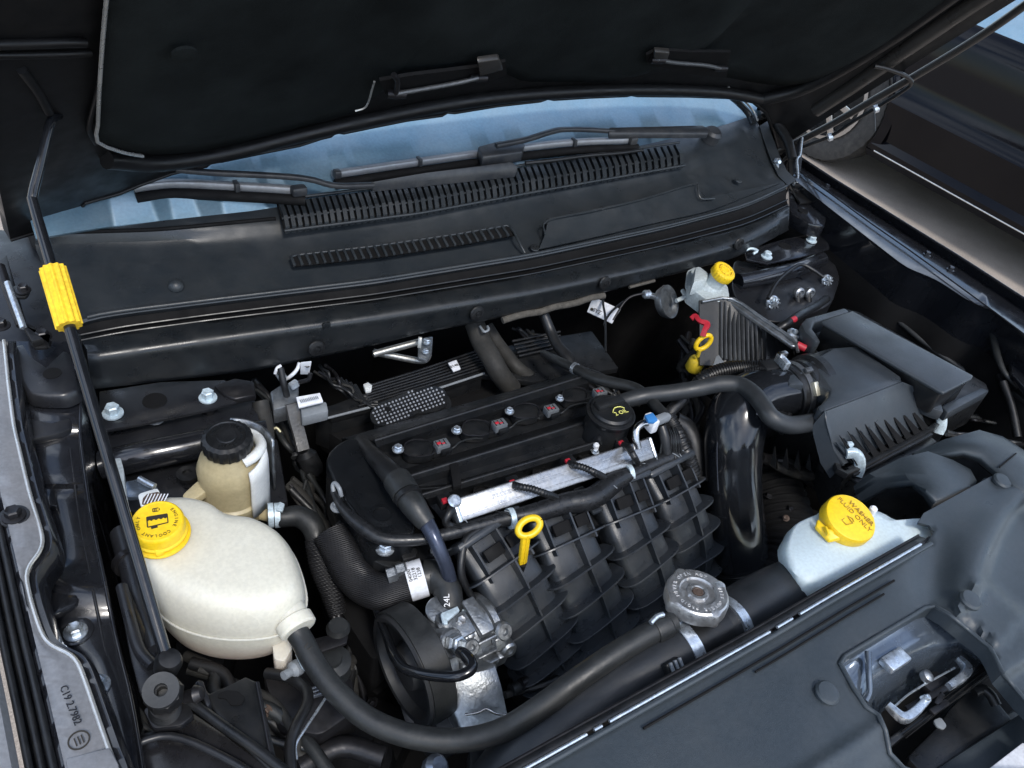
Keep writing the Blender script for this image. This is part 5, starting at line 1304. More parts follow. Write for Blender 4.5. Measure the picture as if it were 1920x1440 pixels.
    lathe('pad_hole', P(727, 768, -.1315), ZV, [(.005, 0), (.005, .0012), (0, .0012)], M['dark'], pad, 14)
    # rear band under the shield
    prism('rear_cover', PP([(600, 800), (760, 758), (905, 712), (1000, 716), (1110, 690), (1100, 704), (706, 826), (660, 840)], -.20), .05, M['dark'], r, .003)
build_engine()

# ------------------------------------------------------------------ fuel rail
def build_rail():
    t = thing('fuel_rail', 'bright aluminium fuel rail bar lying across the front of the valve cover', 'fuel rail', P(1030, 900, -.14))
    a, b = P(856, 958, -.088), P(1214, 842, -.088)
    RU = Vector((0, -.62, .78))
    bar('rail_bar', a, b, .030, .022, M['rail_alu'], t, up=RU, bevel=.003)
    D = (b - a).normalized()
    for w_ in (.008, -.002, -.005):
        o_ = RU * .0112 + D.cross(RU) * w_
        bar('rail_groove', a + o_, b + o_, .0018, .0012, M['rail_alu'], t, up=RU, bevel=.0004)
    bar('end_cap', a - D * .005, a + D * .001, .031, .023, M['zinc'], t, up=RU, bevel=.002); bar('end_cap', b, b + D * .006, .032, .024, M['zinc'], t, up=RU, bevel=.003)
    tube('feed_pipe', [P(1196, 840, -.07), P(1192, 822, -.058), P(1194, 804, -.048), P(1206, 794, -.044), P(1222, 793, -.044)], .0055, M['silver'], t, 14, 5)
    k = thing('fuel_connector', 'grey quick connector with a bright blue tab at the right end of the fuel rail', 'connector', P(1234, 795, -.06))
    e = (P(1262, 778, -.044) - P(1216, 796, -.044)).normalized()
    bar('clip', P(1214, 795, -.044), P(1226, 791, -.044), .022, .022, M['label'], k, bevel=.002)
    bar('connector_body', P(1226, 791, -.044), P(1254, 780, -.044), .013, .013, M['grey_plastic'], k, bevel=.004)
    prism('blue_tab', PP([(1209, 778), (1224, 773), (1234, 786), (1228, 790), (1216, 790)], -.030), .005, M['blue'], k, .001)
    # injector wires over the rail with red clips
    for i, ((x, y), (p, q)) in enumerate((((866, 946), (852, 952)), ((972, 912), (1044, 934)), ((1076, 872), (1134, 896)), ((1176, 838), (1196, 870)))):
        h = thing('injector_lead', ('black injector lead with red clip at the left end of the fuel rail', 'black injector lead crossing the left third of the fuel rail', 'black injector lead crossing the middle of the fuel rail', 'black injector lead crossing the right end of the fuel rail')[i], 'cable', P(x, y, -.09), 'injector leads')
        if i:
            tube('lead', [P(x - 14, y - 6, -.085), P(x, y, -.068), P((x * 2 + p) / 3, (y * 2 + q) / 3 - 3, -.064), P((x + 2 * p) / 3, (y + 2 * q) / 3 - 2, -.066), P(p, q, -.09), P(p + 14, q + 12, -.10)], .0048, M['hose_black'], h, 10, 5, rib=(.004, .08))
        else:
            tube('lead', [P(850, 945, -.08), P(842, 962, -.08), P(836, 980, -.09), P(856, 990, -.10), P(880, 984, -.10)], .0055, M['hose_black'], h, 10, 5)
            lathe('silver_loop', P(852, 940, -.07), (0, -.4, 1), [(.007, 0), (.009, .002), (.007, .004)], M['zinc'], h, 14)
        box('red_clip', P(x - 14 + (3 if i else -18), y - 7, -.076), (.008, .007, .005), M['red'], h, D, bevel=.001)
        box('plug_body', P(x - 14 + (3 if i else -18), y - 6, -.084), (.018, .016, .014), M['hose_black'], h, D, bevel=.002)
build_rail()

# ------------------------------------------------------------------ harness, hoses over the engine
def build_looms():
    p = [P(624, 920, -.10), P(640, 950, -.10), P(662, 974, -.10), P(690, 996, -.10), P(716, 1010, -.10), P(752, 1013, -.10), P(800, 1010, -.10), P(850, 998, -.10), P(900, 985, -.10), P(950, 972, -.10), P(1000, 962, -.10), P(1060, 944, -.10), P(1110, 934, -.10), P(1150, 905, -.10), P(1185, 888, -.10), P(1230, 868, -.10), P(1265, 852, -.10), P(1280, 832, -.11)]
    t = thing('wiring_loom', 'taped black wiring loom running along the front edge of the engine below the fuel rail', 'wiring loom', P(950, 980, -.12))
    tube('loom', p, [.004, .006, .008, .009, .008, .008, .0075, .009, .010, .011, .013, .015, .016, .015, .011, .011, .012, .014], M['taped'], t, 14, 6)
    r2 = [P(900, 992, -.10), P(876, 1008, -.10), P(866, 1040, -.11), P(866, 1080, -.13), P(890, 1130, -.17)]
    tube('branch', r2, .005, M['hose_black'], t, 10, 5)
    for i, (x, y) in enumerate(((958, 972), (1178, 888))):
        d = (p[10] - p[9]).normalized(); lathe('white_tape', P(x, y, -.10), d, [(.0135, -.0035), (.0140, -.0035), (.0140, .0035), (.0135, .0035)], M['bright_clip'], t, 24)
    rr = random.Random(9)
    for k in range(40):
        i = rr.uniform(7, 16.5); a = p[int(i)].lerp(p[int(i) + 1], i % 1); b_ = a + Vector((rr.uniform(-.012, .014), rr.uniform(-.004, .010), rr.uniform(.006, .012))); 
        c_ = a + Vector((rr.uniform(.004, .018), rr.uniform(-.012, .002), rr.uniform(.004, .010)))
        tube('tape_edge', [b_, (b_ + c_) / 2 + ZV * .003, c_], .0007, M['grey_plastic'] if k % 3 == 0 else M['hose_black'], t, 5, 3)
    # bundle down the right end of the engine
    q = thing('wiring_bundle', 'corrugated wiring bundle dropping down at the right end of the engine', 'wiring loom', P(1260, 850, -.2))
    tube('conduit', [P(1252, 780, -.07), P(1262, 800, -.08), P(1276, 830, -.09), P(1290, 860, -.11), P(1300, 890, -.13)], .012, M['hose_black'], q, 14, 5, rib=(.005, .07))
    tube('conduit', [P(1262, 790, -.10), P(1286, 806, -.11), P(1300, 840, -.13), P(1304, 900, -.17)], .017, M['hose_black'], q, 14, 5)
    tube('conduit', [P(1240, 800, -.06), P(1246, 820, -.07), P(1250, 850, -.09)], .008, M['hose_black'], q, 12, 5)
    for k in range(9):
        x = 1234 + k * 4; tube('loose_wire', [P(x, 792 + k % 3 * 4, -.075), P(x + 8, 820, -.07), P(x + 4 + k, 850, -.09)], .0017, M['hose_black'] if k % 3 else M['rubber'], q, 6, 4)
    # front hose from the dipstick side of the cover
    h = thing('coolant_pipe', 'thick jointed rubber pipe running down over the left end of the valve cover', 'pipe', P(800, 980, -.2))
    tube('upper_hose', [P(676, 826, -.11), P(704, 858, -.09), P(736, 892, -.075), P(752, 912, -.07)], [.010, .012, .015, .016], M['hose_black'], h, 18, 6)
    tube('joint', [P(744, 900, -.072), P(754, 914, -.07), P(762, 928, -.07)], .0185, M['rubber'], h, 20, 4)
    tube('middle_hose', [P(758, 922, -.07), P(774, 946, -.07), P(788, 966, -.075), P(800, 982, -.08)], [.0155, .016, .014, .012], M['rubber'], h, 18, 6)
    tube('joint_ring', [P(764, 929, -.068), P(768, 936, -.068)], .0178, M['hose_black'], h, 20, 3)
    tube('steel_pipe', [P(798, 978, -.08), P(812, 1004, -.085), P(826, 1036, -.10), P(838, 1066, -.12), P(846, 1100, -.15), P(848, 1130, -.18)], [.0105, .0095, .009, .009, .009, .009], M['blue_metal'], h, 16, 6)
    # breather hose to the air box
    h = tube('breather_hose', [P(1140, 762, -.075), P(1170, 752, -.06), P(1210, 742, -.05), P(1260, 736, -.04), P(1310, 728, -.03), P(1350, 720, -.025), P(1386, 722, -.02), P(1412, 738, -.015), P(1430, 760, -.015), P(1448, 784, -.02), P(1480, 797, -.03), P(1526, 792, -.035)], [.011, .012, .0125, .0125, .0125, .0130, .0130, .0130, .0130, .0135, .0135, .0135], M['rubber2'], None, 20, 7)
    tag(h, 'smooth grey breather hose snaking from the oil filler to the air filter box', 'hose')
    h = thing('heater_hose', 'narrow rubber hose with silver band running over the engine to the blue connector', 'hose', P(1120, 720, -.12))
    tube('hose_body', [P(1018, 662, -.12), P(1046, 676, -.10), P(1076, 690, -.09), P(1112, 708, -.08), P(1150, 718, -.07), P(1190, 728, -.06), P(1216, 746, -.055), P(1232, 764, -.05), P(1250, 782, -.045)], [.006, .0075, .008, .009, .0095, .009, .0085, .0085, .008], M['rubber'], h, 14, 6)
    lathe('silver_band', P(1078, 691, -.09), (P(1112, 708, -.08) - P(1046, 676, -.10)), [(.0085, -.003), (.0095, -.003), (.0095, .003), (.0085, .003)], M['zinc'], h, 18)
    h = thing('heater_hose', 'rubber hose dropping steeply from under the beam beside the hanging label', 'hose', P(1040, 640, -.16))
    tube('hose_body', [P(1020, 590, -.09), P(1032, 620, -.11), P(1044, 646, -.12), P(1062, 668, -.125), P(1080, 690, -.13), P(1120, 706, -.13), P(1150, 720, -.13)], [.009, .009, .0095, .011, .0085, .0085, .008], M['hose_black'], h, 14, 6)
    h = tube('heater_hose', [P(890, 606, -.10), P(902, 640, -.12), P(920, 670, -.13), P(938, 702, -.15), P(960, 730, -.18)], .017, M['dusty_rubber'], None, 18, 6)
    tag(h, 'thick dusty heater hose emerging under the foam-edged part of the beam', 'hose')
    h = tube('heater_hose', [P(912, 612, -.12), P(930, 640, -.14), P(948, 664, -.15), P(970, 690, -.16), P(1000, 712, -.18)], .012, M['dusty_rubber'], None, 16, 6)
    tag(h, 'thinner dusty heater hose just right of the thick one under the beam', 'hose')
    h = tube('convoluted_conduit', [P(1302, 724, -.09), P(1318, 710, -.075), P(1346, 698, -.065), P(1376, 692, -.06), P(1404, 690, -.055), P(1436, 688, -.045), P(1460, 684, -.04)], [.009, .011, .0125, .013, .012, .0115, .011], M['hose_black'], None, 18, 8, rib=(.0042, .07))
    tag(h, 'ribbed black conduit arching below the yellow transmission dipstick', 'conduit')
    h = tube('convoluted_conduit', [P(1282, 748, -.09), P(1262, 766, -.085), P(1250, 782, -.08)], .009, M['hose_black'], None, 14, 8, rib=(.004, .07))
    tag(h, 'short ribbed conduit hanging between the breather hose and blue connector', 'conduit')
    # braided hoses at the left
    h = thing('braided_hose', 'thick braided black hose with a white printed band curving in front of the timing cover', 'hose', P(720, 1110, -.26))
    tube('braided_sleeve', [P(620, 1000, -.15), P(642, 1040, -.16), P(658, 1072, -.17), P(686, 1100, -.175), P(722, 1110, -.17), P(760, 1094, -.16), P(778, 1088, -.155)], .0235, M['braid'], h, 26, 8)
    b0, b1 = P(764, 1092, -.157), P(796, 1082, -.152)
    lb = lathe('printed_band', b0, b1 - b0, [(.0243, 0), (.0247, .0005), (.0247, (b1 - b0).length), (.0243, (b1 - b0).length)], M['label'], h, 28)
    dv = (b1 - b0).normalized(); upv = (ZV - dv * dv.z).normalized(); side = (upv + Vector(CAM - np.array(b0)).normalized()).normalized()
    side = (side - dv * side.dot(dv)).normalized()
    for i, s_ in enumerate(('04000', '32218', '1238')):
        text('band_lettering', s_, b0.lerp(b1, .22 + .27 * i) + side * .0249, side.cross(dv), side, .0066, M['ink'], lb, .0002)
    tube('hose_end', [b1, P(816, 1082, -.15), P(836, 1100, -.15), P(842, 1126, -.155), P(844, 1150, -.165)], [.0225, .021, .019, .0175, .017], M['rubber'], h, 24, 8)
    lathe('spring_clamp', P(844, 1142, -.163), (.1, -.25, -1), [(.018, -.004), (.0195, -.004), (.0195, .004), (.018, .004)], M['bright_clip'], h, 24)
    prism('clamp_ear', PP([(826, 1150), (858, 1136), (862, 1144), (838, 1164), (830, 1168)], -.135), .005, M['bright_clip'], h, .001)
    prism('clamp_ear', PP([(828, 1148), (836, 1146), (840, 1170), (832, 1170)], -.134), .004, M['bright_clip'], h, .001)
    text('hose_marking', '24L', P(838, 1126, -.134), (P(836, 1100, 0) - P(842, 1140, 0)), Vector((-.2, -.5, 1)), .0105, M['ink_white'], h, .0003)
    for k in range(2):
        lathe('bright_nut', P(726 + k * 18, 1080 - k * 8, -.14), (1, -.2, .2), [(.010, 0), (.010, .01), (.007, .013)], M['cast_alu'], h, 6)
build_looms()

# ------------------------------------------------------------------ intake manifold
def build_manifold():
    t = thing('intake_manifold', 'black ribbed plastic intake manifold with four curved runners on the engine front', 'intake manifold', P(1080, 1120, -.36))
    tops = [((905, 1002), (958, 1092), (1000, 1176), (1030, 1236)), ((1036, 960), (1072, 1050), (1108, 1134), (1130, 1200)), ((1152, 914), (1184, 1000), (1214, 1080), (1226, 1150)), ((1240, 878), (1270, 950), (1290, 1024), (1286, 1096))]
    zz = (-.125, -.165, -.225, -.30)
    M_ = M['manifold_plastic']
    for i, c in enumerate(tops):
        path = [P(x, y, z) for (x, y), z in zip(c, zz)]
        q = [Vector(v) for v in cr([tuple(v) for v in path], 8)]
        wd = (.050, .049, .047, .044)[i]
        def frame(k):
            a = q[max(0, k - 1)]; b = q[min(len(q) - 1, k + 1)]; T = (b - a).normalized()
            Xd = (XV - T * T.x).normalized(); N = Xd.cross(T).normalized()
            if N.y > 0: N = -N
            return T, Xd, N
        def sec(k, w_, h, e=.5, m=20, hb=.03):
            T, Xd, N = frame(k); r = []
            for j in range(m):
                a = 2 * math.pi * j / m; ca, sa = math.cos(a), math.sin(a)
                x = math.copysign(abs(ca) ** e, ca) * w_; y = math.copysign(abs(sa) ** e, sa)
                r.append(q[k] + Xd * x + N * (y * h if y > 0 else y * hb))
            return r
        vs, fs = [], []; m = 20
        for k in range(len(q)):
            u = k / (len(q) - 1); bul = 1 + .0 * u
            vs += sec(k, wd * .86 * (1 + .06 * u), .010 + .012 * math.sin(min(1, u * 1.4) * math.pi * .5), .42)
        for k in range(len(q) - 1):
            for j in range(m): fs.append((k * m + j, k * m + (j + 1) % m, (k + 1) * m + (j + 1) % m, (k + 1) * m + j))
        fs += [tuple(range(m)), tuple(range((len(q) - 1) * m, len(q) * m))]
        rn = mk('runner', vs, fs, M_, t, 50)
        # transverse rib plates
        for k in (5, 9, 13, 17, 21, 24):
            if k >= len(q): continue
            T, Xd, N = frame(k); pl = sec(k, wd * 1.20, .036, .50, 26, .012)
            off = T * .0014
            bm = prism_bm(bmesh.new(), [p - off for p in pl], bottom=[p + off for p in pl])
            mkbm('rib', bm, M_, rn, 30, .0005, 1)
        # longitudinal fins
        for xo, k0, k1, hh in ((wd * .12, 0, 24, .033), (-wd * .62, 0, 6, .026), (wd * .74, 0, 6, .026)):
            vs, fs = [], []
            for k in range(k0, min(k1, len(q) - 1) + 1):
                T, Xd, N = frame(k); 
                for s in (-1, 1):
                    for h in (0, hh): vs.append(q[k] + Xd * (xo + s * .0013) + N * h)
            cnt = len(vs) // 4
            for k in range(cnt - 1):
                a = k * 4; b = a + 4
                fs += [(a + 1, a + 3, b + 3, b + 1), (a, a + 1, b + 1, b), (a + 2, b + 2, b + 3, a + 3)]
            fs += [(0, 1, 3, 2), (cnt * 4 - 4, cnt * 4 - 2, cnt * 4 - 1, cnt * 4 - 3)]
            mk('fin', vs, fs, M_, rn, 30)
        # top flange pad
        T, Xd, N = frame(0)
        box('flange_pad', q[0] + N * .008 - T * .004, (wd * 2.1, .012, .05), M_, rn, Xd, N, bevel=.005)
        box('pocket', q[2] + Xd * (-wd * .22) + N * .026 + T * .006, (wd * .55, .016, .006), M['dark'], rn, Xd, N, bevel=.001)
        box('pocket', q[2] + Xd * (wd * .45) + N * .026 + T * .006, (wd * .4, .016, .006), M['dark'], rn, Xd, N, bevel=.001)
    for i in range(3):
        A_ = cr([tuple(P(x, y, z)) for (x, y), z in zip(tops[i], zz)], 6); B_ = cr([tuple(P(x, y, z)) for (x, y), z in zip(tops[i + 1], zz)], 6)
        n_ = 15 if i != 1 else 10
        grid('web', [[Vector(a) + Vector((0, .022, -.030)) for a in A_[:n_]], [(Vector(a) + Vector(b)) / 2 + Vector((0, .036, -.045)) for a, b in zip(A_[:n_], B_[:n_])], [Vector(b) + Vector((0, .022, -.030)) for b in B_[:n_]]], M_, t, .004)
    # webs between runners, plenum
    prism('flange', PP([(862, 1012), (880, 990), (960, 980), (1040, 948), (1130, 908), (1200, 880), (1270, 858), (1290, 876), (1300, 920), (1200, 960), (1100, 1000), (1000, 1040), (880, 1080)], -.155), .02, M['engine_plastic'], t, .003)
    prism('plenum', rnd(PP([(960, 1210), (1040, 1160), (1220, 1080), (1320, 1030), (1350, 1080), (1330, 1140), (1180, 1230), (1040, 1290), (980, 1270)], -.33), .2), .08, M['engine_plastic'], t, .01)
    tube('plenum_seam', [P(1000, 1262, -.32), P(1060, 1236, -.32), P(1130, 1204, -.315), P(1190, 1170, -.315), P(1260, 1130, -.315), P(1316, 1096, -.31)], .005, M_, t, 8, 4)
    for px, py in ((880, 1010), (1102, 938)):
        box('side_tab', P(px, py, -.128), (.018, .05, .006), M_, t, bevel=.002)
    # yellow engine dipstick
    h = thing('engine_dipstick', 'bright yellow engine oil dipstick handle standing before the manifold runners', 'dipstick', P(980, 1062, -.19))
    c = P(992, 988, -.075); D = (P(1010, 978, -.07) - P(974, 1000, -.08)).normalized(); upv = Vector((.1, -.55, .85)).normalized(); W = upv.cross(D).normalized()
    ring = [c + D * (.0150 * math.cos(a)) + W * (.0098 * math.sin(a)) for a in np.linspace(0, 2 * math.pi, 20)]
    bm = tube_bm(bmesh.new(), ring, .0046, 12, 2, sq=None, caps=False)
    mkbm('ring_handle', bm, M['yellow'], h, 60)
    a, b = P(986, 1004, -.082), P(979, 1056, -.13)
    bar('stem', a, b, .012, .007, M['yellow'], h, up=(0, -1, .6), bevel=.002)
    bar('stem_rib', a + Vector((0, -.003, .003)), b + Vector((0, -.003, .003)), .003, .004, M['yellow'], h, up=(0, -1, .6), bevel=.001)
    tube('guide_tube', [b, b + Vector((0, .004, -.05))], .006, M['dark_metal'], h, 12, 2)
build_manifold()

# ------------------------------------------------------------------ intake pipe
def build_intake():
    t = thing('intake_pipe', 'thick glossy black intake pipe bending down from the air filter box', 'pipe', P(1380, 1100, -.36))
    p = [P(1470, 738, -.055), P(1440, 742, -.055), P(1410, 752, -.058), P(1386, 776, -.068), P(1376, 820, -.095), P(1374, 870, -.13), P(1376, 930, -.17), P(1384, 1000, -.22), P(1394, 1060, -.27)]
    tube('elbow', p, [.043, .044, .046, .047, .046, .044, .043, .043, .043], M['gloss_black'], t, 36, 8)
    tube('bellows', [p[-1], P(1402, 1090, -.29), P(1412, 1120, -.32)], .046, M['hose_black'], t, 32, 8, rib=(.011, .08))
    tube('mould_seam', [P(1398, 716, -.02), P(1372, 735, -.03), P(1350, 780, -.06), (P(1344, 840, -.09)), P(1346, 920, -.13)], .0012, M['gloss_black'], t, 6, 4)
    c0 = P(1478, 735, -.054); d = Vector((1, -.10, .0)).normalized()
    lathe('cuff', c0, d, [(.0455, -.012), (.0475, -.010), (.0475, .016), (.045, .018)], M['hose_black'], t, 40)
    lathe('hose_clamp', c0 + d * .004, d, [(.0480, -.005), (.0490, -.005), (.0490, .005), (.0480, .005)], M['cast_dark'], t, 48)
    v = Vector((.0, -.72, .69))
    box('clamp_screw', c0 + d * .004 + v * .051, (.009, .022, .007), M['yellow_metal2'], t, d, v, bevel=.001)
    box('clamp_screw', c0 + d * .006 + Vector((0, -.2, .98)) * .053, (.014, .008, .006), M['cast_dark'], t, d, Vector((0, -.2, .98)), bevel=.001)
    lathe('side_port', P(1462, 790, -.06), (.4, -.9, .1), [(.016, -.02), (.016, .006), (.018, .007), (.018, .012)], M['engine_plastic'], t, 24)
    k = thing('air_sensor', 'small sensor plug with chrome clip beside the pipe at the air filter box', 'sensor', P(1466, 685, -.03))
    box('plug_body', P(1452, 690, -.022), (.05, .022, .020), M['hose_black'], k, (1, -.2, 0), bevel=.003)
    box('chrome_clip', P(1467, 678, -.004), (.010, .026, .014), M['zinc'], k, (1, -.2, 0), bevel=.001)
    box('clip_tab', P(1468, 664, .004), (.014, .007, .008), M['silver'], k, (1, -.2, 0), bevel=.001)
    tube('plug_lead', [P(1440, 694, -.02), P(1420, 696, -.03), P(1400, 700, -.04)], .009, M['hose_black'], k, 12, 4, rib=(.004, .07))
    # big lower hoses behind the washer bottle
    q = tube('cooling_duct', [P(1430, 880, -.22), P(1460, 960, -.24), P(1470, 1040, -.26), P(1440, 1100, -.28)], .05, M['dark'], None, 24, 6, rib=(.014, .05))
    tag(q, 'dark ribbed duct deep between the intake pipe and the washer bottle', 'duct')
build_intake()

def build_airbox():
    t = thing('air_filter_box', 'satin black air filter box with toothed fins and two pale clips', 'air filter box', P(1600, 760, -.18))
    B = M['box_plastic']
    z = .0
    # faceted lid: top plate, front slope, side faces
    top = [(1496, 700, -.006), (1520, 676, -.002), (1562, 651, .0), (1606, 648, .0), (1650, 678, .0), (1690, 706, .0), (1692, 716, .0), (1546, 772, .0), (1534, 762, .0), (1552, 744, -.002), (1556, 732, -.006), (1540, 722, -.01), (1512, 706, -.01)]
    T = [P(*q) for q in top]
    front = [P(1546, 772, .0), P(1692, 716, .0), P(1700, 740, -.012), P(1716, 776, -.055), P(1724, 796, -.075), P(1640, 836, -.080), P(1578, 868, -.085), P(1566, 850, -.07), P(1552, 806, -.030)]
    vs = T + front[2:] + [P(1500, 730, -.05), P(1470, 700, -.05), P(1540, 670, -.06)]
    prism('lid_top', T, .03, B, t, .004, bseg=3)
    rows = [[P(1546, 772, .001), P(1594, 754, .001), P(1644, 735, .001), P(1692, 716, .001), P(1712, 724, -.010)],
            [P(1549, 790, -.012), P(1600, 772, -.010), P(1650, 752, -.010), P(1699, 732, -.010), P(1716, 742, -.03)],
            [P(1562, 842, -.052), P(1612, 822, -.050), P(1664, 800, -.050), P(1714, 778, -.050), P(1728, 784, -.06)],
            [P(1580, 872, -.075), P(1630, 848, -.072), P(1680, 824, -.070), P(1726, 800, -.070), P(1738, 800, -.08)]]
    rows = [[r[0] + Vector((-.006, .004, -.03))] + r for r in rows]
    grid('lid_front', rows, B, t, .004, 25, sm_rows=0)
    # side cheek toward the pipe
    mk('lid_cheek', [P(1546, 772, .0), P(1549, 792, -.012), P(1562, 842, -.052), P(1580, 874, -.076), P(1556, 862, -.12), P(1530, 812, -.08), P(1524, 770, -.03), P(1534, 762, -.004)], [(0, 1, 2, 3, 4, 5, 6, 7)], B, t, solid=.003)
    prism('lid_shoulder', PP([(1470, 690), (1500, 668), (1560, 649), (1580, 660), (1500, 706), (1512, 722), (1480, 720)], -.012), .05, B, t, .006)
    lathe('inlet_collar', P(1510, 726, -.048), (1, -.10, 0), [(.043, -.018), (.046, -.016), (.046, .0), (.052, .004), (.052, .018)], M['engine_plastic'], t, 40)
    # lower case
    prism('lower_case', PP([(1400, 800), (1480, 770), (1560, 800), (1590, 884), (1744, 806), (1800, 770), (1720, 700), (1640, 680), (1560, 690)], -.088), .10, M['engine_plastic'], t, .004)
    tube('case_rim', [P(1566, 868, -.080), P(1584, 890, -.080), P(1660, 852, -.080), P(1744, 806, -.078), P(1760, 790, -.078)], .0045, M['engine_plastic'], t, 10, 2, sq=1.3)
    bar('case_lip', P(1592, 886, -.083), P(1740, 810, -.081), .018, .006, M['engine_plastic'], t)
    bar('case_lip', P(1590, 880, -.078), P(1738, 803, -.076), .005, .006, M['engine_plastic'], t)
    bar('case_lip', P(1600, 902, -.095), P(1750, 826, -.093), .012, .006, M['engine_plastic'], t)
    # toothed fins
    N = 10
    for k in range(N):
        u = k / (N - 1); a = P(1566 + (1702 - 1566) * u, 822 + (756 - 822) * u + 8, -.040); b = P(1600 + (1738 - 1600) * u, 880 + (806 - 880) * u - 8, -.078)
        hi = b + Vector((0, .001, .034 - .0 * u)) * .55
        mk('fin', [a + Vector((0, -.001, .002)), b + Vector((0, -.002, .0)), b + Vector((0, .012, .004)), b + Vector((-.006, .014, .018))], [(0, 1, 2, 3)], M['box_plastic'], t, solid=.0024)
    for k in range(N - 1):
        u = (k + .5) / (N - 1)
        a = P(1560 + (1700 - 1560) * u + 2, 834 + (766 - 834) * u - 14, -.034)
        b0 = P(1600 + (1738 - 1600) * (u - .045), 880 + (806 - 880) * (u - .045) - 6, -.074); b1 = P(1600 + (1738 - 1600) * (u + .04), 880 + (806 - 880) * (u + .04) - 6, -.074)
        nrm = Vector((.2, -.75, .62)) * .0035
        mk('fin_gap', [a + nrm, b0 + nrm * 1.4, b1 + nrm * 1.4], [(0, 1, 2)], M['dark'], t, solid=.001)
    # pipe-side fins of the lower case
    for k in range(6):
        x = 1452 + k * 22
        mk('case_fin', [P(x, 838 + k * 4, -.095), P(x + 4, 880 + k * 2, -.125), P(x - 8, 870 + k * 2, -.125)], [(0, 1, 2)], M['engine_plastic'], t, solid=.003)
    for i, (px, py) in enumerate(((1603, 866), (1757, 788))):
        c = P(px, py, -.070)
        k_ = tube('metal_clip', [c + Vector((-.014, .012, .012)), c + Vector((-.004, .006, .014)), c + Vector((.004, -.002, .006)), c + Vector((.006, -.008, -.008)), c + Vector((.005, -.010, -.020))], .0055, M['bright_clip'], t, 12, 4, sq=1.5)
        box('clip_tab', c + Vector((-.004, .018, .019)), (.010, .008, .012), M['bright_clip'], t, (1, -.3, 0), bevel=.002)
build_airbox()

def build_fusebox():
    t = thing('fuse_box', 'long black fuse box with a flat raised lid beside the air filter box', 'fuse box', P(1680, 680, -.12))
    B = M['box_plastic']
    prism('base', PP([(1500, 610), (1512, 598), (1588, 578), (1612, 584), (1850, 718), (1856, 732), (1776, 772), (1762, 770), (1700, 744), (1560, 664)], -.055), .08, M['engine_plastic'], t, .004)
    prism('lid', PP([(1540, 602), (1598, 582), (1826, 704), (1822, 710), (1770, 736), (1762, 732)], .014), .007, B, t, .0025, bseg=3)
    prism('lid_body', PP([(1546, 604), (1596, 586), (1820, 706), (1768, 731), (1762, 728)], .007), .05, M['engine_plastic'], t, .002)  # darker plastic than the lid: shade on its sides put into the colour
    prism('lid_end', PP([(1502, 606), (1512, 596), (1584, 576), (1594, 584), (1528, 604), (1524, 616), (1540, 640), (1530, 640), (1510, 622)], -.012), .03, B, t, .004)
    prism('end_shelf', PP([(1766, 762), (1840, 726), (1856, 732), (1778, 774)], -.038), .02, B, t, .003)
    prism('side_rail', PP([(1700, 730), (1712, 728), (1766, 756), (1770, 772), (1756, 768), (1700, 744)], -.034), .02, B, t, .003)
    # battery terminal leads
    h = thing('battery_lead', 'dark cable with shiny ring terminal and red boot at the fuse box end', 'cable', P(1490, 630, -.06))
    lathe('ring_terminal', P(1486, 628, -.035), (.1, -.3, 1), [(.011, 0), (.012, .002), (.010, .006), (.007, .007), (.007, .002), (.004, .002), (.004, .011), (0, .011)], M['zinc'], h, 20)
    tube('crimp', [P(1486, 634, -.032), P(1492, 644, -.034)], .005, M['zinc'], h, 10, 2)
    tube('red_boot', [P(1494, 646, -.034), P(1510, 654, -.036)], .0065, M['red'], h, 12, 2)
    tube('red_boot', [P(1482, 602, -.03), P(1490, 598, -.03)], .006, M['red'], h, 12, 2)
    tube('lead', [P(1508, 653, -.036), P(1524, 660, -.045), P(1536, 672, -.06)], .006, M['hose_black'], h, 12, 3)
    tube('lead', [P(1460, 616, -.04), P(1476, 606, -.032), P(1500, 590, -.035), P(1530, 574, -.05), P(1550, 560, -.07)], .0075, M['hose_black'], h, 12, 4)
    # finned engine computer
    t = thing('engine_computer', 'grey finned aluminium heat sink of the engine computer below the white brake reservoir', 'control unit', P(1400, 650, -.16))
    a, b = P(1316, 576, -.06), P(1482, 652, -.055)
    A, Bv = P(1372, 562, -.03), P(1480, 640, -.03)
    pts_t = [P(1312, 572, -.045), P(1366, 562, -.035), P(1478, 634, -.035), P(1492, 660, -.045)]
    grid('case', [[P(1316 + 170 * u, 566 + max(0, 170 * u - 56) * .70, -.034) + Vector((0, .006, 0)) for u in np.linspace(0, 1, 8)], [P(1318 + 170 * u, 690 + 2 * u, -.105) + Vector((0, .008, 0)) for u in np.linspace(0, 1, 8)]], M['engine_plastic'], t, .004)
    n = 17
    for k in range(n):
        u = k / (n - 1); x = 1350 + (1484 - 1350) * u; y0 = 566 + max(0, x - 1372) * .70; y1 = 690 - 4 * u
        pa = P(x, y0, -.036); pb = P(x + 2, max(y0 + 22, 684 - abs(u - .3) * 40), -.095)
        bar('heat_fin', pa, pb, .0030, .007, M['cast_dark'], t, up=(0, -1, .4), bevel=.0008)
    tube('case_edge', [P(1316, 566, -.034), P(1372, 560, -.031), P(1430, 598, -.031), P(1486, 636, -.031), P(1496, 660, -.035)], .0028, M['cast_alu'], t, 8, 3)
    prism('case_flange', PP([(1362, 560), (1376, 556), (1486, 630), (1498, 650), (1486, 648), (1372, 568)], -.033), .008, M['cast_alu'], t, .002)
build_fusebox()

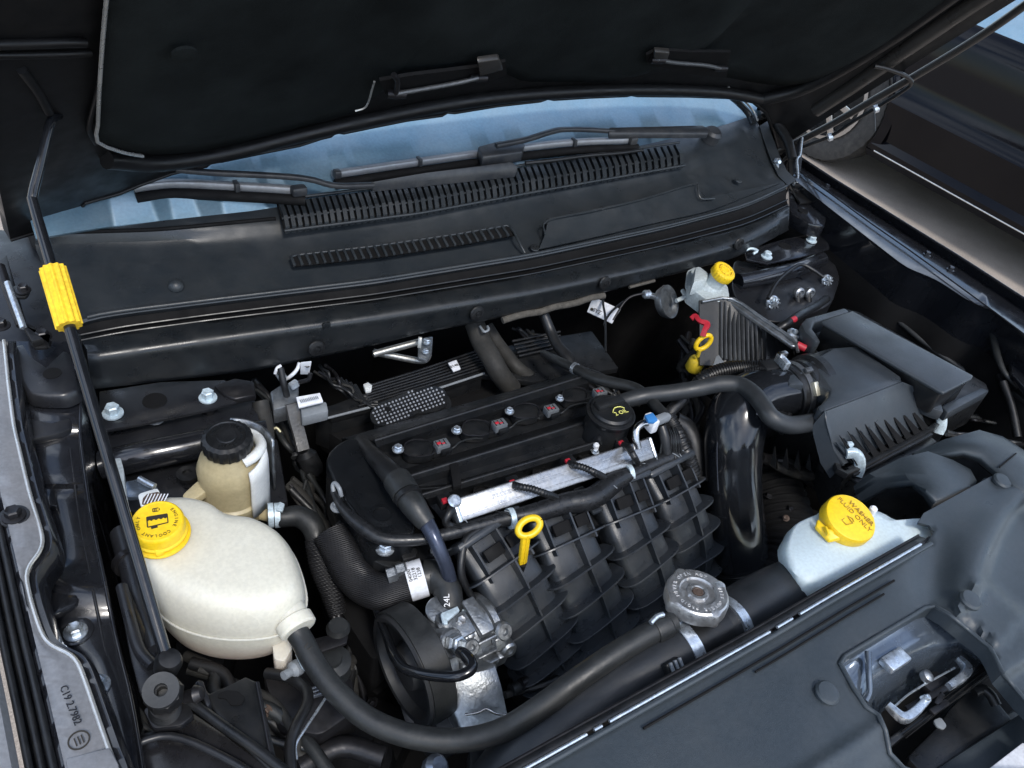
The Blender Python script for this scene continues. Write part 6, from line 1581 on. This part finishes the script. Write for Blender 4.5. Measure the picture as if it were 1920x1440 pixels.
def build_brake():
    t = thing('brake_fluid_reservoir', 'small off-white brake fluid reservoir with yellow screw cap near the right strut tower', 'reservoir', P(1340, 560, -.09))
    W_ = M['brake_white']
    prism('body', rnd(PP([(1296, 505), (1306, 500), (1326, 520), (1360, 536), (1364, 556), (1350, 566), (1322, 560), (1290, 536)], -.035), .2), .035, W_, t, .006, taper=-.05, bseg=4)
    prism('seam_flange', rnd(PP([(1288, 508), (1304, 500), (1328, 518), (1364, 534), (1368, 558), (1352, 572), (1318, 564), (1284, 540)], -.045), .2), .003, W_, t, .001)
    prism('back_plate', PP([(1304, 500), (1312, 498), (1330, 512), (1326, 522), (1300, 530)], -.012), .03, W_, t, .004)
    c = P(1355, 512, -.002); ax = Vector((.12, -.30, .95)).normalized()
    lathe('neck', c - ax * .045, ax, [(.026, 0), (.024, .010), (.017, .018), (.016, .04)], W_, t, 32)
    cap = lathe('cap', c, ax, [(.0195, -.008), (.0205, -.006), (.0205, .006), (.0190, .0085), (.0165, .009), (.016, .0082), (.009, .0082), (.0085, .0092), (.006, .0092), (.0055, .0082), (0, .0082)], M['yellow'], t, 90, rf=lambda a, h: 1 + (.03 * (1 if math.sin(a * 22) > 0 else 0) if h < .0084 and h > -.007 else 0))
    arctext('cap_lettering', 'BRAKE FLUID DOT 3 ONLY', c + ax * .0083, XV, ax, .0122, 150, -16, .0036, M['rust2'], cap, .0004)
    k = thing('vacuum_valve', 'silvery round booster valve with small hose fitting beneath the beam', 'valve', P(1255, 560, -.10))
    lathe('valve_cup', P(1252, 566, -.075), (.35, -.75, .65), [(.010, -.02), (.026, -.012), (.031, .0), (.0305, .004), (.026, .003), (.020, -.002), (0, -.003)], M['cast_alu'], k, 36)
    bar('valve_stem', P(1216, 553, -.065), P(1240, 560, -.07), .010, .010, M['cast_alu'], k, bevel=.003)
    lathe('fitting', P(1212, 552, -.065), (1, -.1, -.1), [(.006, -.006), (.008, -.004), (.008, .006), (.005, .008)], M['zinc'], k, 14)
    tube('thin_line', [P(1208, 550, -.065), P(1184, 556, -.07), P(1168, 570, -.08), P(1150, 600, -.10)], .0020, M['dark_metal'], k, 8, 4)
    tube('plastic_arm', [P(1280, 545, -.06), P(1284, 556, -.06), P(1268, 564, -.062)], .004, W_, k, 8, 3)
    k = thing('hanging_label', 'white printed cardboard label crossed by wires, hanging in the dark below the beam', 'label', P(1130, 582, -.14))
    D = (P(1164, 584, -.12) - P(1108, 562, -.12)); 
    prism('card', [P(1112, 556, -.10), P(1164, 580, -.10), P(1148, 606, -.125), P(1101, 584, -.125)], .0015, M['label'], k, .0003)
    nrm = (P(1164, 580, -.10) - P(1112, 556, -.10)).cross(P(1101, 584, -.125) - P(1112, 556, -.10)).normalized()
    if nrm.z < 0: nrm = -nrm
    dx = P(1164, 580, -.10) - P(1112, 556, -.10)
    text('card_lettering', 'KEL VIE', P(1134, 573, -.108) + nrm * .0015, dx, nrm, .014, M['ink'], k, .0003)
    text('card_lettering', 'SYZ', P(1120, 584, -.118) + nrm * .0015, dx, nrm, .010, M['ink'], k, .0003)
    lathe('card_mark', P(1110, 580, -.119) + nrm * .001, nrm, [(.003, 0), (.003, .0006), (0, .0006)], M['ink'], k, 12)
    for q in ([(1134, 548), (1132, 570), (1136, 596), (1137, 660)], [(1170, 566), (1150, 582), (1138, 598), (1134, 610)]):
        tube('wire', [P(x, y, -.10) + nrm * .004 for x, y in q], .0022, M['hose_black'], k, 8, 4)
    # transmission dipstick
    k = thing('transmission_dipstick', 'yellow looped dipstick with grimy yellow plug low in the dark bay', 'dipstick', P(1302, 684, -.16))
    c = P(1319, 642, -.07); D = (P(1334, 630, -.06) - P(1304, 656, -.085)).normalized(); upv = Vector((.25, -.75, .6)).normalized(); W = upv.cross(D).normalized()
    ring = [c + D * (.0155 * math.cos(a)) + W * (.0105 * math.sin(a)) for a in np.linspace(0, 2 * math.pi, 20)]
    mkbm('ring_handle', tube_bm(bmesh.new(), ring, .0042, 12, 2, caps=False), M['yellow'], k, 60)
    tube('stem', [P(1312, 656, -.08), P(1308, 668, -.095)], .0035, M['dirty_yellow'], k, 10, 3)
    lathe('plug', P(1303, 684, -.12), (.1, -.1, 1), [(.012, -.012), (.0145, -.008), (.0145, .010), (.012, .014), (.005, .016), (0, .016)], M['dirty_yellow'], k, 28)
    tube('filler_tube', [P(1303, 688, -.13), P(1300, 720, -.20)], .011, M['dark_metal'], k, 16, 3)
    k = tube('red_strap', [P(1296, 598, -.045), P(1304, 593, -.04), P(1312, 602, -.04), P(1326, 608, -.04), P(1322, 618, -.045), P(1318, 630, -.055)], [.004, .0045, .004, .0055, .0045, .005], M['red'], None, 8, 4, sq=.8)
    tag(k, 'crumpled red tape strap above the yellow looped dipstick', 'strap')
    k = prism('grey_wedge', PP([(1342, 668), (1348, 664), (1362, 684), (1352, 694), (1332, 696)], -.075), .01, M['grey_plastic'], None, .002)
    tag(k, 'small grey plastic wedge behind the ribbed conduit', 'bracket')
build_brake()

# ------------------------------------------------------------------ washer bottle
def build_washer():
    t = thing('washer_fluid_reservoir', 'translucent bluish white washer bottle with yellow lettered cap by the front cover', 'reservoir', P(1600, 1040, -.15))
    top = [(1484, 996), (1500, 978), (1552, 958), (1600, 950), (1650, 960), (1680, 975), (1716, 974), (1752, 972), (1758, 990), (1726, 1014), (1660, 1046), (1600, 1070), (1530, 1090), (1490, 1076), (1474, 1034)]
    low = [(1466, 1016), (1486, 990), (1550, 968), (1600, 962), (1650, 972), (1686, 990), (1722, 992), (1766, 990), (1770, 1012), (1736, 1038), (1672, 1068), (1610, 1094), (1512, 1122), (1484, 1090), (1458, 1042)]
    bot = [(x + 10, y + 60) for x, y in low]
    def ring(l, z): return [P(q[0], q[1], z) for q in [(v[0], v[1]) for v in crc(l, 3)]]
    rs = [ring([(1560 + (x - 1600) * .86 + 30, 1010 + (y - 1015) * .86) for x, y in top], -.020), ring(top, -.024), ring([((a + c) / 2, (b + d) / 2) for (a, b), (c, d) in zip(top, low)], -.032), ring(low, -.046), ring(bot, -.12)]
    vs, fs = [], []; n = len(rs[0])
    for r in rs: vs += r
    for i in range(len(rs) - 1):
        for j in range(n): fs.append((i * n + j, i * n + (j + 1) % n, (i + 1) * n + (j + 1) % n, (i + 1) * n + j))
    fs += [tuple(range(n)), tuple(range((len(rs) - 1) * n, len(rs) * n))]
    mk('bottle_body', vs, fs, M['washer_white'], t, 60)
    tube('mould_seam', [P(1518, 1030, -.026), P(1514, 1060, -.03), P(1506, 1100, -.045), P(1502, 1118, -.05)], .0016, M['washer_white'], t, 8, 4)
    tube('mould_seam', [P(1756, 984, -.024), P(1700, 1014, -.026), P(1640, 1050, -.028), P(1560, 1084, -.034), P(1512, 1100, -.046)], .0022, M['washer_white'], t, 8, 4)
    c = P(1590, 975, -.006); ax = Vector((-.06, -.22, 1)).normalized()
    lathe('filler_neck', c - ax * .03, ax, [(.030, 0), (.026, .008), (.026, .028)], M['washer_white'], t, 36)
    cap = lathe('cap', c, ax, [(.0325, -.012), (.0335, -.010), (.0335, .004), (.032, .007), (.030, .0078), (0, .0078)], M['yellow'], t, 72)
    top_ = c + ax * .008
    xd = (P(1628, 995, 0) - P(1568, 948, 0)).normalized()
    text('cap_lettering', 'WASHER', top_ + ax.cross(xd) * .0160 + xd * .004, xd, ax, .0088, M['rust2'], cap, .0004, 1.1)
    text('cap_lettering', 'FLUID ONLY', top_ + ax.cross(xd) * .0068, xd, ax, .0088, M['rust2'], cap, .0004, 1.1)
    y = ax.cross(xd); pl = lambda u, v: top_ + xd * (u * 1.1 - .002) + y * (v - .0035) + ax * .0004
    sc = [pl(-.013, -.004), pl(-.007, -.0015), pl(.0, -.001), pl(.008, -.004), pl(.005, -.013), pl(-.002, -.012), pl(-.009, -.013)]
    tube('pictogram', sc + [sc[0]], .0006, M['rust2'], cap, 6, 1)
    tube('pictogram', [pl(-.002, -.012), pl(-.002, -.006)], .0006, M['rust2'], cap, 6, 2)
    tube('pictogram', [pl(-.008, .0025), pl(-.004, .002), pl(-.001, .0005), pl(.004, .002), pl(.008, -.001)], .0005, M['rust2'], cap, 6, 3)
    e = c + (P(1545, 1000, 0) - c).normalized() * .0
    prism('finger_tab', [P(1534, 972, -.006), P(1552, 990, -.006), P(1584, 1000, -.006), P(1578, 1009, -.010), P(1556, 1013, -.012), P(1530, 986, -.010)], .006, M['yellow'], cap, .0015)
    box('tab_rib', P(1550, 996, -.006), (.003, .012, .006), M['yellow'], cap, (1, -.6, 0), bevel=.0008)
    prism('hinge_strap', [P(1612, 948, -.004), P(1630, 958, -.005), P(1640, 972, -.008), P(1632, 974, -.008), P(1608, 954, -.004)], .005, M['yellow'], cap, .001)
    lathe('hinge_post', P(1636, 957, -.010), ZV, [(.005, -.01), (.005, .004), (.003, .006), (0, .006)], M['label'], t, 16)
    prism('neck_tab', PP([(1588, 942), (1606, 944), (1618, 954), (1600, 954)], -.010), .004, M['tank_white'], t, .001)
build_washer()

# ------------------------------------------------------------------ radiator cap and hoses
def build_radiator():
    t = thing('radiator_filler', 'scalloped silver radiator cap with embossed lettering on a black filler neck', 'radiator cap', P(1305, 1160, -.08))
    c = P(1305, 1120, -.006); ax = Vector((.04, .13, 1)).normalized()
    def rf(a, h): return 1 + ((.09 * max(0, math.cos(a * 4 + .5)) ** 5 - .02) if h < .0095 else 0)
    lathe('cap', c, ax, [(.0335, -.008), (.0355, -.007), (.0360, .004), (.0345, .0082), (.032, .0098), (.0205, .0100), (.0195, .0075), (.0125, .0070), (.0112, .0098), (.0078, .0100), (.0068, .0078), (.0045, .0078), (.0040, .009), (0, .009)], M['cap_steel'], t, 128, rf=rf, smooth=25)
    k = [o for o in t.children if o.name.startswith('cap')][0]
    arctext('cap_lettering', 'NEVER OPEN HOT', c + ax * .0096, XV, ax, .0258, 165, -10.5, .0058, M['cap_steel2'], k, .0004)
    arctext('cap_lettering', 'VISS OUVRIR FROID', c + ax * .0096, XV, ax, .0258, -18, -9.8, .0054, M['cap_steel2'], k, .0004)
    lathe('rivet', c + ax * .0080, ax, [(.0062, 0), (.0060, .0014), (.0045, .0016), (.004, .001), (.002, .0012), (0, .0014)], M['rust'], k, 20)
    lathe('filler_neck', c - ax * .05, ax, [(.018, 0), (.022, .01), (.022, .03), (.028, .036), (.029, .044)], M['hose_black'], t, 32)
    tube('spout', [c - ax * .02, P(1264, 1164, -.020)], .006, M['zinc'], t, 10, 2)
    h = thing('upper_radiator_hose', 'very thick black radiator hose rising from bottom centre to the radiator cap neck', 'hose', P(1080, 1360, -.2))
    p = [P(930, 1520, -.16), P(990, 1440, -.125), P(1050, 1372, -.10), P(1120, 1316, -.08), P(1190, 1268, -.065), P(1250, 1236, -.058), P(1286, 1216, -.056)]
    tube('hose_body', p, [.046, .045, .043, .040, .037, .036, .036], M['hose_black2'], h, 32, 8)
    d = (p[-1] - p[-2]).normalized()
    lathe('neck_pipe', p[-1], d, [(.031, -.01), (.031, .05)], M['hose_black'], h, 32)
    lathe('spring_clamp', P(1276, 1222, -.057), d, [(.0372, -.007), (.0385, -.007), (.0385, .007), (.0372, .007)], M['zinc'], h, 40)
    kk = P(1262, 1250, -.026)
    box('clamp_ear', kk, (.020, .014, .010), M['hose_black'], h, d, (0, -.6, .8), bevel=.002)
    for i in range(3): box('ear_groove', kk + d * (-.006 + i * .006) + Vector((0, -.004, .006)), (.003, .014, .004), M['grey_plastic'], h, d, (0, -.6, .8), bevel=.0008)
    prism('ear_plate', rnd(PP([(1234, 1264), (1258, 1240), (1292, 1262), (1286, 1284), (1262, 1300), (1240, 1290)], -.050), .2), .006, M['hose_black'], h, .0015)
    h = thing('radiator_outlet_hose', 'black radiator hose with pale clamp between radiator cap and washer bottle', 'hose', P(1440, 1140, -.14))
    p2 = [P(1320, 1196, -.058), P(1350, 1180, -.058), P(1390, 1156, -.060), P(1450, 1124, -.068), P(1520, 1092, -.085), P(1600, 1060, -.11)]
    tube('hose_body', p2, [.026, .032, .036, .038, .038, .038], M['hose_black2'], h, 28, 8)
    d = (p2[2] - p2[1]).normalized()
    lathe('spring_clamp', P(1362, 1174, -.058), d, [(.0345, -.006), (.0360, -.006), (.0360, .006), (.0345, .006)], M['zinc'], h, 36)
    q = thing('radiator', 'black radiator top tank edge visible in the gap behind the front cover', 'radiator', P(1400, 1230, -.12))
    prism('top_tank', PP([(1000, 1452), (1150, 1362), (1440, 1188), (1680, 1056), (1700, 1040), (1600, 1072), (1500, 1120), (1400, 1180), (1200, 1310), (1040, 1420)], -.05), .1, M['engine_plastic'], q, .004)
    prism('foil_seal', PP([(1440, 1172), (1500, 1132), (1560, 1108), (1700, 1040), (1742, 1004), (1752, 1012), (1700, 1048), (1560, 1124), (1450, 1184)], -.012), .004, M['rust_dark'], q, .001)
build_radiator()

# ------------------------------------------------------------------ power steering pump
def build_pump():
    t = thing('power_steering_pump', 'cast aluminium power steering pump with black belt pulley', 'pump', P(860, 1260, -.36))
    Cs = M['cast_alu']
    ax = Vector((-1, -.06, .0)).normalized(); c = P(752, 1258, -.20)
    lathe('pulley', c, ax, [(.018, -.036), (.068, -.036), (.071, -.032), (.071, -.002), (.068, .001), (.062, .000), (.058, -.012), (.032, -.018), (.026, -.002), (.016, .000), (0, -.002)], M['pulley_black'], t, 72)
    c2 = P(790, 1352, -.30)
    lathe('belt_pulley', c2, ax, [(.05, -.034), (.055, -.030), (.055, .002), (.050, .004), (.045, -.008), (.02, -.01), (.018, .004), (0, .004)], M['pulley_black'], t, 56)
    q0 = P(812, 1222, -.20); d1 = -ax
    lathe('housing', q0, d1, [(.030, -.006), (.040, -.004), (.044, .0), (.044, .010), (.040, .013), (.040, .034), (.045, .036), (.045, .044), (.041, .046), (.040, .070), (.044, .072), (.044, .080), (.036, .086), (.020, .090), (0, .091)], Cs, t, 40)
    def at_(dx, an, r): 
        a_ = math.radians(an); return q0 + d1 * dx + Vector((0, -math.cos(a_), math.sin(a_))) * r
    for dx, an, r, sz in ((.022, 78, .047, (.040, .030, .012)), (.054, 80, .046, (.018, .050, .012)), (.020, 20, .046, (.012, .012, .010)), (.052, 44, .046, (.030, .004, .012)), (.052, 24, .046, (.030, .004, .012)), (.052, 4, .046, (.034, .004, .012)),
                          (.036, 60, .046, (.010, .008, .010)), (.062, 58, .047, (.010, .010, .010)), (.070, 30, .047, (.014, .018, .012)), (.046, -16, .046, (.030, .020, .012)), (.074, -6, .046, (.014, .024, .014)), (.030, 60, .046, (.006, .014, .008))):
        p_ = at_(dx, an, r); n_ = Vector((0, -math.cos(math.radians(an)), math.sin(math.radians(an))))
        box('casting_rib', p_, sz, Cs, t, d1, n_, bevel=.0025)
    for dx, an, r in ((.030, 46, .011), (.078, 44, .012), (.082, 12, .011), (.058, -18, .010), (.014, 96, .012)):
        n_ = Vector((0, -math.cos(math.radians(an)), math.sin(math.radians(an))))
        lathe('casting_boss', at_(dx, an, .038), n_, [(r, 0), (r, .014), (r * .8, .017), (r * .4, .017), (r * .3, .013), (0, .013)], Cs, t, 20)
    bolt(at_(.030, 84, .050), .0085, t, M['cap_steel'], (.1, -.3, 1))
    prism('mount_bracket', [P(832, 1256, -.19), P(870, 1262, -.178), P(930, 1244, -.180), P(944, 1290, -.195), P(958, 1356, -.215), P(930, 1376, -.22), P(866, 1376, -.22), P(844, 1330, -.212)], .03, M['cast_alu'], t, .005, dirv=(0, .7, -.7))
    tube('bracket_edge', [P(872, 1340, -.205), P(896, 1336, -.202), P(912, 1329, -.200), P(930, 1338, -.202), P(956, 1340, -.204)], .0018, M['silver'], t, 8, 4)
    # inlet nut and pressure pipe
    a2 = Vector((.20, -.70, .68)).normalized(); n = P(846, 1206, -.150)
    lathe('port_flange', n, a2, [(.017, -.03), (.018, 0), (.016, .003), (0, .003)], M['cast_alu'], t, 28)
    lathe('port_nut', n + a2 * .004, a2, [(.0125, 0), (.0125, .007), (.0105, .009), (0, .009)], M['cast_alu'], t, 6)
    lathe('port_nut', n + a2 * .012, a2, [(.0098, 0), (.0098, .007), (.007, .008), (.007, .0), (0, 0)], M['zinc'], t, 6)
    lathe('inlet_neck', P(826, 1150, -.16), (-.1, -.1, 1), [(.019, -.02), (.019, .01), (.016, .012)], Cs, t, 28)
    h = tube('pressure_pipe', [P(696, 1118, -.19), P(712, 1160, -.18), P(726, 1196, -.165), P(738, 1228, -.15), P(756, 1252, -.14), P(784, 1262, -.13), P(824, 1268, -.12), P(856, 1268, -.112), P(880, 1258, -.108), P(884, 1244, -.108), P(872, 1228, -.112), P(862, 1222, -.118)], [.005, .005, .0055, .006, .006, .006, .0062, .0062, .0065, .0070, .0070, .0065], M['gloss_black'], None, 14, 7)
    tag(h, 'glossy black pressure pipe curling across the pulley to the pump nut', 'pipe')
    bl = thing('drive_belt', 'flat black drive belt wrapped over the pump pulley', 'belt', P(770, 1260, -.30))
    lathe('belt', c, ax, [(.0715, -.033), (.0740, -.033), (.0740, -.003), (.0715, -.003)], M['rubber'], bl, 64, caps=False)
build_pump()

# ------------------------------------------------------------------ brake modulator, air-con pipes
def build_abs():
    t = thing('abs_unit', 'small aluminium valve block with pipes and a printed white label at the back left', 'valve block', P(560, 760, -.18))
    prism('block', PP([(506, 734), (524, 722), (560, 718), (560, 736), (556, 756), (512, 768)], -.12), .03, M['cast_alu'], t, .003)
    prism('motor_base', PP([(562, 760), (612, 752), (616, 770), (566, 782)], -.125), .02, M['grey_plastic'], t, .003)
    lb = prism('white_label', [P(555, 744, -.105), P(600, 736, -.105), P(606, 752, -.11), P(560, 763, -.11)], .004, M['label'], t, .001)
    text('label_lettering', 'IIIIIIIIIII', P(580, 749, -.1045), P(600, 740, 0) - P(556, 750, 0), ZV, .010, M['grey_plastic'], lb, .0002)
    prism('label_tag', [P(564, 679, -.07), P(584, 677, -.07), P(580, 700, -.10), P(563, 700, -.10)], .002, M['label'], t, .0005)
    text('label_lettering', 'I III', P(576, 688, -.080), (.0, -1, .5), Vector((0, .5, 1)), .008, M['ink'], t, .0003)
    tube('brake_line', [P(516, 700, -.09), P(520, 690, -.08), P(526, 686, -.08)], .0025, M['label'], t, 8, 3)
    tube('brake_line', [P(562, 680, -.08), P(556, 694, -.09), P(544, 706, -.10), P(534, 712, -.11)], .0028, M['label'], t, 8, 4)
    tube('brake_line', [P(526, 690, -.08), P(532, 720, -.10), P(538, 742, -.12)], .005, M['hose_black'], t, 10, 4)
    tube('brake_line', [P(582, 700, -.09), P(578, 712, -.10), P(556, 718, -.11)], .0035, M['dark_metal'], t, 8, 4)
    for px, py in ((526, 706), (550, 722)): lathe('line_nut', P(px, py, -.10), (.8, .1, .3), [(.007, -.005), (.007, .006), (.004, .008)], M['zinc'], t, 6)
    tube('support_strap', [P(546, 756, -.12), P(552, 784, -.14), P(560, 812, -.16), P(568, 844, -.18)], .010, M['grey_metal'], t, 8, 4, sq=.6)
    tube('strap_hook', [P(508, 808, -.15), P(518, 802, -.145), P(526, 810, -.15)], .002, M['yellow_metal'], t, 8, 3)
    tube('side_hose', [P(488, 752, -.12), P(496, 790, -.14), P(500, 830, -.15)], .012, M['dusty_rubber'], t, 14, 4)
    lathe('strap_foot', P(570, 846, -.18), (.3, -.6, -1), [(.010, 0), (.016, .008), (.016, .03), (.012, .04)], M['hose_black'], t, 16)
    k = thing('air_con_pipe', 'bare aluminium pipe bent in a V with its flange bracket under the beam', 'pipe', P(750, 660, -.14))
    tube('lower_pipe', [P(700, 660, -.11), P(730, 666, -.115), P(760, 672, -.12), P(784, 676, -.12), P(798, 674, -.12), P(804, 664, -.115)], .0055, M['dull_alu'], k, 14, 5)
    tube('upper_pipe', [P(700, 664, -.10), P(740, 653, -.095), P(786, 641, -.09)], .0055, M['dull_alu'], k, 14, 3)
    prism('flange_plate', PP([(786, 634), (812, 630), (810, 660), (802, 674), (784, 670), (784, 650)], -.095), .008, M['cast_alu'], k, .002)
    bar('flange_lip', P(786, 652, -.085), P(788, 632, -.07), .006, .01, M['dull_alu'], k)
    bolt(P(798, 660, -.092), .006, k, M['zinc']); bolt(P(800, 642, -.088), .007, k, M['zinc'])
    k = tube('wire_hook', [P(900, 612, -.09), P(908, 622, -.09), P(916, 618, -.09), P(914, 612, -.09)], .0022, M['grey_plastic'], None, 8, 4)
    tag(k, 'small bent wire hook beside the thick dusty hose', 'hook')
build_abs()

# ------------------------------------------------------------------ bottom left corner
def build_corner():
    t = thing('bonnet_bump_stop', 'black rubber bonnet bump stop with a round hole at the bottom left corner', 'bump stop', P(306, 1330, -.08))
    lathe('rubber_head', P(306, 1300, -.040), (-.1, -.35, 1), [(.012, -.03), (.013, -.016), (.0180, -.012), (.0185, -.004), (.0170, .000), (.0160, .006), (.0055, .0065), (.005, -.004), (0, -.004)], M['hose_black'], t, 8, smooth=25)
    lathe('rubber_face', P(303, 1296, -.034), (-.1, -.35, 1), [(.0165, .001), (.0160, .0075), (.0060, .0070), (.0055, 0)], M['rubber2'], t, 32, caps=False)
    for k in range(3):
        lathe('thread_ring', P(310, 1322 + k * 5, -.06 - k * .003), (-.1, -.2, 1), [(.0135, 0), (.0150, .002), (.0135, .004)], M['hose_black'], t, 28)
    prism('base_bracket', rnd(PP([(268, 1330), (290, 1318), (350, 1316), (364, 1340), (340, 1360), (286, 1366)], -.085), .2), .01, M['paint_dull'], t, .003)
    t = thing('headlamp_support', 'dull black headlamp support bracket with a ragged hole at the bottom left', 'bracket', P(430, 1330, -.12))
    prism('support_plate', PP([(364, 1280), (374, 1272), (392, 1300), (430, 1284), (460, 1268), (486, 1280), (524, 1450), (500, 1440), (420, 1360)], -.075), .006, M['engine_plastic'], t, .002)
    prism('ragged_hole', rnd(PP([(410, 1300), (426, 1294), (446, 1296), (460, 1308), (452, 1322), (432, 1322), (424, 1310), (408, 1308)], -.0735), .2), .002, M['dark'], t, 0)
    prism('raised_web', PP([(368, 1276), (380, 1274), (396, 1318), (388, 1326)], -.060), .02, M['paint_dull'], t, .002)
    tube('support_edge', [P(350, 1310, -.064), P(420, 1362, -.064), P(480, 1404, -.064), P(540, 1450, -.064)], .005, M['engine_plastic'], t, 10, 3)
    tube('support_edge', [P(482, 1280, -.07), P(496, 1350, -.07), P(512, 1440, -.07)], .0022, M['dark_metal'], t, 8, 3)
    prism('lower_panel', PP([(230, 1380), (290, 1366), (360, 1330), (420, 1372), (560, 1480), (240, 1520)], -.10), .02, M['headlamp_black'], t, .006)
    tube('panel_ridge', [P(240, 1400, -.09), P(320, 1380, -.09), P(420, 1420, -.09), P(520, 1480, -.09)], .004, M['paint_dull'], t, 10, 4)
    lathe('ball_stud', P(360, 1304, -.055), (.7, -.3, .3), [(.006, -.008), (.0065, 0), (.009, .004), (.006, .010), (0, .012)], M['dark_metal'], t, 14)
    h = tube('washer_line', [P(500, 1262, -.14), P(540, 1270, -.13), (P(572, 1290, -.12)), P(576, 1320, -.115), P(556, 1360, -.11), P(544, 1400, -.11), P(546, 1450, -.11)], .006, M['hose_black'], None, 12, 6)
    tag(h, 'thin black line curling down beside the headlamp support', 'hose')
    h = tube('bright_wire', [P(616, 1300, -.12), P(590, 1340, -.115), P(562, 1382, -.11), P(554, 1400, -.11), P(556, 1424, -.11)], .0016, M['zinc'], None, 8, 4)
    tag(h, 'fine shiny wire running to the bottom edge below the coolant hose', 'wire')
    t = thing('lower_engine_mount', 'dark grimy casting and mount below the coolant tank', 'engine mount', P(560, 1330, -.3))
    prism('mount_casting', rnd(PP([(490, 1250), (600, 1240), (660, 1270), (670, 1330), (600, 1380), (520, 1360)], -.17), .2), .06, M['dark_metal'], t, .01)
    for k in range(3): bar('cast_rib', P(580, 1294 + k * 7, -.16), P(606, 1286 + k * 7, -.16), .003, .006, M['cast_alu2'], t)
    tube('lower_pipe', [P(560, 1440, -.2), P(640, 1400, -.2), P(720, 1420, -.2)], .012, M['dark_metal'], t, 12, 4)
    prism('crash_beam', PP([(880, 1400), (960, 1385), (1010, 1410), (960, 1480), (880, 1480)], -.16), .03, M['engine_plastic'], t, .004)
    lathe('silver_plug', P(820, 1438, -.15), (.3, -.3, 1), [(.014, -.01), (.014, 0), (.009, .006), (0, .007)], M['cast_alu2'], t, 12)
build_corner()

# ------------------------------------------------------------------ small lines and cables in the gaps
def build_clutter():
    t = thing('deep_wiring', 'tangle of dark cables and thin hoses low in the gaps around the engine', 'cables', (.1, .3, -.4))
    rr = random.Random(21)
    def run(a, b, z0, z1, n, spread, r0, r1, m=('hose_black', 'rubber', 'dark_metal', 'dusty_rubber')):
        for _ in range(n):
            p = []
            for k in range(6):
                u = k / 5
                p.append(P(a[0] + (b[0] - a[0]) * u + rr.uniform(-spread, spread), a[1] + (b[1] - a[1]) * u + rr.uniform(-spread, spread) * .7, z0 + (z1 - z0) * u + rr.uniform(-.015, .015)))
            tube('cable', p, rr.uniform(r0, r1), M[rr.choice(m)], t, 8, 5)
    run((560, 900), (700, 1230), -.20, -.30, 9, 26, .003, .009)
    run((680, 1040), (640, 1400), -.24, -.36, 6, 40, .004, .010)
    run((480, 720), (590, 900), -.17, -.24, 8, 16, .002, .006)
    run((600, 690), (680, 760), -.14, -.17, 5, 12, .002, .004)
    run((980, 620), (1180, 760), -.17, -.22, 7, 20, .002, .005)
    run((1290, 640), (1300, 860), -.20, -.26, 5, 22, .003, .007)
    run((1430, 860), (1600, 930), -.15, -.22, 6, 14, .003, .008)
    run((1570, 540), (1900, 750), -.13, -.15, 4, 10, .003, .006, ('rubber2', 'rubber'))
    run((1770, 812), (1930, 836), -.10, -.12, 6, 6, .002, .004)
    run((1800, 780), (1920, 800), -.14, -.16, 4, 8, .002, .004)
    run((960, 1290), (1300, 1180), -.30, -.34, 5, 24, .004, .009)
    run((380, 1250), (620, 1440), -.16, -.2, 6, 34, .003, .009)
    run((200, 1300), (340, 1420), -.13, -.16, 5, 22, .003, .008)
    run((1380, 600), (1500, 680), -.14, -.16, 4, 16, .003, .006)
    for k in range(22):
        x, y, z = rr.choice([(620, 1180, -.26), (560, 830, -.2), (1000, 700, -.2), (1450, 930, -.2), (1350, 900, -.28), (700, 1340, -.3), (460, 1330, -.16), (1300, 1180, -.3)])
        c = P(x + rr.uniform(-70, 70), y + rr.uniform(-50, 50), z)
        d = Vector((rr.uniform(-1, 1), rr.uniform(-1, 1), rr.uniform(.3, 1)))
        bolt(c, rr.uniform(.005, .009), t, M[rr.choice(('dark_metal', 'cast_dark', 'rust'))], d)
build_clutter()
